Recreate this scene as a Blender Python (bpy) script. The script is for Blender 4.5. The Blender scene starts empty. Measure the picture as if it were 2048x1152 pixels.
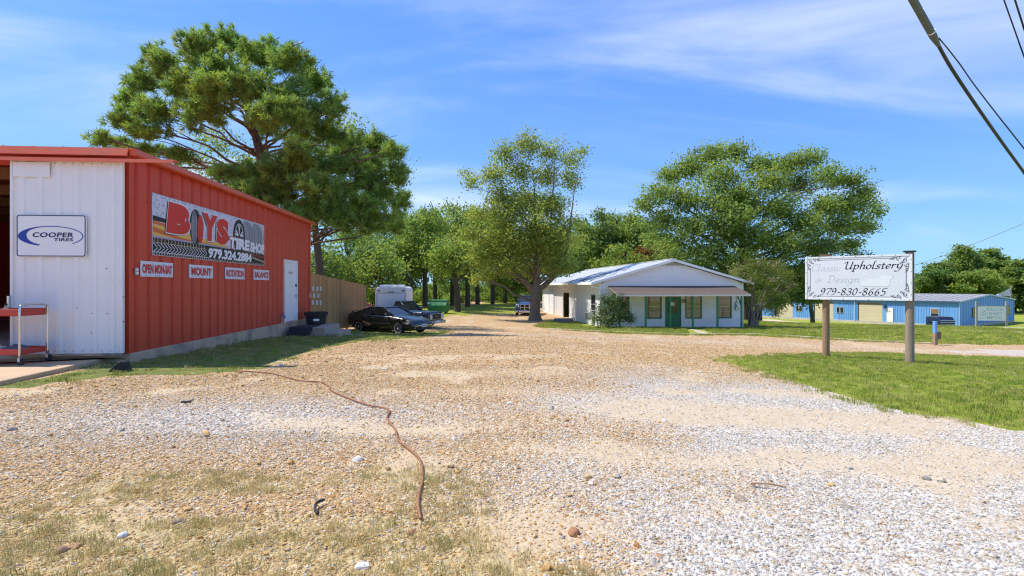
import bpy, bmesh, math, random
import numpy as np
from mathutils import Vector, Matrix, Euler

random.seed(7)
RNG = np.random.default_rng(11)
SC = bpy.context.scene
COL = SC.collection
R = math.radians

# ------------------------------------------------------------------ camera
CAM_H, FPX, HOR = 1.4, 1050.0, 572.0
cam_d = bpy.data.cameras.new('camera')
cam_d.sensor_width = 36.0
cam_d.lens = FPX / 2048.0 * 36.0
cam_d.shift_y = -(576.0 - HOR) / 2048.0
cam_d.clip_start, cam_d.clip_end = 0.05, 3000.0
cam = bpy.data.objects.new('camera', cam_d)
COL.objects.link(cam)
cam.location = (0, 0, CAM_H)
cam.rotation_euler = (R(90), 0, 0)
SC.camera = cam

# ------------------------------------------------------------------ sun, sky, exposure
SUN_EL = 57.0
SUN_AZ = math.atan2(-0.985, 0.17)          # compass angle from +Y towards +X (negative: to the left)
to_sun = Vector((math.sin(SUN_AZ) * math.cos(R(SUN_EL)), math.cos(SUN_AZ) * math.cos(R(SUN_EL)), math.sin(R(SUN_EL))))
sun_d = bpy.data.lights.new('sun', 'SUN')
sun_d.energy = 2.35
sun_d.angle = R(0.55)
sun_d.color = (1.0, 0.955, 0.88)
sun = bpy.data.objects.new('sun', sun_d)
COL.objects.link(sun)
sun.rotation_euler = to_sun.to_track_quat('Z', 'Y').to_euler()
sun.location = (-30, 15, 40)

W = bpy.data.worlds.new('World')
SC.world = W
W.use_nodes = True
nt = W.node_tree
for n in list(nt.nodes):
    nt.nodes.remove(n)
def wn(t, **k):
    n = nt.nodes.new(t)
    for a, b in k.items():
        setattr(n, a, b)
    return n
out = wn('ShaderNodeOutputWorld')
bg = wn('ShaderNodeBackground')
bg.inputs['Strength'].default_value = 0.15
sky = wn('ShaderNodeTexSky', sky_type='NISHITA')
sky.sun_disc = False
sky.sun_elevation = R(SUN_EL)
sky.sun_rotation = SUN_AZ
sky.altitude = 100.0
sky.air_density = 1.0
sky.dust_density = 0.0
sky.ozone_density = 3.0
# thin cirrus drawn out along one direction, on the sky's own direction vector
tc = wn('ShaderNodeTexCoord')
sep = wn('ShaderNodeSeparateXYZ')
nt.links.new(tc.outputs['Generated'], sep.inputs[0])
zc = wn('ShaderNodeMath', operation='MAXIMUM'); zc.inputs[1].default_value = 0.03
nt.links.new(sep.outputs['Z'], zc.inputs[0])
zo = wn('ShaderNodeMath', operation='ADD'); zo.inputs[1].default_value = 0.18
nt.links.new(zc.outputs[0], zo.inputs[0])
dx = wn('ShaderNodeMath', operation='DIVIDE'); dy = wn('ShaderNodeMath', operation='DIVIDE')
nt.links.new(sep.outputs['X'], dx.inputs[0]); nt.links.new(zo.outputs[0], dx.inputs[1])
nt.links.new(sep.outputs['Y'], dy.inputs[0]); nt.links.new(zo.outputs[0], dy.inputs[1])
cmb = wn('ShaderNodeCombineXYZ')
nt.links.new(dx.outputs[0], cmb.inputs['X']); nt.links.new(dy.outputs[0], cmb.inputs['Y'])
mp = wn('ShaderNodeMapping')
mp.inputs['Rotation'].default_value = (0, 0, R(-14))
mp.inputs['Scale'].default_value = (0.50, 1.25, 1.0)
mp.inputs['Location'].default_value = (5.0, 9.6, 0.0)
nt.links.new(cmb.outputs[0], mp.inputs['Vector'])
n1 = wn('ShaderNodeTexNoise'); n1.inputs['Scale'].default_value = 1.25; n1.inputs['Detail'].default_value = 7.0
n1.inputs['Roughness'].default_value = 0.52; n1.inputs['Distortion'].default_value = 0.55
nt.links.new(mp.outputs[0], n1.inputs['Vector'])
n2 = wn('ShaderNodeTexNoise'); n2.inputs['Scale'].default_value = 0.55; n2.inputs['Detail'].default_value = 2.0
nt.links.new(mp.outputs[0], n2.inputs['Vector'])
r1 = wn('ShaderNodeMapRange'); r1.interpolation_type = 'SMOOTHSTEP'
r1.inputs['From Min'].default_value = 0.405; r1.inputs['From Max'].default_value = 0.78
nt.links.new(n1.outputs['Fac'], r1.inputs['Value'])
r2 = wn('ShaderNodeMapRange'); r2.interpolation_type = 'SMOOTHSTEP'
r2.inputs['From Min'].default_value = 0.34; r2.inputs['From Max'].default_value = 0.62
nt.links.new(n2.outputs['Fac'], r2.inputs['Value'])
mm = wn('ShaderNodeMath', operation='MULTIPLY'); nt.links.new(r1.outputs[0], mm.inputs[0]); nt.links.new(r2.outputs[0], mm.inputs[1])
m2 = wn('ShaderNodeMath', operation='MULTIPLY'); m2.inputs[1].default_value = 0.85; nt.links.new(mm.outputs[0], m2.inputs[0])
low = wn('ShaderNodeMapRange'); low.interpolation_type = 'SMOOTHSTEP'; low.inputs['From Min'].default_value = 0.03; low.inputs['From Max'].default_value = 0.14
nt.links.new(sep.outputs['Z'], low.inputs['Value'])
m3 = wn('ShaderNodeMath', operation='MULTIPLY'); nt.links.new(m2.outputs[0], m3.inputs[0]); nt.links.new(low.outputs[0], m3.inputs[1])
tint = wn('ShaderNodeMix', data_type='RGBA', blend_type='MULTIPLY'); tint.inputs['Factor'].default_value = 1.0
tint.inputs['B'].default_value = (0.41, 0.62, 1.55, 1)
nt.links.new(sky.outputs[0], tint.inputs['A'])
# soft shoulder over the whole sky: c * k / (c + k), so the horizon does not burn out
K = (1.85, 3.5, 4.3, 1)
sadd = wn('ShaderNodeMix', data_type='RGBA', blend_type='ADD'); sadd.inputs['Factor'].default_value = 1.0; sadd.inputs['B'].default_value = K
smul = wn('ShaderNodeMix', data_type='RGBA', blend_type='MULTIPLY'); smul.inputs['Factor'].default_value = 1.0; smul.inputs['B'].default_value = K
sdiv = wn('ShaderNodeMix', data_type='RGBA', blend_type='DIVIDE'); sdiv.inputs['Factor'].default_value = 1.0
nt.links.new(tint.outputs['Result'], sadd.inputs['A']); nt.links.new(tint.outputs['Result'], smul.inputs['A'])
nt.links.new(smul.outputs['Result'], sdiv.inputs['A']); nt.links.new(sadd.outputs['Result'], sdiv.inputs['B'])
mix = wn('ShaderNodeMix', data_type='RGBA')
mix.inputs['B'].default_value = (2.55, 2.8, 3.45, 1)
nt.links.new(m3.outputs[0], mix.inputs['Factor'])
nt.links.new(sdiv.outputs['Result'], mix.inputs['A'])
nt.links.new(mix.outputs['Result'], bg.inputs['Color'])
nt.links.new(bg.outputs[0], out.inputs['Surface'])

SC.view_settings.view_transform = 'Standard'
SC.view_settings.look = 'None'
SC.view_settings.exposure = 1.36
SC.view_settings.gamma = 1.0
SC.view_settings.use_curve_mapping = False
SC.render.engine = 'CYCLES'
SC.cycles.pixel_filter_type = 'BLACKMAN_HARRIS'
SC.cycles.filter_width = 1.2
SC.cycles.use_denoising = True
SC.cycles.denoiser = 'OPENIMAGEDENOISE'
SC.cycles.denoising_input_passes = 'RGB_ALBEDO_NORMAL'
SC.cycles.denoising_prefilter = 'NONE'
SC.cycles.sample_clamp_indirect = 6.0
SC.cycles.max_bounces = 7
SC.cycles.diffuse_bounces = 4
SC.cycles.glossy_bounces = 3
SC.cycles.transmission_bounces = 4
SC.cycles.transparent_max_bounces = 6
SC.cycles.caustics_reflective = False
SC.cycles.caustics_refractive = False
# ------------------------------------------------------------------ helpers: custom properties
def tag(o, label=None, cat=None, group=None, kind=None):
    if label: o['label'] = label
    if cat: o['category'] = cat
    if group: o['group'] = group
    if kind: o['kind'] = kind
    return o

def thing(name, label, cat, loc=(0, 0, 0), rz=0.0, group=None):
    o = bpy.data.objects.new(name, None)
    o.empty_display_size = 0.2
    COL.objects.link(o)
    o.location = loc
    o.rotation_euler = (0, 0, rz)
    return tag(o, label, cat, group)

def copy_tree(o, parent=None):
    c = o.copy(); COL.objects.link(c)
    if parent is not None: c.parent = parent
    for ch in o.children:
        copy_tree(ch, c)
    return c

def link_mesh(name, me, mat, parent=None):
    ob = bpy.data.objects.new(name, me)
    COL.objects.link(ob)
    if mat is not None:
        me.materials.append(mat)
    if parent is not None:
        ob.parent = parent
    return ob

def again(ob, loc=(0, 0, 0), rot=None, parent=None, scale=None):
    c = ob.copy(); COL.objects.link(c)
    c.parent = parent if parent is not None else ob.parent
    c.location = loc
    if rot is not None: c.rotation_euler = rot
    if scale is not None: c.scale = scale
    return c

# ------------------------------------------------------------------ helpers: mesh building
def catmull(pts, k=6):
    P = [Vector(p) for p in pts]
    if len(P) < 3:
        return P
    Q = [P[0] * 2 - P[1]] + P + [P[-1] * 2 - P[-2]]
    o = []
    for i in range(1, len(Q) - 2):
        a, b, c, d = Q[i - 1], Q[i], Q[i + 1], Q[i + 2]
        for j in range(k):
            t = j / k
            o.append(0.5 * ((2 * b) + (c - a) * t + (2 * a - 5 * b + 4 * c - d) * t * t + (3 * b - a - 3 * c + d) * t ** 3))
    o.append(P[-1].copy())
    return o

class MB:
    def __init__(s):
        s.v, s.f = [], []
    def add(s, vs, fs):
        b = len(s.v)
        s.v += [tuple(v) for v in vs]
        s.f += [tuple(i + b for i in f) for f in fs]
        return s
    def box(s, x0, x1, y0, y1, z0, z1):
        return s.add([(x0, y0, z0), (x1, y0, z0), (x1, y1, z0), (x0, y1, z0), (x0, y0, z1), (x1, y0, z1), (x1, y1, z1), (x0, y1, z1)],
                     [(0, 3, 2, 1), (4, 5, 6, 7), (0, 1, 5, 4), (1, 2, 6, 5), (2, 3, 7, 6), (3, 0, 4, 7)])
    def obox(s, c, size, rot=(0, 0, 0)):
        M = Matrix.Translation(c) @ Euler(rot).to_matrix().to_4x4()
        h = [d / 2 for d in size]
        t = MB().box(-h[0], h[0], -h[1], h[1], -h[2], h[2])
        return s.add([M @ Vector(v) for v in t.v], t.f)
    def poly(s, pts):
        return s.add(pts, [tuple(range(len(pts)))])
    def prism(s, pts, d):
        """closed prism: pts = 3D polygon, d = extrusion vector"""
        n = len(pts); d = Vector(d)
        P = [Vector(p) for p in pts]; Q = [p + d for p in P]
        nr = Vector((0, 0, 0))
        for i in range(n):
            nr += P[i].cross(P[(i + 1) % n])
        fl = nr.dot(d) > 0
        fs = [tuple(range(n))[::-1], tuple(range(n, 2 * n))] + [(i, (i + 1) % n, (i + 1) % n + n, i + n) for i in range(n)]
        if not fl:
            fs = [f[::-1] for f in fs]
        return s.add(P + Q, fs)
    def tube(s, pts, r, n=8, cap=True, sq=1.0):
        P = [Vector(p) for p in pts]
        rr = r if isinstance(r, (list, tuple)) else [r] * len(P)
        rings = []
        up = Vector((0, 0, 1))
        px = None
        for i, p in enumerate(P):
            t = (P[min(i + 1, len(P) - 1)] - P[max(i - 1, 0)])
            if t.length < 1e-9: t = Vector((0, 0, 1))
            t.normalize()
            if px is None:
                a = up if abs(t.z) < 0.9 else Vector((1, 0, 0))
                x = t.cross(a).normalized()
            else:
                x = (px - t * px.dot(t))
                x = x.normalized() if x.length > 1e-6 else t.orthogonal().normalized()
            px = x
            y = t.cross(x)
            rings.append([p + (x * math.cos(2 * math.pi * k / n) + y * math.sin(2 * math.pi * k / n) * sq) * rr[i] for k in range(n)])
        vs = [v for ring in rings for v in ring]
        fs = []
        for i in range(len(P) - 1):
            for k in range(n):
                fs.append((i * n + k, i * n + (k + 1) % n, (i + 1) * n + (k + 1) % n, (i + 1) * n + k))
        if cap:
            fs.append(tuple(range(n))[::-1]); fs.append(tuple(range((len(P) - 1) * n, len(P) * n)))
        return s.add(vs, fs)
    def cyl(s, p0, p1, r, n=12):
        return s.tube([p0, p1], r, n)
    def lathe(s, prof, n=16, M=None):
        M = M or Matrix.Identity(4)
        vs = []
        for (r, z) in prof:
            for k in range(n):
                a = 2 * math.pi * k / n
                vs.append(M @ Vector((r * math.cos(a), r * math.sin(a), z)))
        fs = []
        for i in range(len(prof) - 1):
            for k in range(n):
                fs.append((i * n + k, i * n + (k + 1) % n, (i + 1) * n + (k + 1) % n, (i + 1) * n + k))
        fs.append(tuple(range(n))[::-1]); fs.append(tuple(range((len(prof) - 1) * n, len(prof) * n)))
        return s.add(vs, fs)
    def mesh(s, name, bevel=0.0, smooth=False, recalc=True):
        me = bpy.data.meshes.new(name)
        me.from_pydata(s.v, [], s.f)
        bm = bmesh.new(); bm.from_mesh(me)
        if recalc:
            bmesh.ops.recalc_face_normals(bm, faces=bm.faces)
        if bevel > 0:
            ed = [e for e in bm.edges if len(e.link_faces) == 2 and e.calc_face_angle(0) > 0.5]
            bmesh.ops.bevel(bm, geom=ed, offset=bevel, segments=1, affect='EDGES', clamp_overlap=True)
        bm.to_mesh(me); bm.free()
        if smooth:
            me.polygons.foreach_set('use_smooth', np.ones(len(me.polygons), bool))
        me.update()
        return me
    def build(s, name, mat, parent=None, bevel=0.0, smooth=False, recalc=True):
        return link_mesh(name, s.mesh(name, bevel, smooth, recalc), mat, parent)

def np_mesh(name, V, F, col=None):
    """V (n,3), F (m,k) all faces with k corners; col (n,4) per-vertex attribute 'tint'"""
    me = bpy.data.meshes.new(name)
    V = np.ascontiguousarray(V, dtype=np.float32); F = np.ascontiguousarray(F, dtype=np.int32)
    m, k = F.shape
    me.vertices.add(len(V)); me.vertices.foreach_set('co', V.ravel())
    me.loops.add(m * k); me.loops.foreach_set('vertex_index', F.ravel())
    me.polygons.add(m)
    me.polygons.foreach_set('loop_start', np.arange(0, m * k, k, dtype=np.int32))
    me.update(calc_edges=True)
    if col is not None:
        a = me.attributes.new('tint', 'FLOAT_COLOR', 'POINT')
        a.data.foreach_set('color', np.ascontiguousarray(col, dtype=np.float32).ravel())
    return me

# ------------------------------------------------------------------ helpers: numpy noise
_G = RNG.random((256, 256)).astype(np.float64)
def vnoise(x, y):
    x = np.asarray(x, float); y = np.asarray(y, float)
    xi = np.floor(x).astype(int); yi = np.floor(y).astype(int)
    fx = x - xi; fy = y - yi
    fx = fx * fx * (3 - 2 * fx); fy = fy * fy * (3 - 2 * fy)
    g = lambda a, b: _G[a % 256, b % 256]
    return (g(xi, yi) * (1 - fx) + g(xi + 1, yi) * fx) * (1 - fy) + (g(xi, yi + 1) * (1 - fx) + g(xi + 1, yi + 1) * fx) * fy
def fbm(x, y, o=4):
    s = 0; a = 0.5; t = 0
    for i in range(o):
        s = s + a * vnoise(x * 2 ** i + 17.3 * i, y * 2 ** i + 5.1 * i); t += a; a *= 0.5
    return s / t
def sm(a, b, x):
    t = np.clip((np.asarray(x, float) - a) / (b - a), 0, 1)
    return t * t * (3 - 2 * t)

# ------------------------------------------------------------------ terrain height
_ty = np.arange(-120, 700, 0.25)
_tz = np.interp(_ty, [-120, 7, 10, 12, 16, 20, 25, 31, 37, 42, 60, 700], [0, 0, .02, .08, .28, .53, .92, 1.24, 1.44, 1.5, 1.5, 1.5])
_k = np.exp(-0.5 * (np.arange(-16, 17) * 0.25 / 1.3) ** 2); _k /= _k.sum()
_tz = np.convolve(np.pad(_tz, 16, mode='edge'), _k, mode='valid')
def terr(x, y):
    x = np.asarray(x, float); y = np.asarray(y, float)
    z = -np.interp(y, _ty, _tz)
    z = z - 0.045 * np.clip(x - 0.6, 0, 24) * (1 - 0.75 * sm(20, 36, y)) * sm(2, 9, y)
    z = z + 0.035 * np.clip(-x - 4, 0, 6) * sm(10, 20, y) + 0.30 * sm(2, -6, x) * sm(26, 42, y)
    z = z - 2.8 * sm(14, 40, x) * sm(38, 72, y)
    z = z + 0.012 * (fbm(x * 0.45, y * 0.45, 2) - 0.5)
    return z
def tz(x, y):
    return float(terr(x, y))
def pix(px, py, d):
    return Vector(((px - 1024) / FPX * d, d, CAM_H - (py - HOR) / FPX * d))
def gnd(px, py, lift=0.0):
    """the point of the terrain seen in the direction (px, py) of the 2048 px wide photograph"""
    dx = (px - 1024) / FPX; dz = -(py - HOR) / FPX
    a = 1.0; prev = 1.0
    while a < 400:
        if CAM_H + dz * a < tz(dx * a, a):
            lo, hi = prev, a
            for _ in range(30):
                m = (lo + hi) / 2
                if CAM_H + dz * m < tz(dx * m, m): hi = m
                else: lo = m
            return Vector((dx * hi, hi, tz(dx * hi, hi) + lift))
        prev = a; a *= 1.03
    return Vector((dx * 200, 200, tz(dx * 200, 200)))

# ------------------------------------------------------------------ helpers: materials
class NT:
    def __init__(s, name):
        s.m = bpy.data.materials.new(name); s.m.use_nodes = True
        s.t = s.m.node_tree
        for n in list(s.t.nodes): s.t.nodes.remove(n)
        s.out = s.n('ShaderNodeOutputMaterial')
    def n(s, t, **k):
        n = s.t.nodes.new(t)
        for a, b in k.items(): setattr(n, a, b)
        return n
    def l(s, a, b): s.t.links.new(a, b)
    def bsdf(s, col=None, rough=.6, metal=0, spec=.5):
        b = s.n('ShaderNodeBsdfPrincipled')
        b.inputs['Roughness'].default_value = rough; b.inputs['Metallic'].default_value = metal
        b.inputs['Specular IOR Level'].default_value = spec
        if col is not None: b.inputs['Base Color'].default_value = (*col, 1)
        s.l(b.outputs[0], s.out.inputs['Surface'])
        return b
    def noise(s, scale, detail=4, rough=.55, vec=None, dist=0):
        n = s.n('ShaderNodeTexNoise'); n.inputs['Scale'].default_value = scale
        n.inputs['Detail'].default_value = detail; n.inputs['Roughness'].default_value = rough; n.inputs['Distortion'].default_value = dist
        if vec is not None: s.l(vec, n.inputs['Vector'])
        return n.outputs['Fac']
    def rng(s, v, a, b, c=0.0, d=1.0, smooth=False):
        n = s.n('ShaderNodeMapRange')
        if smooth: n.interpolation_type = 'SMOOTHSTEP'
        for k, x in zip(('From Min', 'From Max', 'To Min', 'To Max'), (a, b, c, d)): n.inputs[k].default_value = x
        s.l(v, n.inputs['Value']); return n.outputs[0]
    def mixc(s, f, a, b, mode='MIX'):
        n = s.n('ShaderNodeMix', data_type='RGBA', blend_type=mode)
        for k, x in (('Factor', f), ('A', a), ('B', b)):
            if isinstance(x, (int, float)): n.inputs[k].default_value = x
            elif isinstance(x, tuple): n.inputs[k].default_value = (*x[:3], 1)
            else: s.l(x, n.inputs[k])
        return n.outputs['Result']
    def math(s, op, a, b=None):
        n = s.n('ShaderNodeMath', operation=op)
        for i, x in enumerate((a, b)):
            if x is None: continue
            if isinstance(x, (int, float)): n.inputs[i].default_value = x
            else: s.l(x, n.inputs[i])
        return n.outputs[0]
    def bump(s, h, b, strength=.3, dist=.02):
        n = s.n('ShaderNodeBump'); n.inputs['Strength'].default_value = strength; n.inputs['Distance'].default_value = dist
        s.l(h, n.inputs['Height']); s.l(n.outputs[0], b.inputs['Normal'])
    def coord(s, scale=(1, 1, 1), kind='Object'):
        c = s.n('ShaderNodeTexCoord'); m = s.n('ShaderNodeMapping'); m.inputs['Scale'].default_value = scale
        s.l(c.outputs[kind], m.inputs['Vector']); return m.outputs[0]

def pm(name, col, rough=.6, metal=0, var=.18, vs=3.0, bump=0.0, bs=40.0, scale=(1, 1, 1), stain=None, sts=1.2, stf=(.52, .75), spec=.5, rnd=0.0):
    """painted / plain material: base colour with tone variation, optional stains of its own colour, fine relief"""
    m = NT(name)
    b = m.bsdf(col, rough, metal, spec)
    v = m.coord(scale)
    n = m.noise(vs, 6, .6, v)
    f = m.rng(n, .25, .75, 1 - var, 1 + var)
    if rnd:
        oi = m.n('ShaderNodeObjectInfo')
        f = m.math('MULTIPLY', f, m.rng(oi.outputs['Random'], 0, 1, 1 - rnd, 1 + rnd))
    cc = m.n('ShaderNodeCombineColor'); 
    for k in range(3): m.l(f, cc.inputs[k])
    c = m.mixc(1.0, tuple(col), cc.outputs[0], 'MULTIPLY')
    if stain:
        c = m.mixc(m.rng(m.noise(sts, 7, .65, v), stf[0], stf[1], 0, .85, True), c, tuple(stain))
    m.l(c, b.inputs['Base Color'])
    m.l(m.rng(n, .3, .7, rough * .85, min(1, rough * 1.15)), b.inputs['Roughness'])
    if bump: m.bump(m.noise(bs, 5, .6, v), b, bump)
    return m.m

def leafmat(name, col, trans=(.10, .16, .02), tfac=.35, var=.25, spec=.25):
    m = NT(name)
    a = m.n('ShaderNodeAttribute'); a.attribute_name = 'tint'
    c = m.mixc(1.0, tuple(col), a.outputs['Color'], 'MULTIPLY')
    d = m.n('ShaderNodeBsdfPrincipled'); d.inputs['Roughness'].default_value = .55; d.inputs['Specular IOR Level'].default_value = spec
    t = m.n('ShaderNodeBsdfTranslucent')
    m.l(c, d.inputs['Base Color'])
    m.l(m.mixc(1.0, tuple(trans), a.outputs['Color'], 'MULTIPLY'), t.inputs['Color'])
    x = m.n('ShaderNodeMixShader'); x.inputs[0].default_value = tfac
    m.l(d.outputs[0], x.inputs[1]); m.l(t.outputs[0], x.inputs[2]); m.l(x.outputs[0], m.out.inputs['Surface'])
    return m.m

# ------------------------------------------------------------------ helpers: lettering
def text_mesh(txt, w=None, h=1.0, shear=0.0, bold=0.0, space=1.0):
    """flat mesh of sans lettering, lower left at the origin in the XY plane, w wide (None: as it comes), h high"""
    c = bpy.data.curves.new('lettering', 'FONT'); c.body = txt; c.size = 1.0; c.offset = bold
    c.space_character = space; c.shear = shear; c.resolution_u = 4; c.fill_mode = 'FRONT'
    ob = bpy.data.objects.new('lettering', c)
    COL.objects.link(ob)
    dg = bpy.context.evaluated_depsgraph_get(); dg.update()
    me = bpy.data.meshes.new_from_object(ob.evaluated_get(dg))
    bpy.data.objects.remove(ob); bpy.data.curves.remove(c)
    n = len(me.vertices); co = np.zeros(n * 3, np.float32); me.vertices.foreach_get('co', co); co = co.reshape(-1, 3)
    mn = co.min(0); mx = co.max(0); co -= mn
    sy = h / (mx[1] - mn[1]); sx = sy if w is None else w / (mx[0] - mn[0])
    co[:, 0] *= sx; co[:, 1] *= sy; co[:, 2] = 0
    fs = [tuple(p.vertices) for p in me.polygons]
    bpy.data.meshes.remove(me)
    return co, fs

def letters(name, txt, mat, parent, org, ax, ay, w=None, h=1.0, shear=0.0, bold=0.0, space=1.0, grow=0.0):
    co, fs = text_mesh(txt, w, h, shear, bold, space)
    org, ax, ay = Vector(org), Vector(ax), Vector(ay)
    m = MB(); m.add([org + ax * float(p[0]) + ay * float(p[1]) for p in co], fs)
    return m.build(name, mat, parent, recalc=False)

GLYPH = {
 'U': (.80, [[(0, .72), (.04, .85), (.16, .92), (.22, .80), (.2, .35), (.24, .08), (.38, 0), (.52, .1), (.61, .35)], [(.64, .95), (.61, .3), (.63, .06), (.76, .03)]]),
 'p': (.52, [[(.0, .42), (.1, .52), (.1, .3), (.08, -.3)], [(-.02, -.31), (.2, -.31)], [(.1, .32), (.22, .5), (.38, .44), (.4, .2), (.28, .02), (.1, .06)]]),
 'h': (.52, [[(.2, 1.0), (.1, .9), (.08, 0)], [(.09, .28), (.2, .48), (.34, .46), (.36, .2), (.36, .04), (.47, .04)]]),
 'o': (.46, [[(.2, .5), (.06, .4), (.04, .15), (.16, 0), (.32, .08), (.37, .32), (.27, .48), (.2, .5)]]),
 'l': (.30, [[(.2, 1.0), (.1, .88), (.08, .1), (.14, 0), (.27, .07)]]),
 's': (.40, [[(.34, .44), (.2, .5), (.08, .4), (.16, .27), (.28, .18), (.26, .03), (.12, 0), (.0, .06)]]),
 't': (.36, [[(.15, .7), (.12, .1), (.18, 0), (.31, .07)], [(0, .47), (.3, .5)]]),
 'e': (.42, [[(.06, .24), (.26, .28), (.34, .38), (.24, .5), (.1, .42), (.04, .2), (.14, .01), (.35, .11)]]),
 'r': (.38, [[(.02, .42), (.1, .5), (.1, .3), (.08, 0)], [(.1, .3), (.22, .48), (.35, .45)]]),
 'y': (.52, [[(.02, .44), (.1, .5), (.1, .2), (.2, .04), (.36, .16)], [(.41, .52), (.39, .1), (.28, -.25), (.1, -.34), (-.04, -.28)]]),
 'C': (.68, [[(.6, .8), (.5, .95), (.3, .95), (.1, .7), (.06, .35), (.2, .03), (.42, .02), (.62, .18)]]),
 'a': (.50, [[(.34, .44), (.2, .5), (.06, .34), (.06, .1), (.18, 0), (.33, .2)], [(.36, .5), (.34, .1), (.41, .02), (.48, .06)]]),
 'i': (.28, [[(.02, .42), (.1, .5), (.08, .08), (.15, 0), (.24, .06)], [(.11, .68), (.14, .73)]]),
 'c': (.40, [[(.32, .4), (.22, .5), (.06, .34), (.06, .1), (.18, 0), (.34, .1)]]),
 '&': (.74, [[(.66, .4), (.5, .34), (.44, .1), (.22, 0), (.06, .12), (.14, .3), (.3, .36)], [(.38, .52), (.24, .56), (.12, .44), (.22, .34), (.56, .36)]]),
 'D': (.78, [[(.2, .86), (.16, .06)], [(.0, .74), (.16, .93), (.44, .9), (.64, .6), (.54, .2), (.3, .02), (.04, .05)]]),
 'g': (.50, [[(.34, .44), (.2, .5), (.06, .34), (.06, .1), (.18, 0), (.33, .2)], [(.37, .5), (.34, 0), (.26, -.28), (.1, -.34), (-.02, -.24)]]),
 'n': (.50, [[(.02, .42), (.1, .5), (.09, .3), (.08, 0)], [(.09, .28), (.2, .48), (.34, .46), (.36, .2), (.36, .04), (.46, .04)]]),
 '9': (.52, [[(.36, .5), (.3, .7), (.14, .7), (.04, .5), (.12, .34), (.28, .38), (.37, .56)], [(.38, .62), (.36, .3), (.22, .05), (.02, -.02)]]),
 '7': (.50, [[(.02, .6), (.08, .7), (.44, .7), (.25, .36), (.14, 0)]]),
 '8': (.52, [[(.22, .38), (.08, .5), (.14, .7), (.3, .7), (.36, .56), (.22, .38), (.06, .2), (.1, .03), (.26, 0), (.38, .12), (.34, .28), (.22, .38)]]),
 '3': (.50, [[(.05, .6), (.2, .72), (.34, .62), (.3, .44), (.16, .38), (.34, .32), (.36, .12), (.2, 0), (.0, .06)]]),
 '0': (.52, [[(.22, .72), (.08, .56), (.04, .24), (.16, 0), (.32, .14), (.38, .46), (.3, .7), (.22, .72)]]),
 '6': (.52, [[(.42, .72), (.2, .6), (.06, .3), (.1, .06), (.24, 0), (.36, .14), (.32, .34), (.18, .36), (.07, .22)]]),
 '5': (.52, [[(.46, .76), (.16, .7), (.12, .42), (.3, .4), (.36, .2), (.24, .02), (.02, 0)]]),
 '-': (.36, [[(.04, .27), (.28, .29)]]),
 ' ': (.34, []),
}
def pen_stroke(m, pts, w, to3, ang=R(38), mn=.34, shear=.22):
    P = catmull([(x + shear * y, y, 0) for x, y in pts], 7)
    nib = Vector((math.cos(ang), math.sin(ang), 0))
    L, Rr = [], []
    for i, p in enumerate(P):
        t = P[min(i + 1, len(P) - 1)] - P[max(i - 1, 0)]
        t = t.normalized() if t.length > 1e-9 else Vector((1, 0, 0))
        nr = Vector((-t.y, t.x, 0))
        hw = w / 2 * max(mn, abs(t.x * nib.y - t.y * nib.x))
        L.append(p + nr * hw); Rr.append(p - nr * hw)
    vs = [to3(p) for p in L] + [to3(p) for p in Rr]
    n = len(P)
    m.add(vs, [(i, i + 1, n + i + 1, n + i) for i in range(n - 1)])
def script(name, txt, mat, parent, org, ax, ay, width, height, w=.115):
    """broad-nib italic hand; height = height of an ascender"""
    tot = sum(GLYPH[c][0] for c in txt)
    k = width / tot
    org, ax, ay = Vector(org), Vector(ax), Vector(ay)
    m = MB(); x = 0
    for c in txt:
        adv, st = GLYPH[c]
        for s_ in st:
            pen_stroke(m, s_, w, lambda p, x=x: org + ax * ((p.x + x) * k) + ay * (p.y * height))
        x += adv
    return m.build(name, mat, parent, recalc=False)
from mathutils import geometry as mgeo
# ------------------------------------------------------------------ ground zones (world coordinates)
def gauss(x, y, cx, cy, rx, ry):
    return np.exp(-(((x - cx) / rx) ** 2 + ((y - cy) / ry) ** 2))
def z_white(x, y):
    n = fbm(x * .8 + 3, y * .8, 4) - .5
    r = sm(-.7, 1.9, x - .10 * (y - 3) + n * 3.0) * (1 - sm(7.0, 10.5, y + n * 4))
    l = gauss(x, y, -2.9, 5.6, 2.4, 1.0) * .85
    l2 = gauss(x, y, 9, 24, 20, 3.0) * 0.25
    return np.clip(r + l + l2, 0, 1)
DIRT = [(2.6, 4.25, 2.3, .42, 1.1), (1.9, 6.1, 1.3, .55, 1.0), (3.5, 5.8, 2.2, .7, 1.0), (.3, 7.0, 1.6, .4, .8), (4.2, 3.1, .7, .25, .8), (1.35, 3.3, .35, .18, .6), (2.9, 3.1, .4, .2, .8),
        (-1.3, 5.0, .6, .22, .8), (-3.6, 7.0, 1.6, .35, .5), (-.3, 8.6, 2.6, .6, .7), (-5, 5.6, .8, .3, .5), (5.6, 7.4, 2.4, .5, .8), (3.4, 2.5, .5, .2, .7)]
def z_dirt(x, y):
    n = fbm(x * 1.3 - 8, y * 1.3 + 2, 5)
    d = 0
    for cx, cy, rx, ry, a in DIRT:
        d = d + a * gauss(x, y, cx, cy, rx, ry)
    d = d * (.35 + 1.3 * n) + sm(.54, .74, n) * .75
    return np.clip(sm(.12, .95, d), 0, 1)
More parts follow.
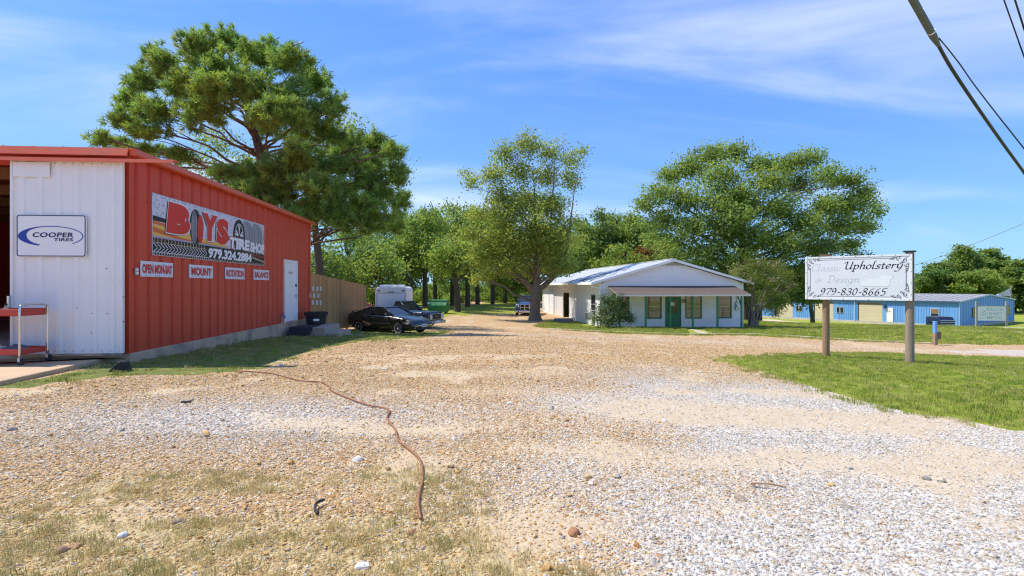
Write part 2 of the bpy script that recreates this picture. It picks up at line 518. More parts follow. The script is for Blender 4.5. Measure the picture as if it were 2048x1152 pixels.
STRAW = [(-1.8, 2.75, 1.5, .35, 1.1), (-2.6, 2.5, .8, .3, .7), (-1.9, 3.7, .55, .25, .9), (-.5, 3.6, .5, .35, .9), (-.9, 3.9, .5, .25, .7), (-.4, 2.6, .5, .18, .8), (.25, 2.5, .45, .14, .6), (-2.8, 3.7, .7, .3, .7), (-1.2, 3.05, .5, .2, .6), (-.25, 3.1, .3, .2, .6), (-3.0, 3.2, .5, .3, .6)]
def z_straw(x, y):
    n = fbm(x * 2.6 + 30, y * 2.6 + 11, 4)
    d = 0
    for cx, cy, rx, ry, a in STRAW:
        d = d + a * gauss(x, y, cx, cy, rx, ry)
    return np.clip(sm(.30, .72, d * (.3 + 1.3 * n)), 0, 1)

def axis(lo, hi, step, core_lo, core_hi, g=1.12):
    a = list(np.arange(core_lo, core_hi, step)); s = step; x = a[-1]
    while x < hi: s = min(s * g, 25); x += s; a.append(x)
    s = step; x = a[0]
    while x > lo: s = min(s * g, 25); x -= s; a.insert(0, x)
    return np.array(a)
gx = axis(-500, 500, .17, -12, 13); gy = axis(-60, 640, .16, 1.2, 14, 1.07)
GX, GY = np.meshgrid(gx, gy)
nx, ny = len(gx), len(gy)
V = np.stack([GX.ravel(), GY.ravel(), terr(GX, GY).ravel()], 1)
idx = np.arange(nx * ny).reshape(ny, nx)
F = np.stack([idx[:-1, :-1].ravel(), idx[:-1, 1:].ravel(), idx[1:, 1:].ravel(), idx[1:, :-1].ravel()], 1)
zone = np.stack([z_white(GX, GY).ravel(), z_dirt(GX, GY).ravel(), z_straw(GX, GY).ravel(), np.ones(nx * ny)], 1)
me = np_mesh('ground', V, F, zone)
m = NT('gravel_ground')
b = m.bsdf(None, .95, 0, .2)
at = m.n('ShaderNodeAttribute'); at.attribute_name = 'tint'
sp = m.n('ShaderNodeSeparateColor'); m.l(at.outputs['Color'], sp.inputs[0])
pos = m.coord((1, 1, 1))
def vor(sc_, feat='F1'):
    v = m.n('ShaderNodeTexVoronoi'); v.feature = feat; v.inputs['Scale'].default_value = sc_
    m.l(pos, v.inputs['Vector']); return v
v1, v2 = vor(26), vor(55)
def stone_cols(tan):
    r = m.n('ShaderNodeValToRGB'); r.color_ramp.interpolation = 'CONSTANT'
    els = tan; r.color_ramp.elements[0].color = (*els[0][1], 1); r.color_ramp.elements[0].position = 0
    r.color_ramp.elements[1].color = (*els[1][1], 1); r.color_ramp.elements[1].position = els[1][0]
    for p_, c_ in els[2:]:
        e = r.color_ramp.elements.new(p_); e.color = (*c_, 1)
    return r
rt = stone_cols([(0, (.46, .28, .125)), (.2, (.54, .35, .165)), (.42, (.40, .22, .09)), (.55, (.58, .43, .25)), (.72, (.50, .30, .12)), (.84, (.60, .50, .38)), (.93, (.30, .17, .08))])
rw = stone_cols([(0, (.55, .50, .44)), (.25, (.62, .58, .52)), (.45, (.50, .42, .33)), (.6, (.64, .60, .54)), (.8, (.45, .37, .28)), (.93, (.36, .24, .14))])
for r_ in (rt, rw):
    s_ = m.n('ShaderNodeSeparateColor'); m.l(v1.outputs['Color'], s_.inputs[0]); m.l(s_.outputs[0], r_.inputs[0])
big = m.rng(m.noise(.5, 5, .6, pos), .35, .65)
tanc = m.mixc(m.math('MULTIPLY', big, .35), rt.outputs[0], (.55, .36, .18))
c = m.mixc(sp.outputs[0], tanc, rw.outputs[0])
dirtc = m.mixc(m.rng(m.noise(3, 7, .65, pos), .3, .7), (.50, .38, .235), (.56, .445, .295))
fine = m.rng(m.noise(60, 4, .7, pos), .3, .7, .82, 1.12)
fc = m.n('ShaderNodeCombineColor')
for k in range(3): m.l(fine, fc.inputs[k])
dirtc = m.mixc(1.0, dirtc, fc.outputs[0], 'MULTIPLY')
c = m.mixc(m.math('MULTIPLY', sp.outputs[1], .88), c, dirtc)
strawc = m.mixc(m.rng(m.noise(40, 5, .7, pos), .35, .65), (.36, .28, .12), (.50, .40, .20))
c = m.mixc(m.math('MULTIPLY', sp.outputs[2], .7), c, strawc)
m.l(c, b.inputs['Base Color'])
hh = m.math('ADD', m.math('MULTIPLY', v1.outputs['Distance'], -1.0), m.math('MULTIPLY', v2.outputs['Distance'], -.4))
hh = m.math('MULTIPLY', hh, m.math('SUBTRACT', 1.0, m.math('MULTIPLY', sp.outputs[1], .8)))
hh = m.math('ADD', hh, m.math('MULTIPLY', m.noise(9, 6, .65, pos), .8))
m.bump(hh, b, .8, .035)
ground = link_mesh('ground', me, m.m)
tag(ground, kind='structure')

# ------------------------------------------------------------------ sheets that lie on the ground
def in_poly(x, y, P):
    x = np.asarray(x); y = np.asarray(y); r = np.zeros(x.shape, bool); n = len(P)
    for i in range(n):
        x1, y1 = P[i]; x2, y2 = P[(i + 1) % n]
        c_ = ((y1 > y) != (y2 > y)) & (x < (x2 - x1) * (y - y1) / (y2 - y1 + 1e-12) + x1)
        r ^= c_
    return r
def wob(P, amp):
    o = []; n = len(P)
    for i in range(n):
        a, b_ = Vector(P[i]), Vector(P[(i + 1) % n]); d = (b_ - a).length
        near = min(a.length, b_.length)
        st = max(.12, .02 * near) if near < 60 else 4
        k = max(1, int(d / st))
        for j in range(min(k, 400)):
            p = a.lerp(b_, j / k); q = amp * (1 if near < 60 else 0) * (.5 + near * .03)
            o.append((p.x + q * (float(fbm(p.x * 1.3, p.y * 1.3, 4)) - .5) * 2, p.y + q * (float(fbm(p.x * 1.3 + 50, p.y * 1.3, 4)) - .5) * 2))
    return o
def sheet(name, P, lift, mat, kind='structure', amp=.25, holes=()):
    Pw = wob(P, amp) if amp else list(P)
    xs = np.array([p[0] for p in Pw]); ys = np.array([p[1] for p in Pw])
    pts = []
    for s_, r0, r1 in ((.35, 0, 22), (1.4, 22, 70), (6, 70, 160), (30, 160, 700)):
        X, Y = np.meshgrid(np.arange(max(xs.min(), -r1), min(xs.max(), r1), s_), np.arange(ys.min(), min(ys.max(), r1), s_))
        X, Y = X.ravel(), Y.ravel(); d = np.hypot(X, Y); k = (d >= r0) & (d < r1)
        X, Y = X[k], Y[k]
        if len(X) == 0: continue
        k = in_poly(X, Y, Pw); pts += list(zip(X[k], Y[k]))
    n = len(Pw)
    vv = [Vector(p) for p in Pw] + [Vector(p) for p in pts]
    ed = [(i, (i + 1) % n) for i in range(n)]
    r = mgeo.delaunay_2d_cdt(vv, ed, [], 1, 1e-4)
    x = np.array([v.x for v in r[0]]); y = np.array([v.y for v in r[0]])
    z = terr(x, y) + lift
    bset = set((round(p[0], 3), round(p[1], 3)) for p in Pw)
    z = np.array([zz - lift - .03 if (round(a, 3), round(b_, 3)) in bset else zz for a, b_, zz in zip(x, y, z)])
    me = bpy.data.meshes.new(name)
    me.from_pydata(list(zip(x, y, z)), [], [tuple(f) for f in r[2]])
    bm = bmesh.new(); bm.from_mesh(me)
    for f in bm.faces:
        f.normal_update()
        if f.normal.z < 0: f.normal_flip()
    bm.to_mesh(me); bm.free()
    o = link_mesh(name, me, mat); tag(o, kind=kind)
    return o, Pw
def grassmat(name, c1, c2, c3, sc_=.8):
    m = NT(name); b = m.bsdf(None, .9, 0, .15); p = m.coord()
    c = m.mixc(m.rng(m.noise(sc_, 6, .65, p), .35, .65), c1, c2)
    c = m.mixc(m.rng(m.noise(sc_ * 5, 6, .7, p), .5, .72), c, c3)
    f = m.noise(38, 4, .75, p); cc = m.n('ShaderNodeCombineColor'); f2 = m.rng(f, .3, .7, .6, 1.4)
    for k in range(3): m.l(f2, cc.inputs[k])
    m.l(m.mixc(1.0, c, cc.outputs[0], 'MULTIPLY'), b.inputs['Base Color'])
    m.bump(f, b, .9, .05)
    return m.m
M_lawn = grassmat('lawn_grass', (.25, .31, .030), (.31, .34, .040), (.38, .33, .090))
M_meadow = grassmat('meadow_grass', (.25, .29, .040), (.33, .34, .055), (.40, .34, .10), .35)
M_strip = grassmat('rough_grass', (.16, .20, .045), (.25, .26, .06), (.40, .33, .14), 1.3)
g2 = lambda px, py: tuple(gnd(px, py)[:2])

P_right = [g2(1440, 722), g2(1475, 733), g2(1510, 745), g2(1575, 766), g2(1650, 788), g2(1760, 815), g2(1860, 833), g2(1960, 850), g2(2048, 868), (9.5, 5.6), (16, 4.5), (34, 6.0),
           (36, 19), (26, 16.6), g2(2048, 716), g2(1880, 711), g2(1750, 706), g2(1600, 708), g2(1500, 713)]
_, PW_right = sheet('lawn', P_right, .012, M_lawn)
P_house = [g2(1062, 651), g2(1085, 655), g2(1130, 661), g2(1220, 667), g2(1340, 671), g2(1500, 672), g2(1640, 680), g2(1780, 686), g2(1900, 690), g2(2048, 694), (44, 31), (75, 40), (260, 120), (260, 420), (5.0, 420), (4.4, 70), (5.0, 45), g2(1110, 641)]
_, PW_house = sheet('lawn', P_house, .012, M_lawn)
P_mead = [(-150, 30), (-30, 36), (-14, 40.5), g2(880, 638), g2(905, 633), g2(960, 630), g2(1030, 628), (1.2, 58), (3.6, 72), (3.8, 420), (-200, 420)]
_, PW_mead = sheet('meadow', P_mead, .012, M_meadow)
P_strip = [(-9.2, 7.15), g2(60, 784), g2(130, 767), g2(260, 753), g2(420, 750), g2(515, 742), g2(600, 716), g2(690, 691), g2(745, 681), g2(840, 676), g2(910, 664), g2(900, 655), (-4.5, 28.5), (-8.3, 31), (-8.2, 25), (-8.0, 20.8), (-7.15, 9.9), g2(255, 722), g2(215, 724), g2(100, 748), g2(0, 771), (-9.2, 7.35)]
_, PW_strip = sheet('grass_verge', P_strip, .012, M_strip, amp=.12)

M_conc = pm('concrete_tan', (.52, .36, .21), .85, var=.16, vs=2, bump=.25, bs=60, stain=(.40, .29, .18), sts=.9)
M_conc2 = pm('concrete_grey', (.52, .47, .40), .88, var=.16, vs=1.5, bump=.3, bs=50, stain=(.33, .27, .20), sts=.9)
# concrete apron before the workshop door
pad = MB()
pp = [(-9.6, 7.0), g2(0, 772), g2(100, 750), g2(215, 725), (-7.22, 9.72), (-9.5, 9.62), (-13.5, 9.25), (-13.5, 7.0)]
pad.prism([(x, y, -.06) for x, y in pp], (0, 0, .125))
tag(pad.build('concrete_apron', M_conc, bevel=.01), kind='structure')
# dirt road before the blue building and pale drives
M_dirt = pm('pale_dirt', (.60, .45, .30), .95, var=.2, vs=1.2, bump=.4, bs=30, stain=(.48, .34, .21), sts=.5)
M_limeg = pm('crushed_stone', (.47, .40, .32), .95, var=.22, vs=6, bump=.6, bs=40, stain=(.50, .40, .28), sts=.7)
_, PW_dr = sheet('dirt_drive', [(60.8, 72.6), (57.2, 78.2), (41.2, 102.5), (36.5, 102), (34, 92), (46, 74), (53, 69)], .03, M_dirt, amp=.3)
sheet('stone_drive', [g2(1868, 659), g2(1960, 661), g2(2048, 663), (110, 62), (110, 59), g2(2048, 668), g2(1960, 666), g2(1890, 665)], .03, M_limeg, amp=.1)
sheet('stone_drive', [g2(1930, 655), g2(2048, 655.5), (130, 74), (130, 71), g2(2048, 658), g2(1930, 657.5)], .03, M_limeg, amp=.1)
sheet('stone_drive', [g2(1862, 700), g2(1950, 697), g2(2048, 697), (40, 27), (40, 22), g2(2048, 712), g2(1950, 709), g2(1885, 706)], .016, M_limeg, amp=.3)

# ------------------------------------------------------------------ scattered ground cover (geometry nodes, instances)
def scatter_nodes(coll):
    g = bpy.data.node_groups.new('scatter', 'GeometryNodeTree')
    g.interface.new_socket('Geometry', in_out='INPUT', socket_type='NodeSocketGeometry')
    g.interface.new_socket('Geometry', in_out='OUTPUT', socket_type='NodeSocketGeometry')
    N = g.nodes; L = g.links
    gi, go = N.new('NodeGroupInput'), N.new('NodeGroupOutput')
    iop = N.new('GeometryNodeInstanceOnPoints'); ci = N.new('GeometryNodeCollectionInfo')
    ci.inputs['Collection'].default_value = coll; ci.inputs['Separate Children'].default_value = True; ci.inputs['Reset Children'].default_value = True
    def attr(nm, t):
        a = N.new('GeometryNodeInputNamedAttribute'); a.data_type = t; a.inputs['Name'].default_value = nm
        return a.outputs['Attribute']
    iop.inputs['Pick Instance'].default_value = True
    L.new(gi.outputs[0], iop.inputs['Points']); L.new(ci.outputs[0], iop.inputs['Instance'])
    L.new(attr('idx', 'INT'), iop.inputs['Instance Index'])
    e = N.new('FunctionNodeEulerToRotation'); L.new(attr('rot', 'FLOAT_VECTOR'), e.inputs[0]); L.new(e.outputs[0], iop.inputs['Rotation'])
    L.new(attr('scl', 'FLOAT_VECTOR'), iop.inputs['Scale'])
    L.new(iop.outputs[0], go.inputs[0])
    return g
def scatter(name, P, rot, scl, idx, col, protos, label, cat):
    coll = bpy.data.collections.new(name + '_kinds')
    for i, (me, mt) in enumerate(protos):
        if mt is not None and not me.materials: me.materials.append(mt)
        coll.objects.link(bpy.data.objects.new('%s_kind_%02d' % (name, i), me))
    me = bpy.data.meshes.new(name)
    n = len(P); me.vertices.add(n); me.vertices.foreach_set('co', np.ascontiguousarray(P, np.float32).ravel())
    for nm, t, d, k in (('rot', 'FLOAT_VECTOR', rot, 'vector'), ('scl', 'FLOAT_VECTOR', scl, 'vector'), ('idx', 'INT', idx, 'value'), ('tint', 'FLOAT_COLOR', col, 'color')):
        a = me.attributes.new(nm, t, 'POINT'); a.data.foreach_set(k, np.ascontiguousarray(d, np.int32 if t == 'INT' else np.float32).ravel())
    o = bpy.data.objects.new(name, me); COL.objects.link(o)
    md = o.modifiers.new('scatter', 'NODES'); md.node_group = scatter_nodes(coll)
    tag(o, label, cat, kind='stuff')
    return o
def instmat(name, rough=.85, tfac=0.0, spec=.2):
    m = NT(name); b = m.bsdf(None, rough, 0, spec)
    a = m.n('ShaderNodeAttribute'); a.attribute_type = 'INSTANCER'; a.attribute_name = 'tint'
    n = m.noise(35, 4, .6, m.coord((1, 1, 1)))
    cc = m.n('ShaderNodeCombineColor'); f = m.rng(n, .3, .7, .85, 1.15)
    for k in range(3): m.l(f, cc.inputs[k])
    c = m.mixc(1.0, a.outputs['Color'], cc.outputs[0], 'MULTIPLY')
    m.l(c, b.inputs['Base Color'])
    if tfac:
        t = m.n('ShaderNodeBsdfTranslucent'); m.l(c, t.inputs['Color']); x = m.n('ShaderNodeMixShader'); x.inputs[0].default_value = tfac
        m.l(b.outputs[0], x.inputs[1]); m.l(t.outputs[0], x.inputs[2]); m.l(x.outputs[0], m.out.inputs['Surface'])
    return m.m
M_stone = instmat('stones')
M_blade = instmat('grass_blades', .6, .3)
def stone_mesh(seed, sub=2):
    bm = bmesh.new(); bmesh.ops.create_icosphere(bm, subdivisions=sub, radius=1)
    rr = random.Random(seed); cuts = [(Vector((rr.gauss(0, 1), rr.gauss(0, 1), rr.gauss(0, 1))).normalized(), rr.uniform(.55, .85)) for _ in range(7)]
    for v in bm.verts:
        for nr, d in cuts:
            k = v.co.dot(nr)
            if k > d: v.co -= nr * (k - d) * .85
        v.co *= rr.uniform(.94, 1.06)
    me = bpy.data.meshes.new('stone'); bm.to_mesh(me); bm.free()
    return me
def on_lawn(x, y):
    r = in_poly(x, y, PW_right)
    for P in (PW_house, PW_mead, PW_strip, pp): r |= in_poly(x, y, P)
    return r
def cand(n, y0, y1, k=1.2, extra=1.0, pw=1.0):
    y = y0 + (y1 - y0) * RNG.random(n) ** pw
    x = (RNG.random(n) * 2 - 1) * (k * y + extra)
    w = (k * y + extra) / (k * y1 + extra)          # keeps the density even over the wedge
    q = RNG.random(n) < w
    return x[q], y[q]
PX, PY, PS = [], [], []
for n, y0, y1, s0, s1 in ((240000, 1.6, 5.0, .0048, .0125), (230000, 4.8, 9.5, .0065, .0145), (110000, 9.3, 17, .011, .021), (26000, 16.5, 30, .018, .032)):
    x, y = cand(n, y0, y1)
    d = z_dirt(x, y); s = z_straw(x, y)
    q = (RNG.random(len(x)) < (1 - .80 * d) * (1 - .35 * s)) & ~on_lawn(x + RNG.normal(0, .10, len(x)), y + RNG.normal(0, .10, len(x)))
    x, y = x[q], y[q]
    PX.append(x); PY.append(y); PS.append(s0 + (s1 - s0) * RNG.random(len(x)) ** 2.6)
PX, PY, PS = map(np.concatenate, (PX, PY, PS))
n = len(PX)
bigm = RNG.random(n) < .011 * (PX < .8) + .0025
PS = np.where(bigm, PS * RNG.uniform(1.5, 2.9, n), PS)
w = z_white(PX, PY)
pw_ = RNG.random(n) < w * .93 + .11 * (1 - sm(6, 10, PY)) + .02
tanp = np.array([(.47, .29, .115), (.54, .36, .15), (.42, .24, .085), (.55, .41, .22), (.50, .30, .105), (.40, .27, .14), (.59, .47, .27), (.33, .18, .08), (.52, .44, .32)])
whp = np.array([(.50, .465, .405), (.56, .53, .465), (.44, .40, .34), (.49, .42, .32), (.60, .565, .51), (.36, .32, .27), (.48, .38, .25)])
colr = np.where(pw_[:, None], whp[RNG.integers(0, len(whp), n)], tanp[RNG.integers(0, len(tanp), n)]) * RNG.uniform(.8, 1.15, (n, 1))
scl = PS[:, None] * np.stack([RNG.uniform(.9, 1.5, n), RNG.uniform(.7, 1.1, n), RNG.uniform(.42, .8, n)], 1)
rot = np.stack([RNG.normal(0, .22, n), RNG.normal(0, .22, n), RNG.uniform(0, 6.28, n)], 1)
P = np.stack([PX, PY, terr(PX, PY) + scl[:, 2] * RNG.uniform(-.35, .55, n)], 1)
scatter('gravel', P, rot, scl, RNG.integers(0, 6, n), np.concatenate([colr, np.ones((n, 1))], 1), [(stone_mesh(40 + i, 1 if i < 3 else 2), M_stone) for i in range(6)],
        'loose white and tan gravel spread over the parking lot', 'gravel')

def clump(seed, n, h, r, w, lean=.45):
    rr = random.Random(seed); V, F = [], []
    for i in range(n):
        a = rr.uniform(0, 6.28); q = r * math.sqrt(rr.random()); x, y = q * math.cos(a), q * math.sin(a)
        b_ = rr.uniform(0, 6.28); l = rr.uniform(.2, 1) * lean; hh = h * rr.uniform(.5, 1.1); c_, s_ = math.cos(b_), math.sin(b_)
        tx, ty = -s_ * w / 2, c_ * w / 2; k = len(V)
        V += [(x - tx, y - ty, -.01), (x + tx, y + ty, -.01), (x + c_ * l * hh * .4 + tx * .8, y + s_ * l * hh * .4 + ty * .8, hh * .6), (x + c_ * l * hh * .4 - tx * .8, y + s_ * l * hh * .4 - ty * .8, hh * .6), (x + c_ * l * hh * 1.1, y + s_ * l * hh * 1.1, hh)]
        F += [(k, k + 1, k + 2, k + 3), (k + 3, k + 2, k + 4)]
    me = bpy.data.meshes.new('grass_clump'); me.from_pydata(V, [], F); return me
grass_protos = [(clump(i, 34, .075, .10, .0065), M_blade) for i in range(4)]
def grass(name, x, y, sc_, cols, label, lift=.0):
    n = len(x)
    cc_ = np.array(cols); k = RNG.integers(0, len(cc_), n)
    v = .75 + .5 * fbm(x * .6, y * .6, 3)
    col = cc_[k] * RNG.uniform(.85, 1.15, (n, 1)) * v[:, None]
    s = sc_ * RNG.uniform(.6, 1.25, n)
    scatter(name, np.stack([x, y, terr(x, y) + .008 + lift], 1), np.stack([RNG.normal(0, .1, n), RNG.normal(0, .1, n), RNG.uniform(0, 6.28, n)], 1),
            np.stack([s * 1.15, s * 1.15, s], 1), RNG.integers(0, 4, n), np.concatenate([col, np.ones((n, 1))], 1), grass_protos, label, 'grass')
GREEN = [(.265, .345, .040), (.32, .375, .052), (.21, .29, .040), (.37, .385, .08), (.48, .43, .15)]
x, y = cand(60000, 5.5, 21, 1.15, 2.0)
q = in_poly(x + RNG.normal(0, .20, len(x)), y + RNG.normal(0, .16, len(x)), PW_right) & (RNG.random(len(x)) < .8); grass('lawn_grass', x[q], y[q], .72, GREEN, 'short green grass of the lawn around the sign posts')
x, y = cand(30000, 7, 30, .95, 0)
q = in_poly(x + RNG.normal(0, .16, len(x)), y + RNG.normal(0, .14, len(x)), PW_strip) & (x < -3.0) & ~in_poly(x, y, pp); x, y = x[q], y[q]
thin = RNG.random(len(x)) < .25 + .75 * fbm(x * 1.1, y * 1.1, 3); x, y = x[thin], y[thin]
grass('verge_grass', x, y, .75, [(.25, .31, .045), (.33, .36, .06), (.20, .26, .045), (.48, .41, .16)], 'rough grass between the red wall and the gravel')
x = RNG.uniform(-3, 36, 26000); y = RNG.uniform(28, 62, 26000)
WALK = [(11.6, 35.4), (12.95, 35.5), g2(1430, 671), g2(1383, 671)]
q = in_poly(x, y, PW_house) & ~in_poly(x, y, WALK) & ~((x > 5.2 - .104 * (y - 37)) & (x < 17.5 - .104 * (y - 37)) & (y > 36.6 + .104 * (x - 6))); grass('house_grass', x[q], y[q], 1.5, GREEN, 'mown grass around the white house and beyond the kerb')
x, y = cand(15000, 1.7, 6.5, 1.1, .5)
s = z_straw(x, y); q = RNG.random(len(x)) < s * .75
grass('dry_grass', x[q], y[q], .42, [(.56, .45, .20), (.50, .41, .17), (.62, .51, .26), (.40, .36, .13)], 'dry straw coloured grass growing through the gravel')
x, y = cand(2600, 1.7, 3.0, 1.1, .5)
q = RNG.random(len(x)) < sm(.5, .9, gauss(x, y, -2.0, 2.35, 1.2, .3) + gauss(x, y, -.6, 2.3, .4, .15)) * .8
grass('green_tufts', x[q], y[q], .5, [(.20, .24, .06), (.27, .27, .09)], 'green grass tufts at the near edge of the gravel')
# ------------------------------------------------------------------ red metal workshop on the left
SH_X, SH_Y, SH_R = -7.15, 9.8, math.atan(.079)
M_red = pm('red_metal', (.60, .066, .026), .45, var=.10, vs=1.2, scale=(1, 1, .4), stain=(.54, .10, .055), sts=1.3, stf=(.55, .85), spec=.5)
M_redl = pm('red_trim', (.66, .115, .040), .45, var=.10, vs=2, stain=(.40, .10, .05), sts=2)
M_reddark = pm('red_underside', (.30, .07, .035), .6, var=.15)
M_white_s = pm('white_steel', (.86, .83, .80), .42, var=.04, vs=1.5, stain=(.66, .63, .58), sts=1.8, stf=(.60, .85), bump=.05, bs=2)
M_rust = pm('rust', (.20, .10, .05), .85, var=.3, vs=20)
M_found = pm('foundation_concrete', (.56, .39, .25), .9, var=.2, vs=2.2, bump=.35, bs=40, stain=(.17, .14, .12), sts=.9, stf=(.47, .66), scale=(1, 1, .6))
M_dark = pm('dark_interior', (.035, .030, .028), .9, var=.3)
M_black = pm('black_rubber', (.018, .018, .019), .75, var=.2, vs=8)
M_chrome = pm('chrome', (.62, .62, .63), .18, metal=1, var=.06)
M_steel = pm('grey_steel', (.40, .41, .42), .4, metal=.8, var=.1)
M_whitep = pm('white_paint', (.86, .84, .81), .5, var=.05, vs=3)
M_wood = pm('bare_wood', (.36, .22, .11), .8, var=.22, vs=4, scale=(6, 6, .6), bump=.2, bs=14)
M_ink = pm('black_ink', (.012, .012, .014), .5, var=.05)
M_sgn = pm('sign_white', (.86, .84, .82), .4, var=.03, vs=2)

shop = thing('metal_workshop', 'red ribbed metal workshop with white sliding door and red roof trim', 'workshop', (SH_X, SH_Y, 0), SH_R)
SL, SW, SZ0, SZ1 = 11.0, 12.0, .14, 3.90

def rib_profile(n, pitch, depth, wbase=.062, wtop=.040):
    pts = [(0, 0)]
    for i in range(n):
        c = pitch * (i + .5)
        pts += [(c - wbase, 0), (c - wtop, depth), (c + wtop, depth), (c + wbase, 0)]
    pts.append((n * pitch, 0)); return pts
def ribbed(n, pitch, depth, z0, z1, th=.012):
    """ribbed sheet in the XZ plane, ribs towards -Y"""
    p = rib_profile(n, pitch, depth); m = MB(); k = len(p)
    vs = [(x, -d, z0) for x, d in p] + [(x, -d, z1) for x, d in p] + [(x, -d + th, z0) for x, d in p] + [(x, -d + th, z1) for x, d in p]
    fs = []
    for i in range(k - 1):
        fs += [(i, i + 1, k + i + 1, k + i), (2 * k + i + 1, 2 * k + i, 3 * k + i, 3 * k + i + 1), (k + i, k + i + 1, 3 * k + i + 1, 3 * k + i), (i + 1, i, 2 * k + i, 2 * k + i + 1)]
    fs += [(0, k, 3 * k, 2 * k), (k - 1, 2 * k + k - 1, 3 * k + k - 1, 2 * k - 1)]
    return m.add(vs, fs)
# side wall: twelve ribbed sheets, leaving out the door opening
pitch = 11.0 / 27
D0, D1, DTOP = 8.18, 9.42, 2.26
import bisect
full = None; k3 = 3 * pitch
def side(y):  # sheets run along +Y of the shop; ribs face +X
    return (0, y, 0)
i = 0
while i < 9:
    y0 = i * k3
    if y0 < D0 < y0 + k3 or y0 < D1 < y0 + k3 or (D0 < y0 and y0 + k3 < D1):
        i += 1; continue
    if full is None:
        full = ribbed(3, pitch, -.045, SZ0, SZ1).build('wall_panel', M_red, shop)
        full.location = side(y0); full.rotation_euler = (0, 0, R(90))
    else:
        again(full, side(y0), (0, 0, R(90)))
    i += 1
# the stretch with the door: sheet above it, and a strip on either side
ya = 6 * k3; yb = 8 * k3
o = ribbed(6, pitch, -.045, DTOP + .06, SZ1).build('wall_panel', M_red, shop); o.location = (0, ya, 0); o.rotation_euler = (0, 0, R(90))
nl = (D0 - .05 - ya)
o = ribbed(max(1, round(nl / pitch)), nl / max(1, round(nl / pitch)), -.045, SZ0, DTOP + .06).build('wall_panel', M_red, shop); o.location = (0, ya, 0); o.rotation_euler = (0, 0, R(90))
nr_ = yb - D1 - .05
o = ribbed(max(1, round(nr_ / pitch)), nr_ / max(1, round(nr_ / pitch)), -.045, SZ0, DTOP + .06).build('wall_panel', M_red, shop); o.location = (0, D1 + .05, 0); o.rotation_euler = (0, 0, R(90))
scm = MB()
for z in (.30, 1.25, 2.25, 3.05, 3.78):
    for k in range(27):
        y = (k + .5) * pitch
        if D0 - .1 < y < D1 + .1 and z < DTOP: continue
        for dy in (-.075, .075): scm.cyl((-.002, y + dy, z), (.008, y + dy, z), .011, 6)
tag(scm.build('screws', M_reddark, shop), kind='stuff')
# rear, left and front walls
MB().box(-SW, -.02, SL - .03, SL, SZ0, SZ1).build('rear_wall', M_red, shop)
MB().box(-SW, -SW + .03, .02, SL - .04, SZ0, SZ1).build('end_wall', M_red, shop)
m = MB(); m.box(-1.75, -.015, -.015, .02, SZ0, SZ1 - .02).box(-SW + .04, -6.2, -.015, .02, SZ0, SZ1 - .02).box(-6.2, -1.75, -.015, .02, 3.62, SZ1 - .02)
m.build('front_wall', M_red, shop)
m = MB(); m.box(-.07, .012, -.02, .05, SZ0 + .001, SZ1 - .03).build('corner_trim', M_red, shop)
MB().box(-.03, .045, SL - .045, SL + .035, SZ0 - .05, SZ1 - .03).build('corner_trim', M_redl, shop)
# foundation, floor
m = MB(); m.box(-SW, .05, -.02, SL + .05, -.75, SZ0)
m.build('foundation', M_found, shop, bevel=.015)
m = MB()
for k in range(9):
    pass
# roof with trims
rf = MB(); rf.box(-SW - .1, .16, -.10, SL + .15, 3.915, 3.945)
roof = rf.build('roof', M_redl, shop)
ribm = None
for k in range(24):
    x = -SW + .2 + k * .51
    if ribm is None:
        mm_ = MB(); mm_.box(-.02, .02, -.095, SL + .14, 0, .012); ribm = mm_.build('roof_rib', M_redl, roof); ribm.location = (x, 0, 3.946)
    else: again(ribm, (x, 0, 3.946))
m = MB(); m.prism([(-SW - .1, -.102, 3.95), (-SW - .1, -.15, 3.80), (-SW - .1, -.11, 3.80), (-SW - .1, -.085, 3.948)], (SW + .15, 0, 0))
m.build('roof_fascia', M_redl, shop)
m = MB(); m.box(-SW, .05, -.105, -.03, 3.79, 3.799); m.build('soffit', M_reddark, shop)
m = MB(); m.prism([(.05, -.08, 3.91), (.165, -.08, 3.948), (.185, -.08, 3.84), (.165, -.08, 3.82), (.05, -.08, 3.82)], (0, SL + .28, 0))
m.build('eave_gutter', M_redl, shop)
# sliding door with its track
m = MB(); m.prism([(-6.6, -.10, 3.72), (-6.6, -.30, 3.705), (-6.6, -.32, 3.64), (-6.6, -.29, 3.64), (-6.6, -.28, 3.68), (-6.6, -.10, 3.69)], (7.55, 0, 0))
m.build('door_track', M_redl, shop)
DX0, DX1, DZ0, DZ1 = -1.875, -.02, .17, 3.665
sd = ribbed(6, (DX1 - DX0) / 6, .026, DZ0, DZ1).build('sliding_door', M_white_s, shop)
sd.location = (DX0, -.17, 0)
m = MB(); wdt = DX1 - DX0
m.box(-.03, .012, -.035, .03, DZ0, DZ1 + .015).box(wdt - .012, wdt + .03, -.035, .03, DZ0, DZ1 + .015).box(.012, wdt - .012, -.03, -.022, DZ1 - .012, DZ1 + .012)
m.build('edge_trim', M_white_s, sd)
MB().box(.0, wdt, -.02, .03, DZ0 - .045, DZ0 - .002).build('bottom_rail', M_found, sd)
MB().box(.02, .64, -.042, -.024, 3.37, 3.64).build('patch_sheet', M_white_s, sd, bevel=.004)
m = MB(); m.cyl((-.045, -.05, 1.02), (-.045, -.05, 1.22), .02, 8).box(-.06, -.02, -.06, -.03, 1.19, 1.22).box(-.06, -.02, -.06, -.03, 1.02, 1.05)
m.build('door_handle', M_chrome, sd)
m = MB()
for z in (.20, 3.61):
    for k in range(13): m.cyl((.08 + k * .16, -.032, z + .02), (.08 + k * .16, -.02, z + .02), .008, 6)
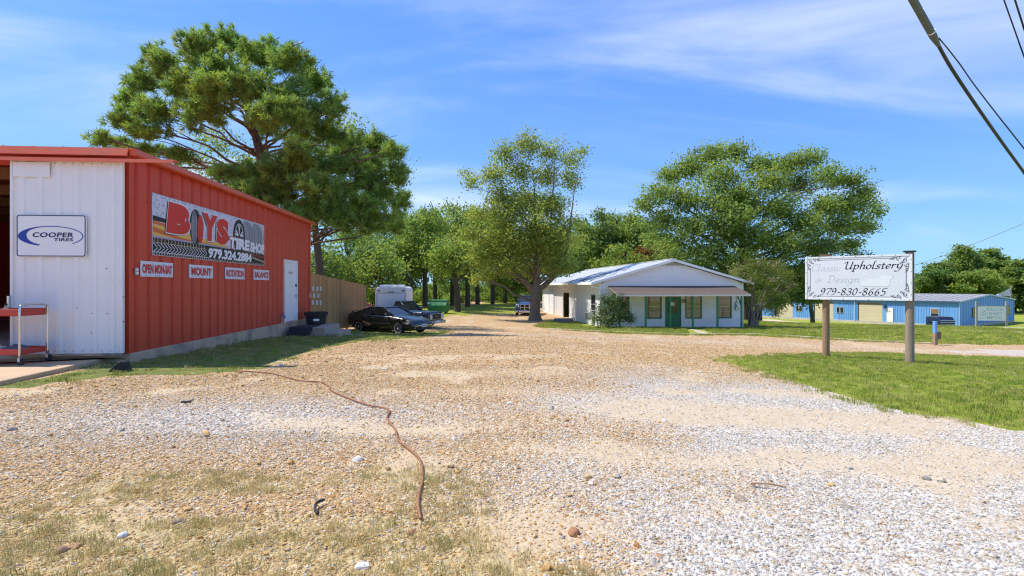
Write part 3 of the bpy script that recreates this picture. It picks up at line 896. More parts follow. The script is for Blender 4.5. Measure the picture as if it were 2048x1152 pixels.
for x, z in ((1.1, 1.0), (1.35, .55), (1.36, .9), (1.62, .9), (1.9, 1.2), (1.9, .75), (1.93, .7), (1.96, .68), (1.86, 2.7), (1.6, 1.72), (1.93, 2.83)):
    m.cyl((x, -.032, z), (x, -.015, z), .009, 6)
so = m.build('screws', M_rust, sd); so['kind'] = 'stuff'
# inside: a dim floor, rafters, shelf
MB().box(-SW + .05, -.05, .03, SL - .05, SZ0 + .001, SZ0 + .006).build('shop_floor', M_conc2, shop)
m = MB()
for k in range(5): m.box(-SW + .1, -.06, 1.0 + k * 1.9, 1.1 + k * 1.9, 3.55, 3.78)
m.build('rafter', M_rust, shop)
# door
dr = MB().box(-.02, .018, D0 + .03, D1 - .03, .17, DTOP - .03).build('side_door', M_whitep, shop)
m = MB(); m.box(-.03, .045, D0 - .05, D0 + .026, SZ0 + .002, DTOP + .055).box(-.03, .045, D1 - .026, D1 + .05, SZ0 + .002, DTOP + .055).box(-.03, .043, D0 + .027, D1 - .027, DTOP - .026, DTOP + .05)
m.build('door_frame', M_whitep, dr)
m = MB(); m.lathe([(.0, 0), (.03, .005), (.03, .03), (.012, .045), (.034, .06), (.034, .09), (0, .1)], 10, Matrix.Translation((.018, D1 - .14, 1.05)) @ Matrix.Rotation(R(90), 4, 'Y'))
m.build('handle', M_chrome, dr, smooth=True)
m = MB(); m.lathe([(.0, 0), (.045, .005), (.05, .03), (.03, .05), (0, .052)], 10, Matrix.Translation((.018, D1 - .13, 1.42)) @ Matrix.Rotation(R(90), 4, 'Y'))
m.build('deadbolt', M_ink, dr, smooth=True)
letters('lettering', 'OFFICE', pm('red_ink', (.35, .05, .04), .6), dr, (.021, D0 + .36, 1.83), (0, 1, 0), (0, 0, 1), .5, .075, bold=.01)
MB().box(-.03, .07, D0 - .02, D1 + .02, .10, .165).build('threshold', M_found, dr)
# outlet box with grey plate at the near end of the red wall, blue tap near the door
t = thing('wall_outlet', 'small pale outlet box on the red wall near the white sliding door edge', 'outlet', tuple(shop.matrix_basis @ Vector((.012, .17, 1.60))), SH_R)
m = MB(); m.box(0, .03, -.04, .04, 0, .15); m.build('box', M_steel, t, bevel=.006)
m = MB(); m.box(.031, .04, -.03, .03, .02, .07).box(.031, .04, -.03, .03, .085, .135); m.build('cover_flap', M_sgn, t)
t = thing('wall_tap', 'small blue tap on the red wall just left of the white side door', 'tap', tuple(shop.matrix_basis @ Vector((.03, D0 - .32, .28))), SH_R)
M_blu = pm('blue_paint', (.06, .08, .42), .5)
m = MB(); m.tube(catmull([(0, 0, .12), (.06, 0, .13), (.10, 0, .1), (.11, 0, .03)]), .018, 8); m.build('spout', M_blu, t, smooth=True)
m = MB(); m.cyl((.05, 0, .14), (.05, 0, .2), .01, 6).lathe([(0, 0), (.045, .003), (.045, .02), (0, .024)], 10, Matrix.Translation((.05, 0, .2))); m.build('tap_wheel', M_blu, t)
m = MB(); m.tube([(0, 0, -.3), (0, 0, .14)], .016, 6); m.build('pipe', M_steel, t)

# ------------------------------------------------------------------ signs on the workshop
SHM = Matrix.Translation((SH_X, SH_Y, 0)) @ Matrix.Rotation(SH_R, 4, 'Z')
def flat(mat_name, col, rough=.5): return pm(mat_name, col, rough, var=.05, vs=3)
M_navy = flat('navy_print', (.015, .05, .32)); M_navyd = flat('dark_navy_print', (.012, .02, .10))
s = thing('tyre_brand_sign', 'white rounded metal sign with blue swoosh and lettering on the white sliding door', 'sign', tuple(SHM @ Vector((-1.785, -.205, 1.925))), SH_R)
def rrect(w, h, r, n=5, x0=0, z0=0):
    p = []
    for cx, cz, a0 in ((w - r, r, -90), (w - r, h - r, 0), (r, h - r, 90), (r, r, 180)):
        for k in range(n + 1):
            a = R(a0 + 90 * k / n); p.append((x0 + cx + r * math.cos(a), z0 + cz + r * math.sin(a)))
    return p
SWD, SHT = 1.185, .765
m = MB(); m.prism([(x, 0, z) for x, z in rrect(SWD, SHT, .05)], (0, -.018, 0)); m.build('sign_panel', M_sgn, s)
o_, i_ = rrect(SWD - .016, SHT - .016, .045, 5, .008, .008), rrect(SWD - .05, SHT - .05, .032, 5, .025, .025)
m = MB(); nn = len(o_); m.add([(x, -.0205, z) for x, z in o_] + [(x, -.0205, z) for x, z in i_], [(k, (k + 1) % nn, nn + (k + 1) % nn, nn + k) for k in range(nn)])
m.build('border', M_navyd, s, recalc=False)
m = MB(); A = []; B = []
for k in range(49):
    u = k / 48; a = R(255 - 318 * u) if False else R(-112 - (360 - 64) * u)
    # thick on the left, tapering round the top to a thin tail at lower right
    th = .010 + .085 * max(0, math.cos(a - R(188))) ** 1.5
    ex, ez = .555, .185; cx, cz = .585, .375
    A.append((cx + ex * math.cos(a), -.0212, cz + ez * math.sin(a)))
    B.append((cx + (ex - th * 1.5 - .004) * math.cos(a), -.0212, cz + (ez - .012 - th * .25) * math.sin(a)))
m.add(A + B, [(k, k + 1, 49 + k + 1, 49 + k) for k in range(48)])
m.build('swoosh', M_navy, s, recalc=False)
letters('lettering', 'COOPER', M_navyd, s, (.27, -.0225, .355), (1, 0, 0), (.16, 0, 1), .70, .088, bold=.028, space=1.08)
letters('lettering', 'TIRES', M_navyd, s, (.63, -.0225, .285), (1, 0, 0), (.16, 0, 1), .33, .056, bold=.028, space=1.08)
m = MB()
for x, z in ((.1, .745), (1.08, .745), (.1, .02), (1.08, .02)): m.cyl((x, -.024, z), (x, -.016, z), .008, 8)
so = m.build('bolts', M_ink, s); so['kind'] = 'stuff'

# big banner. local frame: x along the wall (away from the camera), y into the wall, z up
def diamond(name, base, line, sc_=26):
    m = NT(name); b = m.bsdf(base, .45)
    v = m.coord((1, 1, 1)); br = m.n('ShaderNodeTexBrick')
    mp_ = m.n('ShaderNodeMapping'); mp_.inputs['Rotation'].default_value = (0, R(45), 0)
    m.l(v, mp_.inputs['Vector'])
    w1 = m.n('ShaderNodeTexVoronoi'); w1.inputs['Scale'].default_value = 9; w1.inputs['Randomness'].default_value = .0
    sx = m.n('ShaderNodeMapping'); sx.inputs['Rotation'].default_value = (0, R(45), 0); sx.inputs['Scale'].default_value = (1.0, 1.0, .38)
    m.l(v, sx.inputs['Vector']); m.l(sx.outputs[0], w1.inputs['Vector'])
    f1 = m.rng(w1.outputs['Distance'], .16, .26, 1, 0, True)
    w2 = m.n('ShaderNodeTexVoronoi'); w2.inputs['Scale'].default_value = 9; w2.inputs['Randomness'].default_value = .0
    sy = m.n('ShaderNodeMapping'); sy.inputs['Rotation'].default_value = (0, R(45), 0); sy.inputs['Scale'].default_value = (.38, 1.0, 1.0); sy.inputs['Location'].default_value = (.05, 0, .03)
    m.l(v, sy.inputs['Vector']); m.l(sy.outputs[0], w2.inputs['Vector'])
    f2 = m.rng(w2.outputs['Distance'], .16, .26, 1, 0, True)
    m.t.nodes.remove(br)
    f = m.math('MAXIMUM', f1, f2)
    c = m.mixc(m.math('MULTIPLY', f, .6), tuple(base), tuple(line))
    m.l(m.mixc(m.rng(m.noise(3, 3, .5, v), .3, .7), c, m.mixc(.2, c, (.3, .32, .42))), b.inputs['Base Color'])
    return m.m
M_dia = diamond('diamond_plate_print', (.66, .67, .74), (.32, .34, .43))
BW, BH = 5.72, 1.25
bn = thing('shop_banner', 'large printed tyre shop banner with big red lettering and tyres on the red wall', 'banner', tuple(SHM @ Vector((.010, .68, 2.02))), SH_R + R(90))
MB().box(0, BW, -.008, 0, 0, BH).build('banner_sheet', M_dia, bn)
M_bred = flat('banner_red', (.62, .035, .02)); M_bredd = flat('banner_dark_red', (.28, .012, .012)); M_yel = flat('banner_yellow', (.80, .48, .08)); M_or = flat('banner_orange', (.62, .16, .04)); M_pwh = flat('print_white', (.82, .82, .82))
M_tread = flat('tread_black', (.02, .018, .018)); M_tgrey = flat('tread_grey', (.30, .30, .33)); M_cream = flat('tread_cream', (.70, .58, .34))
def flatpoly(name, pts, mat, y, parent=None):
    m = MB(); m.poly([(x, y, z) for x, z in pts]); return m.build(name, mat, parent or bn, recalc=False)
flatpoly('print_swoosh', [(.02, .62), (.7, .60), (2.2, .50), (3.3, .42), (3.3, .36), (.02, .37)], M_yel, -.010)
flatpoly('print_swoosh', [(.02, .58), (1.0, .44), (2.6, .40), (3.4, .375), (2.2, .38), (.9, .395), (.02, .47)], M_or, -.0112)
flatpoly('print_swoosh', [(.02, .70), (.5, .675), (.55, .61), (.02, .63)], M_or, -.0112)
flatpoly('print_bar', [(.02, .80), (.62, .77), (.62, .69), (.02, .70)], M_tread, -.0112)
flatpoly('print_bar', [(.02, .405), (1.4, .395), (3.4, .385), (3.4, .355), (.02, .355)], flat('print_lilac', (.42, .36, .44)), -.0118)
flatpoly('tread_band', [(.02, .355), (4.2, .355), (5.70, .34), (5.70, .012), (.02, .012)], M_tread, -.0125)
# marks of the tread band: dashes above, chevrons, fringe below
m = MB(); m2_ = MB(); m3_ = MB()
for k in range(17):
    x = .05 + k * .125
    m.poly([(x, -.0135, .265), (x + .016, -.0135, .265), (x + .026, -.0135, .345), (x + .010, -.0135, .345)])
m.poly([(.03, -.0135, .258), (2.18, -.0135, .258), (2.18, -.0135, .268), (.03, -.0135, .268)])
for k in range(17):
    x = .02 + k * .125
    m2_.poly([(x, -.0135, .25), (x + .028, -.0135, .25), (x + .17, -.0135, .165), (x + .142, -.0135, .165)])
    m2_.poly([(x + .142, -.0135, .155), (x + .17, -.0135, .155), (x + .03, -.0135, .075), (x + .002, -.0135, .075)])
m2_.poly([(.02, -.0136, .062), (2.3, -.0136, .062), (2.3, -.0136, .073), (.02, -.0136, .073)])
for k in range(62):
    x = .03 + k * .0915
    if x > 5.62: break
    m3_.poly([(x, -.0135, .014), (x + .03, -.0135, .014), (x + .05, -.0135, .058), (x + .02, -.0135, .058)])
tag(m.build('print_dashes', M_cream, bn, recalc=False), kind='stuff'); tag(m2_.build('print_chevrons', M_pwh, bn, recalc=False), kind='stuff'); tag(m3_.build('print_fringe', flat('fringe_tan', (.55, .45, .34)), bn, recalc=False), kind='stuff')
m = MB()
for k in range(9):
    x = 4.72 + k * .105
    m.poly([(x, -.0135, .23 - k * .012), (x + .2, -.0135, .18 - k * .012), (x + .22, -.0135, .195 - k * .012), (x + .02, -.0135, .245 - k * .012)])
for k in range(13):
    x = 2.9 + k * .2
    m.poly([(x, -.0135, .30), (x + .02, -.0135, .30), (x + .03, -.0135, .34), (x + .01, -.0135, .34)])
tag(m.build('print_dashes', M_cream, bn, recalc=False), kind='stuff')
m = MB(); m.poly([(4.0, -.0137, .295), (5.68, -.0137, .262), (5.68, -.0137, .278), (4.0, -.0137, .308)])
for k in range(6):
    x = 4.3 + k * .22; m.poly([(x, -.0137, .29), (x + .03, -.0137, .29), (x + .17, -.0137, .21), (x + .15, -.0137, .205)])
tag(m.build('print_streak', M_bred, bn, recalc=False), kind='stuff')
# tyres of the print
def ell(cx, cz, rx, rz, n=28, a0=0, a1=360): return [(cx + rx * math.cos(R(a0 + (a1 - a0) * k / n)), cz + rz * math.sin(R(a0 + (a1 - a0) * k / n))) for k in range(n + (0 if a1 - a0 == 360 else 1))]
flatpoly('print_tyre', ell(1.66, .74, .26, .415), M_tread, -.0130)
flatpoly('print_tyre', ell(1.60, .74, .13, .38), M_tgrey, -.0138)
m = MB()
for k in range(26):
    z = .74 + .36 * math.sin(R(-85 + 170 * k / 25)); w_ = .10 * math.cos(R(-85 + 170 * k / 25))
    m.poly([(1.60 - w_, -.0146, z), (1.60 + w_, -.0146, z + .006), (1.60 + w_, -.0146, z + .012), (1.60 - w_, -.0146, z + .007)])
for dx_ in (-.06, 0, .06): m.poly([(1.595 + dx_, -.0147, .42), (1.605 + dx_, -.0147, .42), (1.605 + dx_, -.0147, 1.08), (1.595 + dx_, -.0147, 1.08)])
m.build('print_tread', M_tread, bn, recalc=False)
flatpoly('print_disc', ell(1.86, .72, .155, .335), M_bredd, -.0140)
flatpoly('print_disc', ell(1.88, .72, .135, .32), M_bred, -.0148)
for cx, rx in ((5.0, .36), (4.35, .40)):
    flatpoly('print_tyre', [(cx - .3, .40)] + ell(cx, .76, rx * 1.6, .46, 20, 100, -30) + [(cx + .3, .40)], M_tgrey, -.0128 - (.0010 if cx < 4.9 else 0))
for cx, y in ((4.85, -.0135), (4.17, -.0145)):
    m = MB()
    for q in range(4):
        e1, e2 = ell(cx + .05 + q * .13, .76, .38, .45, 14, 95, -25), ell(cx + .07 + q * .13, .76, .38, .45, 14, 95, -25)
        n_ = len(e1); m.add([(x, y, z) for x, z in e1] + [(x, y, z) for x, z in e2], [(k, k + 1, n_ + k + 1, n_ + k) for k in range(n_ - 1)])
    m.build('print_tread', M_tread, bn, recalc=False)
flatpoly('print_tyre', ell(3.95, .74, .37, .46), M_tread, -.0155)
flatpoly('print_wheel', ell(3.95, .74, .27, .36), flat('wheel_grey', (.42, .42, .45)), -.0162)
flatpoly('print_wheel', ell(3.95, .74, .235, .32), M_tread, -.0168)
m = MB()
for k in range(5):
    a = R(90 + 72 * k); c_, s_ = math.cos(a), math.sin(a)
    for da in (-.16, .16):
        c2, s2 = math.cos(a + da), math.sin(a + da)
        px_, pz_ = -s2 * .018, c2 * .024
        m.poly([(3.95 + c_ * .05 - px_, -.0175, .74 + s_ * .06 - pz_), (3.95 + c2 * .245 - px_, -.0175, .74 + s2 * .33 - pz_), (3.95 + c2 * .245 + px_, -.0175, .74 + s2 * .33 + pz_), (3.95 + c_ * .05 + px_, -.0175, .74 + s_ * .06 + pz_)])
tag(m.build('print_spokes', M_pwh, bn, recalc=False), kind='stuff')
# lettering: red BOYS (the O is the tyre), white TIRE SHOP, white telephone number
def outlined(txt, x, z, w, h, mat, rim, shadow, y, sh=.14, bold=.05, rimw=.022, space=1.0):
    letters('lettering', txt, shadow, bn, (x - rimw - .02, y, z - rimw - .012), (1, 0, 0), (sh, 0, 1), w + 2 * rimw, h + 2 * rimw, bold=bold + .025, space=space)
    letters('lettering', txt, rim, bn, (x - rimw, y - .0012, z - rimw), (1, 0, 0), (sh, 0, 1), w + 2 * rimw, h + 2 * rimw, bold=bold + .02, space=space)
    letters('lettering', txt, mat, bn, (x, y - .0024, z), (1, 0, 0), (sh, 0, 1), w, h, bold=bold, space=space)
outlined('B', .46, .50, .92, .66, M_bred, M_pwh, M_tread, -.019, .16, .09, .02)
outlined('Y', 1.93, .47, .74, .66, M_bred, M_pwh, M_tread, -.019, .05, .07, .02)
outlined('S', 2.62, .44, .66, .66, M_bred, M_pwh, M_tread, -.022, .05, .08, .02)
outlined('T', 3.33, .38, .40, .30, M_pwh, M_bred, M_tread, -.0185, .10, .05, .02)
outlined('IRE', 3.74, .38, .86, .30, M_pwh, M_tgrey, M_tread, -.0185, .08, .06, .014)
outlined('SHOP', 4.66, .36, 1.02, .29, M_pwh, M_tgrey, M_tread, -.0185, .06, .06, .014)
outlined('979.324.2884', 2.22, .06, 2.52, .25, M_pwh, M_tread, M_tread, -.0185, .10, .05, .012)
m = MB()
for k in range(11):
    for z in (.03, BH - .03): m.lathe([(.0, 0), (.018, .002), (.012, .006), (0, .006)], 8, Matrix.Translation((.04 + k * (BW - .08) / 10, -.008, z)) @ Matrix.Rotation(R(90), 4, 'X'))
so = m.build('eyelets', M_steel, bn); so['kind'] = 'stuff'

def small_sign(word, v0, w, label, wl, tw):
    s = thing('service_sign', label, 'sign', tuple(SHM @ Vector((.010, v0, 1.583))), SH_R + R(90), 'small service signs under the banner')
    MB().box(0, w, -.012, 0, 0, .305).build('sign_panel', M_dia2, s)
    x = (w - tw) / 2
    letters('lettering', word, M_tgrey, s, (x + .008, -.0135, .058), (1, 0, 0), (0, 0, 1), tw + .014, .185, bold=.06)
    letters('lettering', word, M_bred, s, (x, -.0148, .068), (1, 0, 0), (0, 0, 1), tw, .18, bold=.035)
M_dia2 = diamond('diamond_plate_print_pale', (.78, .78, .82), (.42, .44, .53))
small_sign('OPEN MON-SAT', .31, 1.10, 'white sign reading OPEN MON-SAT on the red wall', 1, 1.0)
small_sign('MOUNT', 2.06, 1.10, 'white sign reading MOUNT on the red wall under the banner', 1, .92)
small_sign('ROTATION', 3.81, 1.17, 'white sign reading ROTATION on the red wall under the banner', 1, 1.04)
small_sign('BALANCE', 5.60, 1.17, 'white sign reading BALANCE on the red wall below the far end of the banner', 1, 1.04)

# ------------------------------------------------------------------ things round the workshop
# tool trolley
M_cred = pm('trolley_red', (.52, .05, .03), .4, var=.12, vs=5, stain=(.25, .05, .04), sts=5)
TC = Vector((-8.72, 9.02, .075))
tr = thing('tool_trolley', 'red two tray steel service trolley with chrome legs by the white sliding door', 'trolley', TC, R(1))
def tray(z, h):
    m = MB(); x0, x1, y0, y1 = -.48, .48, -.26, .26
    m.box(x0, x1, y0, y1, z, z + .012)
    m.box(x0, x1, y0, y0 + .012, z + .012, z + h).box(x0, x1, y1 - .012, y1, z + .012, z + h).box(x0, x0 + .012, y0 + .012, y1 - .012, z + .012, z + h).box(x1 - .012, x1, y0 + .012, y1 - .012, z + .012, z + h)
    return m
ty_ = tray(.82, .12).build('top_tray', M_cred, tr, bevel=.003); tray(.17, .10).build('lower_tray', M_cred, tr, bevel=.003)
m = MB(); m.prism([(-.06 + .10 * c_, -.2625, .855 + .028 * s_) for c_, s_ in ((-1, 0), (-.5, .7), (0, 1), (.5, .7), (1, 0), (.5, -.7), (0, -1), (-.5, -.7))], (0, -.002, 0)); m.build('badge', M_sgn, ty_)
letters('lettering', 'PRO', M_ink, ty_, (-.11, -.2655, .845), (1, 0, 0), (0, 0, 1), .10, .022, bold=.02) if False else None
m = MB(); m.box(-.40, -.22, -.264, -.2605, .825, .88); m.build('sticker', M_sgn, ty_)
for sx in (-1, 1):
    fr = MB(); x = sx * .50
    fr.tube(catmull([(x, -.27, .12), (x, -.27, .5), (x, -.27, .92), (x, -.22, 1.0), (x, 0, 1.02), (x, .22, 1.0), (x, .27, .92), (x, .27, .5), (x, .27, .12)], 5), .019, 8)
    fr.build('leg_frame', M_chrome, tr, smooth=True)
for sx in (-1, 1):
    for sy in (-1, 1):
        w_ = MB(); w_.lathe([(0, -.018), (.05, -.018), (.06, -.01), (.06, .01), (.05, .018), (0, .018)], 14, Matrix.Translation((sx * .50 + .02, sy * .27, .061)) @ Matrix.Rotation(R(90), 4, 'X'))
        wo = w_.build('caster', M_black, tr, smooth=False)
        f_ = MB(); f_.box(sx * .50 - .012, sx * .50 + .03, sy * .27 - .03, sy * .27 - .024, .06, .12).box(sx * .50 - .012, sx * .50 + .03, sy * .27 + .024, sy * .27 + .03, .06, .12).box(sx * .50 - .012, sx * .50 + .03, sy * .27 - .03, sy * .27 + .03, .12, .13)
        f_.build('fork', M_steel, wo)
def on_tr(x, y, z): return TC + Matrix.Rotation(R(1), 3, 'Z') @ Vector((x, y, z))
o = thing('spray_bottle', 'small cream bottle standing on the top tray of the trolley', 'bottle', on_tr(-.02, .05, .832))
m = MB(); m.lathe([(.0, 0), (.04, 0), (.042, .02), (.042, .11), (.018, .14), (.018, .16)], 12); m.build('bottle_body', pm('cream_plastic', (.62, .50, .28), .4), o, smooth=True)
m = MB(); m.cyl((0, 0, .16), (0, 0, .19), .022, 10); m.build('cap', M_black, o)
o = thing('tool_case', 'flat black tool case lying on the top tray of the trolley', 'case', on_tr(.30, .02, .832))
m = MB(); m.box(-.15, .14, -.11, .11, 0, .10); m.build('case_body', M_black, o, bevel=.02)
m = MB(); m.tube(catmull([(-.06, -.11, .05), (-.06, -.15, .05), (.05, -.15, .05), (.05, -.11, .05)]), .01, 6); m.build('handle', M_ink, o)
o = thing('green_cap', 'bright green round object on the top tray at the left picture edge', 'container', on_tr(-.34, .0, .832))
m = MB(); m.lathe([(.0, 0), (.07, 0), (.085, .05), (.08, .11), (.05, .15), (0, .165)], 12); m.build('shell', pm('lime_plastic', (.35, .55, .08), .45), o, smooth=True)
m = MB(); m.lathe([(.086, .045), (.09, .05), (.09, .065), (.086, .07)], 12); m.build('band', M_black, o)
def rag(name, label, x, y, mat, sx_, sy_, hz, seed):
    rr = random.Random(seed); n = 12; V = []; F = []
    for j in range(n + 1):
        for i_ in range(n + 1):
            u, v = i_ / n - .5, j / n - .5; e = max(0, 1 - 3.4 * (u * u + v * v))
            V.append((u * sx_ + rr.uniform(-.012, .012), v * sy_ + rr.uniform(-.012, .012), hz * e ** .6 * (.7 + .5 * rr.random()) + .004))
    for j in range(n):
        for i_ in range(n): k = j * (n + 1) + i_; F.append((k, k + 1, k + n + 2, k + n + 1))
    m = MB(); m.add(V, F); o = m.build(name, mat, None, smooth=True); o.location = on_tr(x, y, .184); o.rotation_euler = (0, 0, R(4))
    return tag(o, label, 'cloth')
rag('white_rag', 'crumpled white rag on the lower tray of the trolley', -.16, -.02, pm('white_cloth', (.62, .62, .58), .9, var=.12, vs=8), .42, .40, .13, 3)
rag('grey_rag', 'crumpled dark grey rag on the lower tray of the trolley', .18, .02, pm('grey_cloth', (.14, .15, .17), .9, var=.2, vs=8), .44, .40, .12, 4)
# tyres inside the opening
def tyre_pile(x, y, n, label):
    for k in range(n):
        o = MB(); pr = []
        for q in range(14):
            a = 2 * math.pi * q / 14; pr.append((.26 + .085 * math.cos(a), .105 * math.sin(a)))
        vs = []; N = 22
        for q in range(14):
            for t_ in range(N):
                an = 2 * math.pi * t_ / N; vs.append((pr[q][0] * math.cos(an), pr[q][0] * math.sin(an), pr[q][1]))
        fs = [(q * N + t_, q * N + (t_ + 1) % N, ((q + 1) % 14) * N + (t_ + 1) % N, ((q + 1) % 14) * N + t_) for q in range(14) for t_ in range(N)]
        o.add(vs, fs); ob = o.build('tyre', M_black, None, smooth=True)
        ob.location = SHM @ Vector((x, y, SZ0 + .115 + k * .212)); tag(ob, label % ('lowest', 'second', 'third', 'fourth', 'fifth', 'sixth', 'topmost')[k], 'tyre', 'tyres stacked inside the workshop')
tyre_pile(-2.35, 1.4, 7, 'black tyre inside the dark opening, %s from the floor in its stack')
shf = thing('storage_shelf', 'dim wooden shelf inside the dark workshop opening', 'shelf', tuple(SHM @ Vector((-3.2, 2.6, SZ0))), SH_R)
for z in (.5, 1.2, 1.9, 2.5): MB().box(-.9, .9, 0, .5, z, z + .04).build('shelf_board', M_wood, shf)
for x in (-.9, .86): MB().box(x, x + .04, .0, .5, 0, 2.9).build('post', M_wood, shf)
# black wedge
wp = gnd(240, 744)
w_ = thing('wheel_chock', 'black rubber wheel chock on the grass at the corner of the workshop', 'chock', wp + Vector((0, 0, -.005)), R(12))
m = MB(); m.prism([(-.17, -.07, 0), (.15, -.07, 0), (.10, -.07, .17), (.05, -.07, .20), (-.01, -.07, .17)], (0, .16, 0)); m.build('chock_body', M_black, w_, bevel=.012)
m = MB()
for k in range(3): m.obox((-.11 + k * .05, .01, .055 + k * .052), (.012, .155, .012), (0, R(-46), 0))
m.build('grip', M_ink, w_)
# stick leaning on the footing, steps, mat, tub
sp_ = gnd(309, 706); o = MB(); o.tube([(sp_.x, sp_.y, sp_.z - .02), (sp_.x - .09, sp_.y + .02, sp_.z + .30)], .012, 6); tag(o.build('stick', M_ink, None), 'thin dark stick leaning on the concrete footing of the red wall', 'stick')
stp = thing('plank_steps', 'weathered timber steps going down from the side door landing', 'steps', tuple(SHM @ Vector((.25, 8.9, -.62))), SH_R)
M_grey_wood = pm('weathered_timber', (.40, .33, .25), .88, var=.22, vs=5, scale=(4, 1, 4), bump=.3, bs=14, stain=(.25, .20, .15), sts=2)
for (x0, x1, y0, y1, z0, z1) in ((0, 1.15, -.9, 1.15, .10, .60), (1.15, 1.6, -.7, 1.0, .0, .40), (1.6, 2.05, -.5, .95, -.1, .20)):
    m = MB(); m.box(x0 + .002, x1 - .002, y0, y1, z0, z1); m.build('step', M_grey_wood, stp, bevel=.012)
o = MB(); P_ = [SHM @ Vector(v) for v in ((.30, 7.95, 0), (1.30, 7.95, 0), (1.30, 9.35, 0), (.30, 9.35, 0))]
mt_ = thing('rubber_mat', 'black rubber mat draped over the landing below the white side door', 'mat', tuple(SHM @ Vector((.25, 7.98, -.02))), SH_R)
m = MB(); m.prism([(0, 0, .0), (.72, 0, .0), (.72, 0, -.12), (.745, 0, -.12), (.745, 0, .025), (0, 0, .025)], (0, 1.1, 0)); m.build('mat_top', M_black, mt_)
m = MB(); m.prism([(.01, -.005, .02), (.01, -.03, .02), (.01, -.42, -.30), (.01, -.40, -.31)], (.73, 0, 0)); m.build('mat_flap', M_black, mt_)
tb = thing('plant_tub', 'black plastic tub with white oval badge on the top step by the fence', 'tub', tuple(SHM @ Vector((.62, 9.75, -.015))), SH_R)
m = MB(); m.lathe([(.0, .0), (.33, 0), (.36, .30), (.41, .31), (.42, .44), (.38, .45), (.37, .38), (0, .37)], 20); m.build('tub_body', M_black, tb, smooth=False)
m = MB(); m.lathe([(0, 0), (.37, .0), (.2, .03), (0, .035)], 16, Matrix.Translation((0, 0, .371))); m.build('soil', pm('soil', (.10, .07, .05), .95), tb)
m = MB(); m.prism([(.12 * math.cos(R(a)), -.0, .045 * math.sin(R(a))) for a in range(0, 360, 30)], (0, -.012, 0)); bd = m.build('badge', M_sgn, tb); bd.location = (.10, -.337, .17); bd.rotation_euler = (R(-6), 0, R(16))
for i_, (x, y, h, lab) in enumerate(((-.12, 0, .30, 'withered pale seedling standing in the black tub'), (.2, -.05, .16, 'low dry orange plant in the black tub'))):
    o = thing('potted_plant', lab, 'plant', tuple(SHM @ Vector((.62 + x, 9.75 + y, .38))))
    m = MB(); m.tube(catmull([(0, 0, 0), (.02, 0, h * .6), (-.01, 0, h)]), .010, 6); m.build('stem', M_wood, o)
    m = MB(); rr = random.Random(i_)
    for k in range(12):
        a = rr.uniform(0, 6.28); z = h * rr.uniform(.3, 1); l = .10
        m.add([(0, 0, z), (l * .5 * math.cos(a + .4), l * .5 * math.sin(a + .4), z + .03), (l * math.cos(a), l * math.sin(a), z + .02), (l * .5 * math.cos(a - .4), l * .5 * math.sin(a - .4), z + .03)], [(0, 1, 2, 3)])
    m.build('leaves', pm('dry_leaf', (.62, .46, .26) if i_ == 0 else (.55, .30, .16), .7), o)

# ------------------------------------------------------------------ board fence running on from the workshop
M_board = pm('fence_cedar', (.47, .25, .09), .8, var=.20, vs=2.2, scale=(5, 5, .5), bump=.25, bs=14, stain=(.31, .165, .065), sts=1.4, rnd=.20)
fn = thing('board_fence', 'tall brown cedar board fence continuing from the red wall to the parked cars', 'fence', tuple(SHM @ Vector((-.02, SL + .06, 0))), SH_R + R(90))
FL = 11.4; bw_ = .145; nb = int(FL / bw_)
first = None
ftop = lambda x: 1.93 - .043 * x
for k in range(nb):
    x = k * bw_; p = SHM @ Vector((-.02, SL + .06 + x, 0))
    if first is None:
        m = MB(); m.box(0, bw_ - .007, -.018, 0, 0, 2.42); first = m.build('board', M_board, fn); b_ = first
    else: b_ = again(first)
    b_.location = (x, RNG.uniform(-.004, .004), ftop(x) - 2.42 + RNG.uniform(-.012, .012))
for k in range(6):
    x = .05 + k * (FL - .2) / 5; m = MB(); m.box(-.05, .05, .05, .15, -1.3, ftop(x) - .05); o = m.build('post', M_board, fn); o.location = (x, 0, 0)
for dz_ in (-.25, -1.1, -1.95):
    m = MB(); m.prism([(0, .005, ftop(0) + dz_), (0, .045, ftop(0) + dz_), (0, .045, ftop(0) + dz_ + .09), (0, .005, ftop(0) + dz_ + .09)], (FL, 0, -.043 * FL)); m.build('rail', M_board, fn)
# nine small white cards on the fence
cards = [(355, 187), (402, 190), (440, 190), (320, 268), (364, 268), (414, 268), (348, 347), (398, 348), (438, 348)]
M_card = pm('card_white', (.78, .78, .76), .6, var=.03); c0 = None
k_ = 360 / 2048
names = [('top', 'left'), ('top', 'middle'), ('top', 'right'), ('middle', 'left'), ('middle', 'middle'), ('middle', 'right'), ('bottom', 'left'), ('bottom', 'middle'), ('bottom', 'right')]
for (cx, cy), (rw_, cl_) in zip(cards, names):
    px = 560 + (cx + 14) * k_; py = 540 + (cy + 24) * k_
    r_ = (px - 1024) / FPX; Zd = -6.376 / (r_ + .079) + .05
    p = pix(px, py, Zd)
    v = (Zd - SH_Y) / math.cos(SH_R)
    lab = 'white card in the %s row on the brown fence, %s one of three' % (rw_, cl_)
    if c0 is None:
        c0 = thing('wall_card', lab, 'card', (0, 0, 0), SH_R + R(90), 'white cards pinned on the fence')
        m = MB(); m.box(-.115, .115, -.012, 0, -.085, .085); m.build('card_face', M_card, c0, bevel=.004)
        m = MB(); m.box(-.035, .035, -.016, -.0125, -.05, .05); m.build('print_mark', pm('grey_print', (.42, .43, .46), .6), c0)
        o = c0
    else:
        o = copy_tree(c0); o['label'] = lab
    q = SHM @ Vector((.012, v, p.z)); o.location = q
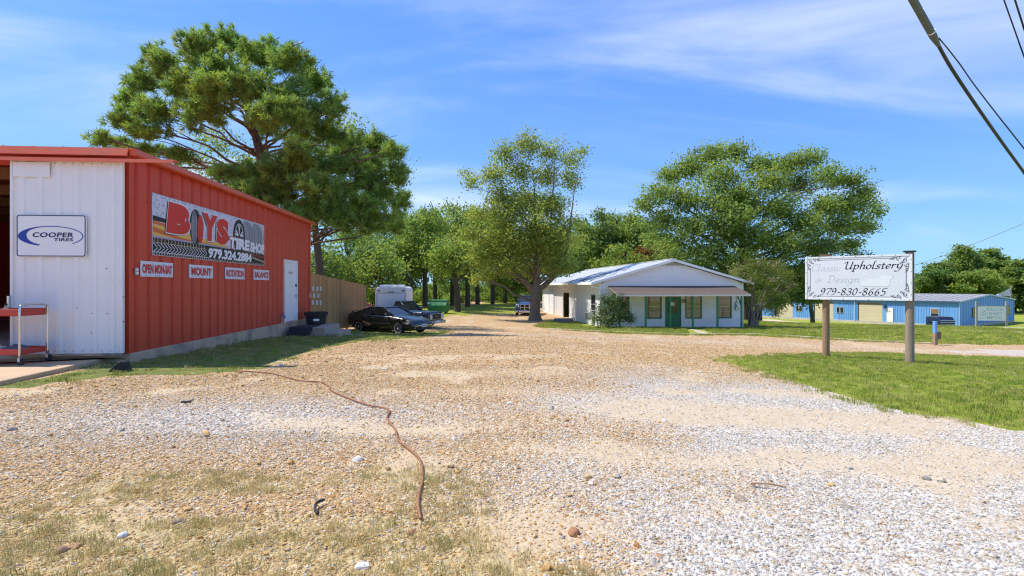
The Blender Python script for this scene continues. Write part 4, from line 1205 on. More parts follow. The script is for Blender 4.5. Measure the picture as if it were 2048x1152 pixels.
# ------------------------------------------------------------------ white upholstery workshop with green porch
HX, HY, HR, HZ = 6.2, 37.0, math.atan(.104), -1.58
M_side = pm('white_siding', (.86, .84, .82), .6, var=.06, vs=1.5, scale=(.4, 1, 2), stain=(.68, .66, .63), sts=1.0, stf=(.58, .85), rnd=.035, bump=.06, bs=20)
M_vert = pm('white_sheet_wall', (.80, .78, .75), .5, var=.08, vs=1.2, scale=(3, 3, .3), stain=(.48, .46, .44), sts=1.4, stf=(.56, .8), rnd=.03)
M_roofw = pm('white_roof_metal', (.84, .84, .83), .5, metal=.0, var=.05, vs=.8, scale=(.3, 3, 1), stain=(.62, .60, .57), sts=.5, stf=(.58, .85), rnd=.03)
M_shing = pm('brown_shingle', (.140, .102, .080), .92, var=.22, vs=7, scale=(2, 6, 2), bump=.5, bs=25, stain=(.085, .060, .050), sts=1.5, rnd=.12)
M_green = pm('green_paint', (.025, .190, .080), .45, var=.12, vs=3)
M_beige = pm('beam_white', (.70, .64, .55), .6, var=.08)
M_blind = pm('window_blind', (.48, .35, .17), .7, var=.14, vs=4, scale=(1, 1, 3))
M_glass = pm('window_glass', (.03, .035, .04), .06, var=.05, spec=.7)
def glassmat(name):
    m = NT(name); t = m.n('ShaderNodeBsdfTransparent'); g = m.n('ShaderNodeBsdfGlossy'); g.inputs['Roughness'].default_value = .03
    f = m.n('ShaderNodeFresnel'); f.inputs['IOR'].default_value = 1.5; x = m.n('ShaderNodeMixShader')
    m.l(f.outputs[0], x.inputs[0]); m.l(t.outputs[0], x.inputs[1]); m.l(g.outputs[0], x.inputs[2]); m.l(x.outputs[0], m.out.inputs['Surface']); return m.m
M_clear = glassmat('clear_pane')
M_tarp = pm('black_tarp', (.035, .035, .04), .6, var=.3, vs=4)

HW, HL, HE, HP = 10.6, 25.0, 3.33, 4.80
hs = thing('white_workshop', 'long white workshop with low gable roof, green posts and brown porch roof', 'building', (HX, HY, HZ), HR)
HM = Matrix.Translation((HX, HY, HZ)) @ Matrix.Rotation(HR, 4, 'Z')
slope = (HP - HE) / (HW / 2)
# core walls (behind the cladding)
M_core = pm('wall_core', (.45, .45, .45), .8, var=.05)
m = MB(); m.prism([(.05, .05, -.5), (HW - .05, .05, -.5), (HW - .05, .05, HE - .06), (HW / 2, .05, HP - .06), (.05, .05, HE - .06)], (0, .10, 0)); m.build('front_core', M_core, hs)
DV0, DV1, DZt = 10.0, 12.9, 2.62
m = MB(); m.box(HW - .15, HW - .0, .151, HL, -.5, HE - .06); m.build('far_side_wall', M_vert, hs)
m = MB(); m.box(.0, HW, HL, HL + .12, -.5, HE - .06); m.build('rear_wall', M_vert, hs)
# lap siding on the front: single boards
WIN = [(.95, 2.06), (3.40, 4.44), (6.31, 7.43), (8.68, 9.69)]
DOOR = (4.83, 5.87)
bh = .305
z = .02; k = 0
while z < HP - .08:
    z1 = min(z + bh, HP - .05)
    xl0 = 0 if z < HE - .1 else (z - HE + .1) / slope; xr0 = HW - xl0
    xl1 = 0 if z1 < HE - .1 else (z1 - HE + .1) / slope; xr1 = HW - xl1
    spans = [(xl0, xr0)]
    cuts = []
    if z < 2.30 and z1 > .72: cuts += [(a - .05, b_ + .05) for a, b_ in WIN]
    if z < 2.16: cuts += [(DOOR[0] - .06, DOOR[1] + .06)]
    segs = []
    cuts = sorted(cuts); a = 0.0
    if cuts:
        for c0_, c1_ in cuts: segs.append((a, c0_)); a = c1_
        segs.append((a, HW))
        for a, b_ in segs:
            if b_ - a > .05: MB().prism([(a, -.018, z), (a, .048, z), (a, .048, z1), (a, -.002, z1)], (b_ - a, 0, 0)).build('siding_board', M_side, hs)
    else:
        joint = (.36 if k % 2 else .68) * HW
        if joint < max(xl0, xl1) + .4 or joint > min(xr0, xr1) - .4: joint = HW / 2
        for (p0, p1, q0, q1) in ((xl0, joint - .004, xl1, joint - .004), (joint + .004, xr0, joint + .004, xr1)):
            if q1 - q0 < .1 or p1 - p0 < .1: continue
            v = [(p0, -.018, z), (p1, -.018, z), (p1, .048, z), (p0, .048, z), (q0, -.002, z1), (q1, -.002, z1), (q1, .048, z1), (q0, .048, z1)]
            MB().add(v, [(0, 3, 2, 1), (4, 5, 6, 7), (0, 1, 5, 4), (1, 2, 6, 5), (2, 3, 7, 6), (3, 0, 4, 7)]).build('siding_board', M_side, hs)
    z += bh; k += 1
m = MB(); m.box(-.05, .07, -.05, -.019, 0, HE - .1); m.build('corner_board', M_side, hs)
m = MB(); m.box(HW - .07, HW + .03, -.05, -.019, 0, HE - .1); m.build('corner_board', M_side, hs)
MB().box(-.02, HW + .02, -.03, .0, -.4, .019).build('plinth', pm('plinth_dark', (.10, .13, .14), .8), hs)
# left wall: vertical sheets one by one
def hv(px):
    r_ = (px - 1024) / FPX; return (HX - HY * r_) / (r_ + .104)
sw = .92; v = .02
while v < HL - .1:
    v1 = min(v + sw, HL)
    if v1 <= DV0 or v >= DV1: z0 = -.12
    else:
        z0 = DZt + .1
        if v < DV0: MB().box(-.03, .02, v, DV0, -.12, DZt + .1).build('wall_sheet', M_vert, hs)
        if v1 > DV1: MB().box(-.03, .02, DV1, v1, -.12, DZt + .1).build('wall_sheet', M_vert, hs)
    z1 = HE - .08
    m = MB(); m.box(-.03, .02, v + .004, v1 - .004, z0, z1)
    for q in range(1, 4):
        y = v + q * sw / 4
        if y < v1 - .03: m.box(-.045, -.0305, y - .02, y + .02, z0 + .002, z1 - .002)
    m.build('wall_sheet', M_vert, hs); v += sw
# lean-to siding section with horizontal boards further back
MB().box(-.10, -.047, 17.4, 19.8, -.10, 2.4).build('lap_panel', M_side, hs)
for k in range(8): MB().box(-.118, -.101, 17.4, 19.8, -.06 + k * .3, .20 + k * .3).build('lap_board', M_side, hs)
dd = MB().box(-.09, -.05, 20.4, 23.6, -.05, 2.75).build('side_door', M_whitep, hs)
m = MB(); m.box(-.11, -.047, 20.2, 20.38, -.05, 2.9).box(-.11, -.047, 23.62, 23.8, -.05, 2.9); m.build('frame', M_whitep, dd)
# the open doorway and its dim room
op = MB(); op.box(-.06, .06, DV0 - .14, DV0, -.1, DZt + .12).box(-.06, .06, DV1, DV1 + .14, -.1, DZt + .12).box(-.06, .06, DV0 + .001, DV1 - .001, DZt, DZt + .12)
dw = op.build('doorway', M_whitep, hs)
MB().box(-.05, .02, DV0 + .02, DV1 - .02, DZt - .26, DZt - .002).build('rolled_door', M_beige, dw)
MB().box(.1, HW - .2, .3, HL - .1, -.02, .0).build('inside_floor', M_conc2, hs)
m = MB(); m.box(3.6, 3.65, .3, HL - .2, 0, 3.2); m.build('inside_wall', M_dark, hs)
# side window with bars
m = MB(); m.box(-.06, -.031, 1.06, 2.25, .95, 2.35); sw_ = m.build('side_window', M_steel, hs)
m = MB(); m.box(-.064, -.0605, 1.12, 2.19, 1.01, 2.29); m.build('pane', M_glass, sw_)
for k in range(5): MB().box(-.08, -.0645, 1.2 + k * .2, 1.23 + k * .2, .97, 2.33).build('bar', M_ink, sw_)
# roof sheets, trims
OVH = .68
proto = None
nsh = 27; shw = (HL + .6) / nsh
for side_ in (-1, 1):
    proto = None
    for k in range(nsh):
        if proto is None:
            m = MB(); x0 = HW / 2; dxs = HW / 2 + OVH; y0, y1 = -.30, -.30 + shw - .012
            A_ = (x0, 0, HP + .05); B_ = (x0 + side_ * dxs, 0, HP + .05 - slope * dxs)
            m.prism([(A_[0], y0, A_[2]), (B_[0], y0, B_[2]), (B_[0], y0, B_[2] + .03), (A_[0], y0, A_[2] + .03)], (0, y1 - y0, 0))
            for q in (.012, .5):
                yy = y0 + q * shw
                m.prism([(A_[0], yy, A_[2] + .031), (B_[0], yy, B_[2] + .031), (B_[0], yy, B_[2] + .056), (A_[0], yy, A_[2] + .056)], (0, .035, 0))
            proto = m.build('roof_sheet', M_roofw, hs)
        else: again(proto, (0, k * shw, RNG.uniform(0, .006)))
m = MB(); m.box(HW / 2 - .15, HW / 2 + .15, -.32, HL + .3, HP + .115, HP + .13); m.build('ridge_cap', M_roofw, hs)
for side_ in (-1, 1):
    x0 = HW / 2; dxs = HW / 2 + OVH + .01
    m = MB(); m.prism([(x0, -.335, HP + .10), (x0 + side_ * dxs, -.335, HP + .10 - slope * dxs), (x0 + side_ * dxs, -.335, HP - .08 - slope * dxs), (x0, -.335, HP - .08)], (0, .03, 0))
    m.build('barge_board', M_side, hs)
m = MB(); m.prism([(-.63, -.30, HE - .145), (.0, -.30, HE + .0), (0, -.30, HE - .02), (-.63, -.30, HE - .185)], (0, HL + .5, 0)); m.build('soffit', M_side, hs)
m = MB(); m.box(-.73, -.682, -.30, HL + .25, HE - .26, HE - .12); m.build('eave_fascia', M_side, hs)
# torn black strips lying on the near roof slope
rr = random.Random(5)
tr_specs = [(-.02, .6, 1.0, .25), (.0, 2.6, 1.8, .30), (.0, 4.2, 2.4, .30), (1.4, 1.0, 2.0, .14), (2.9, 4.6, 2.4, .16), (.4, 1.6, 2.6, .16), (1.0, 3.6, 3.4, .22), (2.2, 5.6, 3.6, .12), (.2, 5.0, 2.0, .20), (3.0, 2.4, 1.6, .10), (.1, 8.2, 2.6, .25), (1.8, 8.5, 3.0, .12)]
for k, (x, y, l, w_) in enumerate(tr_specs):
    m = MB(); pts = []
    for q in range(9):
        u = q / 8; pts.append((x - .62 + u * l * .55, y + u * 1.0 + rr.uniform(-.12, .12)))
    vs = []
    for (a, b_) in pts:
        zz = HP + .05 - slope * (HW / 2 - a) + .065
        ww = w_ * .5 * rr.uniform(.3, 1.2); vs += [(a, b_ - ww, zz), (a, b_ + ww, zz + rr.uniform(0, .05))]
    m.add(vs, [(2 * q, 2 * q + 2, 2 * q + 3, 2 * q + 1) for q in range(8)])
    m.build('torn_strip', M_tarp, hs, recalc=False)
# louvre vent below the peak
vt = MB(); vt.prism([(HW / 2 - .95, -.03, HP - .36), (HW / 2 + .95, -.03, HP - .36), (HW / 2, -.03, HP - .10)], (0, -.02, 0)); vo = vt.build('gable_vent', M_side, hs)
for k in range(4):
    z = HP - .345 + k * .055; hw_ = .95 * (HP - .10 - z) / .26 - .12
    if hw_ > .1: MB().prism([(HW / 2 - hw_, -.052, z), (HW / 2 - hw_, -.075, z), (HW / 2 - hw_, -.052, z + .03)], (2 * hw_, 0, 0)).build('louvre', M_steel, vo)
# downspout with elbows at the left corner
m = MB(); m.tube(catmull([(-.62, -.10, HE - .22), (-.58, -.12, HE - .40), (-.05, -.14, HE - .52), (-.03, -.14, HE - .75), (-.03, -.14, HE - 1.5), (-.03, -.14, .1)], 5), .055, 8)
m.build('downspout', M_sgn, hs, smooth=True)
# windows
for a, b_ in WIN:
    m = MB(); z0, z1 = .72, 2.30
    m.box(a - .05, a + .02, -.055, .0, z0 - .05, z1 + .05).box(b_ - .02, b_ + .05, -.055, .0, z0 - .05, z1 + .05).box(a + .02, b_ - .02, -.055, .0, z1 - .02, z1 + .05).box(a + .02, b_ - .02, -.06, .0, z0 - .05, z0 + .02)
    w_ = m.build('window', M_green, hs)
    MB().box(a + .021, b_ - .021, .012, .02, z0 + .021, z1 - .021).build('blind', M_blind, w_)
    MB().box(a + .021, b_ - .021, -.012, -.008, z0 + .021, z1 - .021).build('pane', M_clear, w_)
    zc_ = (z0 + z1) / 2
    MB().box(a + .022, b_ - .022, -.022, -.013, zc_ - .02, zc_ + .02).build('sash_bar', M_beige, w_)
    for z in (z0 + .42, z1 - .40): MB().box(a + .022, b_ - .022, -.018, -.0125, z - .008, z + .008).build('muntin', M_beige, w_)
    MB().box((a + b_) / 2 - .012, (a + b_) / 2 + .012, -.0175, -.0123, z0 + .022, zc_ - .021).build('muntin', M_beige, w_)
# door
a, b_ = DOOR
m = MB(); m.box(a - .06, a, -.055, .03, .02, 2.16).box(b_, b_ + .06, -.055, .03, .02, 2.16).box(a + .001, b_ - .001, -.055, .03, 2.08, 2.16); df = m.build('door_frame', M_green, hs)
m = MB(); m.box(a + .02, a + .15, -.02, .02, .04, 2.07).box(b_ - .15, b_ - .02, -.02, .02, .04, 2.07).box(a + .151, b_ - .151, -.02, .02, .04, 1.05).box(a + .151, b_ - .151, -.02, .02, 1.95, 2.07)
dr = m.build('front_door', M_green, hs)
MB().box(a + .152, b_ - .152, -.008, -.003, 1.051, 1.949).build('pane', M_glass, dr)
MB().box((a + b_) / 2 - .015, (a + b_) / 2 + .015, -.02, -.009, 1.051, 1.949).build('muntin', M_green, dr)
MB().box(a + .153, b_ - .153, -.0195, -.0085, 1.49, 1.52).build('muntin', M_green, dr)
MB().box(a + .36, a + .62, -.013, -.010, 1.56, 1.82).build('paper_notice', M_sgn, dr)
for s_ in (-1, 1): MB().prism([((a + b_) / 2 - .32, -.032, .14 if s_ > 0 else .92), ((a + b_) / 2 - .26, -.032, .14 if s_ > 0 else .92), ((a + b_) / 2 + .32, -.032, .92 if s_ > 0 else .14), ((a + b_) / 2 + .26, -.032, .92 if s_ > 0 else .14)], (0, .011 + .0005 * s_, 0)).build('cross_board', M_green, dr)
MB().lathe([(0, 0), (.02, .0), (.035, .04), (.02, .07), (0, .07)], 8, Matrix.Translation((b_ - .10, -.02, .98)) @ Matrix.Rotation(R(90), 4, 'X')).build('handle', M_chrome, dr)
# porch: roof of shingle courses, beam, posts, slab
PD, PZ1, PZ0, PXA, PXB = 2.15, 2.98, 2.42, .55, 9.95
for k in range(7):
    u0, u1 = k / 7, (k + 1) / 7 + .02
    y0, y1 = -.02 - PD * u0, -.02 - PD * min(u1, 1.0); z0, z1 = PZ1 - (PZ1 - PZ0) * u0, PZ1 - (PZ1 - PZ0) * min(u1, 1)
    e0, e1 = .15 * u0, .15 * min(u1, 1)
    m = MB(); m.add([(PXA, y0, z0), (PXB, y0, z0), (PXB, y1, z1 + .012), (PXA, y1, z1 + .012), (PXA, y0, z0 + .012), (PXB, y0, z0 + .012), (PXB, y1, z1 + .03), (PXA, y1, z1 + .03)],
                    [(0, 3, 2, 1), (4, 5, 6, 7), (0, 1, 5, 4), (1, 2, 6, 5), (2, 3, 7, 6), (3, 0, 4, 7)])
    m.build('shingle_course', M_shing, hs)
m = MB(); m.add([(PXA + .02, -.03, PZ1 - .06), (PXB - .02, -.03, PZ1 - .06), (PXB - .02, -PD, PZ0 - .04), (PXA + .02, -PD, PZ0 - .04), (PXA + .02, -.03, PZ1 - .004), (PXB - .02, -.03, PZ1 - .004), (PXB - .02, -PD, PZ0 + .006), (PXA + .02, -PD, PZ0 + .006)],
                [(0, 3, 2, 1), (4, 5, 6, 7), (0, 1, 5, 4), (1, 2, 6, 5), (2, 3, 7, 6), (3, 0, 4, 7)]); m.build('porch_deck', M_beige, hs)
m = MB(); m.box(PXA, PXB, -PD - .055, -PD - .02, PZ0 - .13, PZ0 - .005); m.build('porch_fascia', M_beige, hs)
for px_ in (.79, 2.59, 4.29, 5.89, 7.65, 9.37): MB().box(px_ - .055, px_ + .055, -2.06, -1.95, -.1, PZ0 - .045).build('porch_post', M_green, hs, bevel=.006)
for sx_, px_ in ((1, .79), (-1, 9.37)):
    m = MB(); m.prism([(px_ - .03, -1.94, 1.75), (px_ - .03, -1.4, 2.5), (px_ - .03, -1.3, 2.5), (px_ - .03, -1.94, 1.62)], (.06, 0, 0)); m.build('bracket', M_green, hs)
MB().box(.3, 10.3, -2.3, -.031, -.5, .015).build('porch_slab', pm('porch_concrete', (.26, .27, .29), .85, var=.15), hs, bevel=.01)
# wreath beside the door, meter on the right, window cooler and box on the left
o = thing('door_wreath', 'small dried wreath hanging on the white wall right of the green door', 'wreath', tuple(HM @ Vector((6.10, -.03, 1.90))), HR)
m = MB(); ring = [(.10 * math.cos(R(a)), -.02, .10 * math.sin(R(a))) for a in range(0, 361, 30)]; m.tube(ring, .035, 6); m.build('ring', M_wood, o)
m = MB(); rr = random.Random(3)
for k in range(30):
    a = rr.uniform(0, 6.28); m.obox((.11 * math.cos(a), -.045 + rr.uniform(-.02, .02), .11 * math.sin(a)), (.06, .02, .03), (rr.uniform(0, 3), rr.uniform(0, 3), rr.uniform(0, 3)))
tag(m.build('dried_leaves', pm('dried_leaf', (.30, .16, .08), .9, var=.3), o), kind='stuff')
o = thing('electric_meter', 'grey electric meter box with conduit on the white wall right of the last window', 'meter', tuple(HM @ Vector((10.12, -.03, 1.25))), HR)
m = MB(); m.box(-.13, .13, -.10, .0, .0, .55); m.build('meter_box', M_steel, o, bevel=.01)
m = MB(); m.lathe([(0, 0), (.09, 0), (.09, .06), (.07, .09), (0, .1)], 14, Matrix.Translation((0, -.1, .30)) @ Matrix.Rotation(R(90), 4, 'X')); m.build('meter_glass', M_chrome, o)
m = MB(); m.cyl((0, -.05, .55), (0, -.05, 1.6), .03, 8); m.build('conduit', M_steel, o)
o = thing('window_cooler', 'grey window air cooler low on the white left wall behind the bush', 'air conditioner', tuple(HM @ Vector((-.05, 1.7, .55))), HR)
m = MB(); m.box(-.50, .0, -.38, .38, 0, .5); m.build('case', M_steel, o, bevel=.02)
for k in range(6): MB().box(-.515, -.501, -.33, .33, .05 + k * .07, .08 + k * .07).build('louvre', M_ink, o)
o = thing('concrete_block', 'low dark grey concrete block lying before the open doorway', 'block', tuple(gnd(1127, 645)), HR)
m = MB(); m.box(-.75, .75, -.3, .3, -.1, .30); m.build('block_body', pm('block_grey', (.17, .18, .21), .85, var=.15), o, bevel=.02)
m = MB(); m.box(-.72, .72, -.28, .28, .301, .33); m.build('lid', pm('lid_grey', (.24, .25, .28), .8), o)
o = thing('red_machine', 'small red and white machine standing in the dark open doorway', 'machine', tuple(HM @ Vector((.5, 10.7, 0))), HR)
m = MB(); m.box(-.3, .3, -.35, .35, .12, .75); m.build('case', pm('machine_red', (.45, .02, .03), .4), o, bevel=.03)
m = MB(); m.box(-.31, .31, -.36, .36, .0, .11).box(-.32, -.301, -.2, .1, .3, .6); m.build('base', M_sgn, o)
o = thing('scrap_pile', 'tangle of brown frames and scraps piled inside the open doorway', 'scrap pile', tuple(HM @ Vector((1.1, 11.7, 0))), HR)
rr = random.Random(9)
for k in range(22):
    m = MB(); m.obox((rr.uniform(-.5, .5), rr.uniform(-.9, .7), rr.uniform(.15, 1.5)), (rr.uniform(.5, 1.0), .06, .05), (rr.uniform(-1, 1), rr.uniform(-1, 1), rr.uniform(0, 3)))
    m.build('timber', M_wood if k % 3 else M_beige, o)
# kerb along the lawn and the little path to the porch
M_kerb = pm('kerb_concrete', (.50, .40, .28), .9, var=.18, vs=3, bump=.35, bs=30, stain=(.36, .29, .21), sts=1.2, rnd=.08)
kp = [gnd(px, py) for px, py in ((1098, 659), (1150, 661.5), (1220, 664.5), (1290, 667), (1360, 669), (1440, 669.5), (1500, 669.5), (1560, 672), (1640, 677), (1720, 682), (1800, 685), (1862, 688))]
kc = catmull(kp, 8)
kl = [0]
for a, b_ in zip(kc, kc[1:]): kl.append(kl[-1] + (b_ - a).length)
kb = thing('lawn_kerb', 'low pale concrete kerb curving along the lawn before the white workshop', 'kerb', tuple(kp[0]))
def at_len(s):
    i = max(0, min(len(kl) - 2, bisect.bisect_right(kl, s) - 1)); t = (s - kl[i]) / (kl[i + 1] - kl[i]); return kc[i].lerp(kc[i + 1], t)
s = 0
while s < kl[-1] - .3:
    ln = .5 if s < .6 else 1.52
    a, b_ = at_len(s + .012), at_len(min(s + ln - .012, kl[-1])); a.z = tz(a.x, a.y); b_.z = tz(b_.x, b_.y)
    d = (b_ - a); nrm = Vector((-d.y, d.x, 0)).normalized() * .10
    m = MB(); o0 = kp[0]; zz = Vector((0, 0, .075)); dn = Vector((0, 0, -.1))
    m.prism([a - nrm + dn - o0, a + nrm + dn - o0, a + nrm * .8 + zz - o0, a - nrm * .8 + zz - o0], d); m.build('kerb_stone', M_kerb, kb, bevel=.015)
    s += ln
w0, w1 = HM @ Vector((5.2, -2.3, 0)), HM @ Vector((6.5, -2.3, 0)); e0, e1 = gnd(1385, 669), gnd(1425, 669)
k_ = [(w0.x, w0.y), (w1.x, w1.y), (e1.x, e1.y + .15), (e0.x, e0.y + .15)]
sheet('walkway', k_, .035, M_kerb, amp=0)

# ------------------------------------------------------------------ long blue metal building on the right
BX, BY, BZ, BR = 63.0, 74.0, -4.17, math.atan2(.64, 1.0)
BM = Matrix.Translation((BX, BY, BZ)) @ Matrix.Rotation(BR, 4, 'Z')
M_blue = pm('blue_metal', (.15, .36, .72), .5, var=.08, vs=.8, scale=(1, 1, .4), rnd=.03, stain=(.18, .37, .64), sts=.6)
M_btrim = pm('pale_trim', (.52, .58, .66), .5, var=.06)
M_broof = pm('grey_roof', (.30, .29, .28), .6, var=.10, vs=.4, rnd=.04)
M_tan = pm('tan_door', (.64, .54, .36), .6, var=.06, rnd=.03)
bb = thing('blue_workshop', 'long low blue metal building with tan roller doors and grey roof', 'building', (BX, BY, BZ), BR)
BLN, BWD, BE, BP = 31.0, 23.4, 3.38, 4.25
def bv(px):
    r_ = (px - 1024) / FPX; return (BX - BY * r_) / (.842 * r_ + .539)
GD = [(bv(px1), bv(px0)) for px0, px1 in ((1553.5, 1585.6), (1630, 1667), (1718, 1765))]
# gable wall sheets, long wall sheets with the door gaps
pw = 1.0; x = 0
while x < BWD - .2:
    x1 = min(x + pw, BWD); f = lambda q: BE + (BP - BE) * (1 - abs(q - BWD / 2) / (BWD / 2))
    m = MB(); m.prism([(x, -.02, -.6), (x1 - .006, -.02, -.6), (x1 - .006, -.02, f(x1) - .05), (x, -.02, f(x) - .05)], (0, .06, 0))
    for q in (.33, .66): m.box(x + q - .03, x + q + .03, -.05, -.021, -.58, min(f(x), f(x1)) - .07)
    m.build('wall_sheet', M_blue, bb); x += pw
v = 0
prot = None
while v < BLN - .2:
    v1 = min(v + pw, BLN); z0 = -.6
    for a, b_ in GD:
        if v1 > a - .1 and v < b_ + .1: z0 = 2.95
    if z0 < 0:
        if prot is None:
            m = MB(); m.box(-.02, .04, .003, pw - .003, -.6, BE - .05)
            for q in (.17, .5, .83): m.box(-.06, -.0205, q - .035, q + .035, -.58, BE - .07)
            prot = m.build('wall_sheet', M_blue, bb)
        else: again(prot, (0, v, 0))
    else: MB().box(-.02, .04, v + .003, v1 - .003, 2.95, BE - .05).build('wall_sheet', M_blue, bb)
    v += pw
MB().box(.05, BWD, BLN - .05, BLN, -.6, BE - .05).build('rear_wall', M_blue, bb)
MB().box(BWD - .05, BWD - .01, .05, BLN - .06, -.6, BE - .05).build('far_side_wall', M_blue, bb)
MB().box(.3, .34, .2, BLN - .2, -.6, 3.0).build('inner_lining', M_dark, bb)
MB().box(-.12, BWD + .1, -.12, BLN + .1, -1.4, -.01).build('foundation', M_conc2, bb)
for a, b_ in GD:
    a0, b0 = math.floor(a - .1) , math.ceil(b_ + .1)
    d_ = MB().box(-.01, .03, a, b_, 0, 2.6).build('roller_door', M_tan, bb)
    for k in range(8): MB().box(-.028, -.0105, a + .01, b_ - .01, .02 + k * .325, .02 + k * .325 + .305).build('door_section', M_tan, d_)
    MB().box(-.03, .03, a, b_, 2.601, 2.94).build('door_header', pm('header_brown', (.26, .19, .12), .7), d_)
    MB().box(-.03, .03, min(a0, a - .1), a - .001, -.5, 2.95).build('jamb', M_blue, d_); MB().box(-.03, .03, b_ + .001, max(b0, b_ + .1), -.5, 2.95).build('jamb', M_ink, d_)
for px0, px1, kind in ((1773.5, 1786.5, 'p'), (1814, 1824, 'p'), (1862.5, 1877.5, 'w'), (1593, 1604, 's'), (1674, 1687, 's')):
    a, b_ = bv(px1), bv(px0)
    if kind == 'p':
        d_ = MB().box(-.10, -.061, a, b_, .02, 2.2).build('white_door', M_whitep, bb)
        MB().box(-.13, -.101, a - .05, a + .02, .02, 2.28).build('door_frame', M_btrim, d_); MB().box(-.13, -.101, b_ - .02, b_ + .05, .02, 2.28).build('door_frame', M_btrim, d_)
        MB().box(-.115, -.1005, (a + b_) / 2 - .12, (a + b_) / 2 + .12, 1.55, 1.65).build('notice', M_ink, d_)
    else:
        z0, z1 = (1.0, 2.25) if kind == 'w' else (1.15, 2.05)
        d_ = MB().box(-.11, -.061, a - .06, b_ + .06, z0 - .06, z1 + .06).build('window', M_btrim, bb)
        if kind == 'w':
            MB().box(-.125, -.1105, a, b_, z0, (z0 + z1) / 2 - .03).build('pane', M_glass, d_); MB().box(-.125, -.1105, a, b_, (z0 + z1) / 2 + .03, z1).build('pane', pm('brown_blind', (.22, .15, .09), .6), d_)
        else:
            mid = (a + b_) / 2
            MB().box(-.125, -.1105, a, mid - .06, z0, z1).build('pane', M_glass, d_); MB().box(-.125, -.1105, mid + .06, b_, z0, z1).build('pane', M_glass, d_)
for u0, u1 in ((5.0, 7.2), (19.3, 21.2)):
    d_ = MB().box(u0 - .08, u1 + .08, -.09, -.051, .95, 2.4).build('window', pm('window_brown', (.10, .07, .05), .6), bb)
    MB().box(u0, u1, -.105, -.091, 1.72, 2.32).build('pane', M_glass, d_); MB().box(u0, u1, -.105, -.091, 1.03, 1.64).build('pane', M_glass, d_)
f = lambda q: BE + (BP - BE) * (1 - abs(q - BWD / 2) / (BWD / 2))
for side_ in (0, 1):
    pr_ = None
    for k in range(31):
        xa, xb = (-.25, BWD / 2) if side_ == 0 else (BWD + .25, BWD / 2)
        if pr_ is None:
            m = MB(); m.prism([(xa, -.2, f(xa) + .02), (xb, -.2, f(xb) + .02), (xb, -.2, f(xb) + .06), (xa, -.2, f(xa) + .06)], (0, 1.0, 0))
            m.prism([(xa, -.2, f(xa) + .061), (xb, -.2, f(xb) + .061), (xb, -.2, f(xb) + .10), (xa, -.2, f(xa) + .10)], (0, .06, 0)); pr_ = m.build('roof_sheet', M_broof, bb)
        else: again(pr_, (0, k * 1.012, 0))
for xa, xb in ((-.28, BWD / 2), (BWD + .28, BWD / 2)):
    m = MB(); m.prism([(xa, -.24, f(xa) + .08), (xb, -.24, f(xb) + .08), (xb, -.24, f(xb) - .10), (xa, -.24, f(xa) - .10)], (0, .03, 0)); m.build('barge_board', M_btrim, bb)
m = MB(); m.box(-.36, -.26, -.2, BLN + .2, BE - .18, BE + .02); m.build('gutter', pm('dark_blue_trim', (.04, .09, .22), .5), bb)
MB().box(-.10, .06, -.10, -.055, -.5, BE - .1).build('corner_trim', M_btrim, bb)
MB().box(BWD - .06, BWD + .05, -.10, -.055, -.5, BE - .1).build('corner_trim', M_btrim, bb)
for vv in (bv(1627), bv(1714)): MB().cyl((-.15, vv + .25, 0), (-.15, vv + .25, BE - .2), .06, 8).build('downspout', M_btrim, bb)
for k, uu in enumerate((9.5, 12.5)):
    pass
o = thing('roof_vent', 'white round ventilator on the grey roof of the blue building beside the sign edge', 'ventilator', tuple(BM @ Vector((3.5, 8.2, f(3.5) + .05))), BR)
m = MB(); m.cyl((0, -.9, .45), (0, .9, .45), .42, 14); m.build('drum', M_sgn, o, smooth=False)
m = MB(); m.box(-.3, .3, -.7, .7, 0, .12); m.build('base', M_btrim, o)
o = thing('wall_lamp', 'small dark lamp on the blue wall beside the white door', 'lamp', tuple(BM @ Vector((-.06, bv(1771), 2.35))), BR)
m = MB(); m.lathe([(.0, 0), (.16, .05), (.22, .55), (0, .6)], 10, Matrix.Translation((-.2, 0, -.3))); m.build('lamp_shade', pm('navy_shade', (.03, .06, .16), .5), o)
m = MB(); m.box(-.2, 0, -.03, .03, .28, .34); m.build('arm', M_ink, o)
# ------------------------------------------------------------------ upholstery sign on two round posts
SA, SB = Vector((8.42, 15.05)), Vector((10.24, 13.44))
sdir = (SB - SA).normalized()
SR = math.atan2(sdir.y, sdir.x); SWW = (SB - SA).length
sg = thing('shop_sign', 'white upholstery shop sign board with corner scrolls on two round timber posts', 'sign', (SA.x, SA.y, 0), SR)
z0s, z1s = CAM_H - (601 - HOR) / FPX * 14.2 + .02, CAM_H + (HOR - 513) / FPX * 14.2
z0s, z1s = 1.03, 2.215
M_board2 = pm('sign_board_white', (.78, .78, .80), .45, var=.03, vs=1.2, stain=(.72, .72, .75), sts=.8)
M_frame = pm('sign_frame_white', (.85, .84, .82), .45, var=.05)
MB().box(0, SWW, -.012, .012, z0s, z1s).build('panel', M_board2, sg)
m = MB(); fw = .045
m.box(-.01, fw, -.022, .018, z0s - .01, z1s + .01).box(SWW - fw, SWW + .01, -.022, .018, z0s - .01, z1s + .01).box(fw + .001, SWW - fw - .001, -.021, .017, z0s - .01, z0s + fw - .01).box(fw + .001, SWW - fw - .001, -.021, .017, z1s - fw + .01, z1s + .01)
m.build('frame', M_frame, sg)
MB().box(SWW + .011, SWW + .035, -.03, .05, z0s - .012, z1s + .012).build('edge_board', M_ink, sg)
MB().box(-.02, SWW + .01, .019, .045, z0s + .01, z1s - .02).build('backing', pm('dark_backing', (.08, .08, .09), .8), sg)
m = MB(); yl = -.0135; t_ = .010
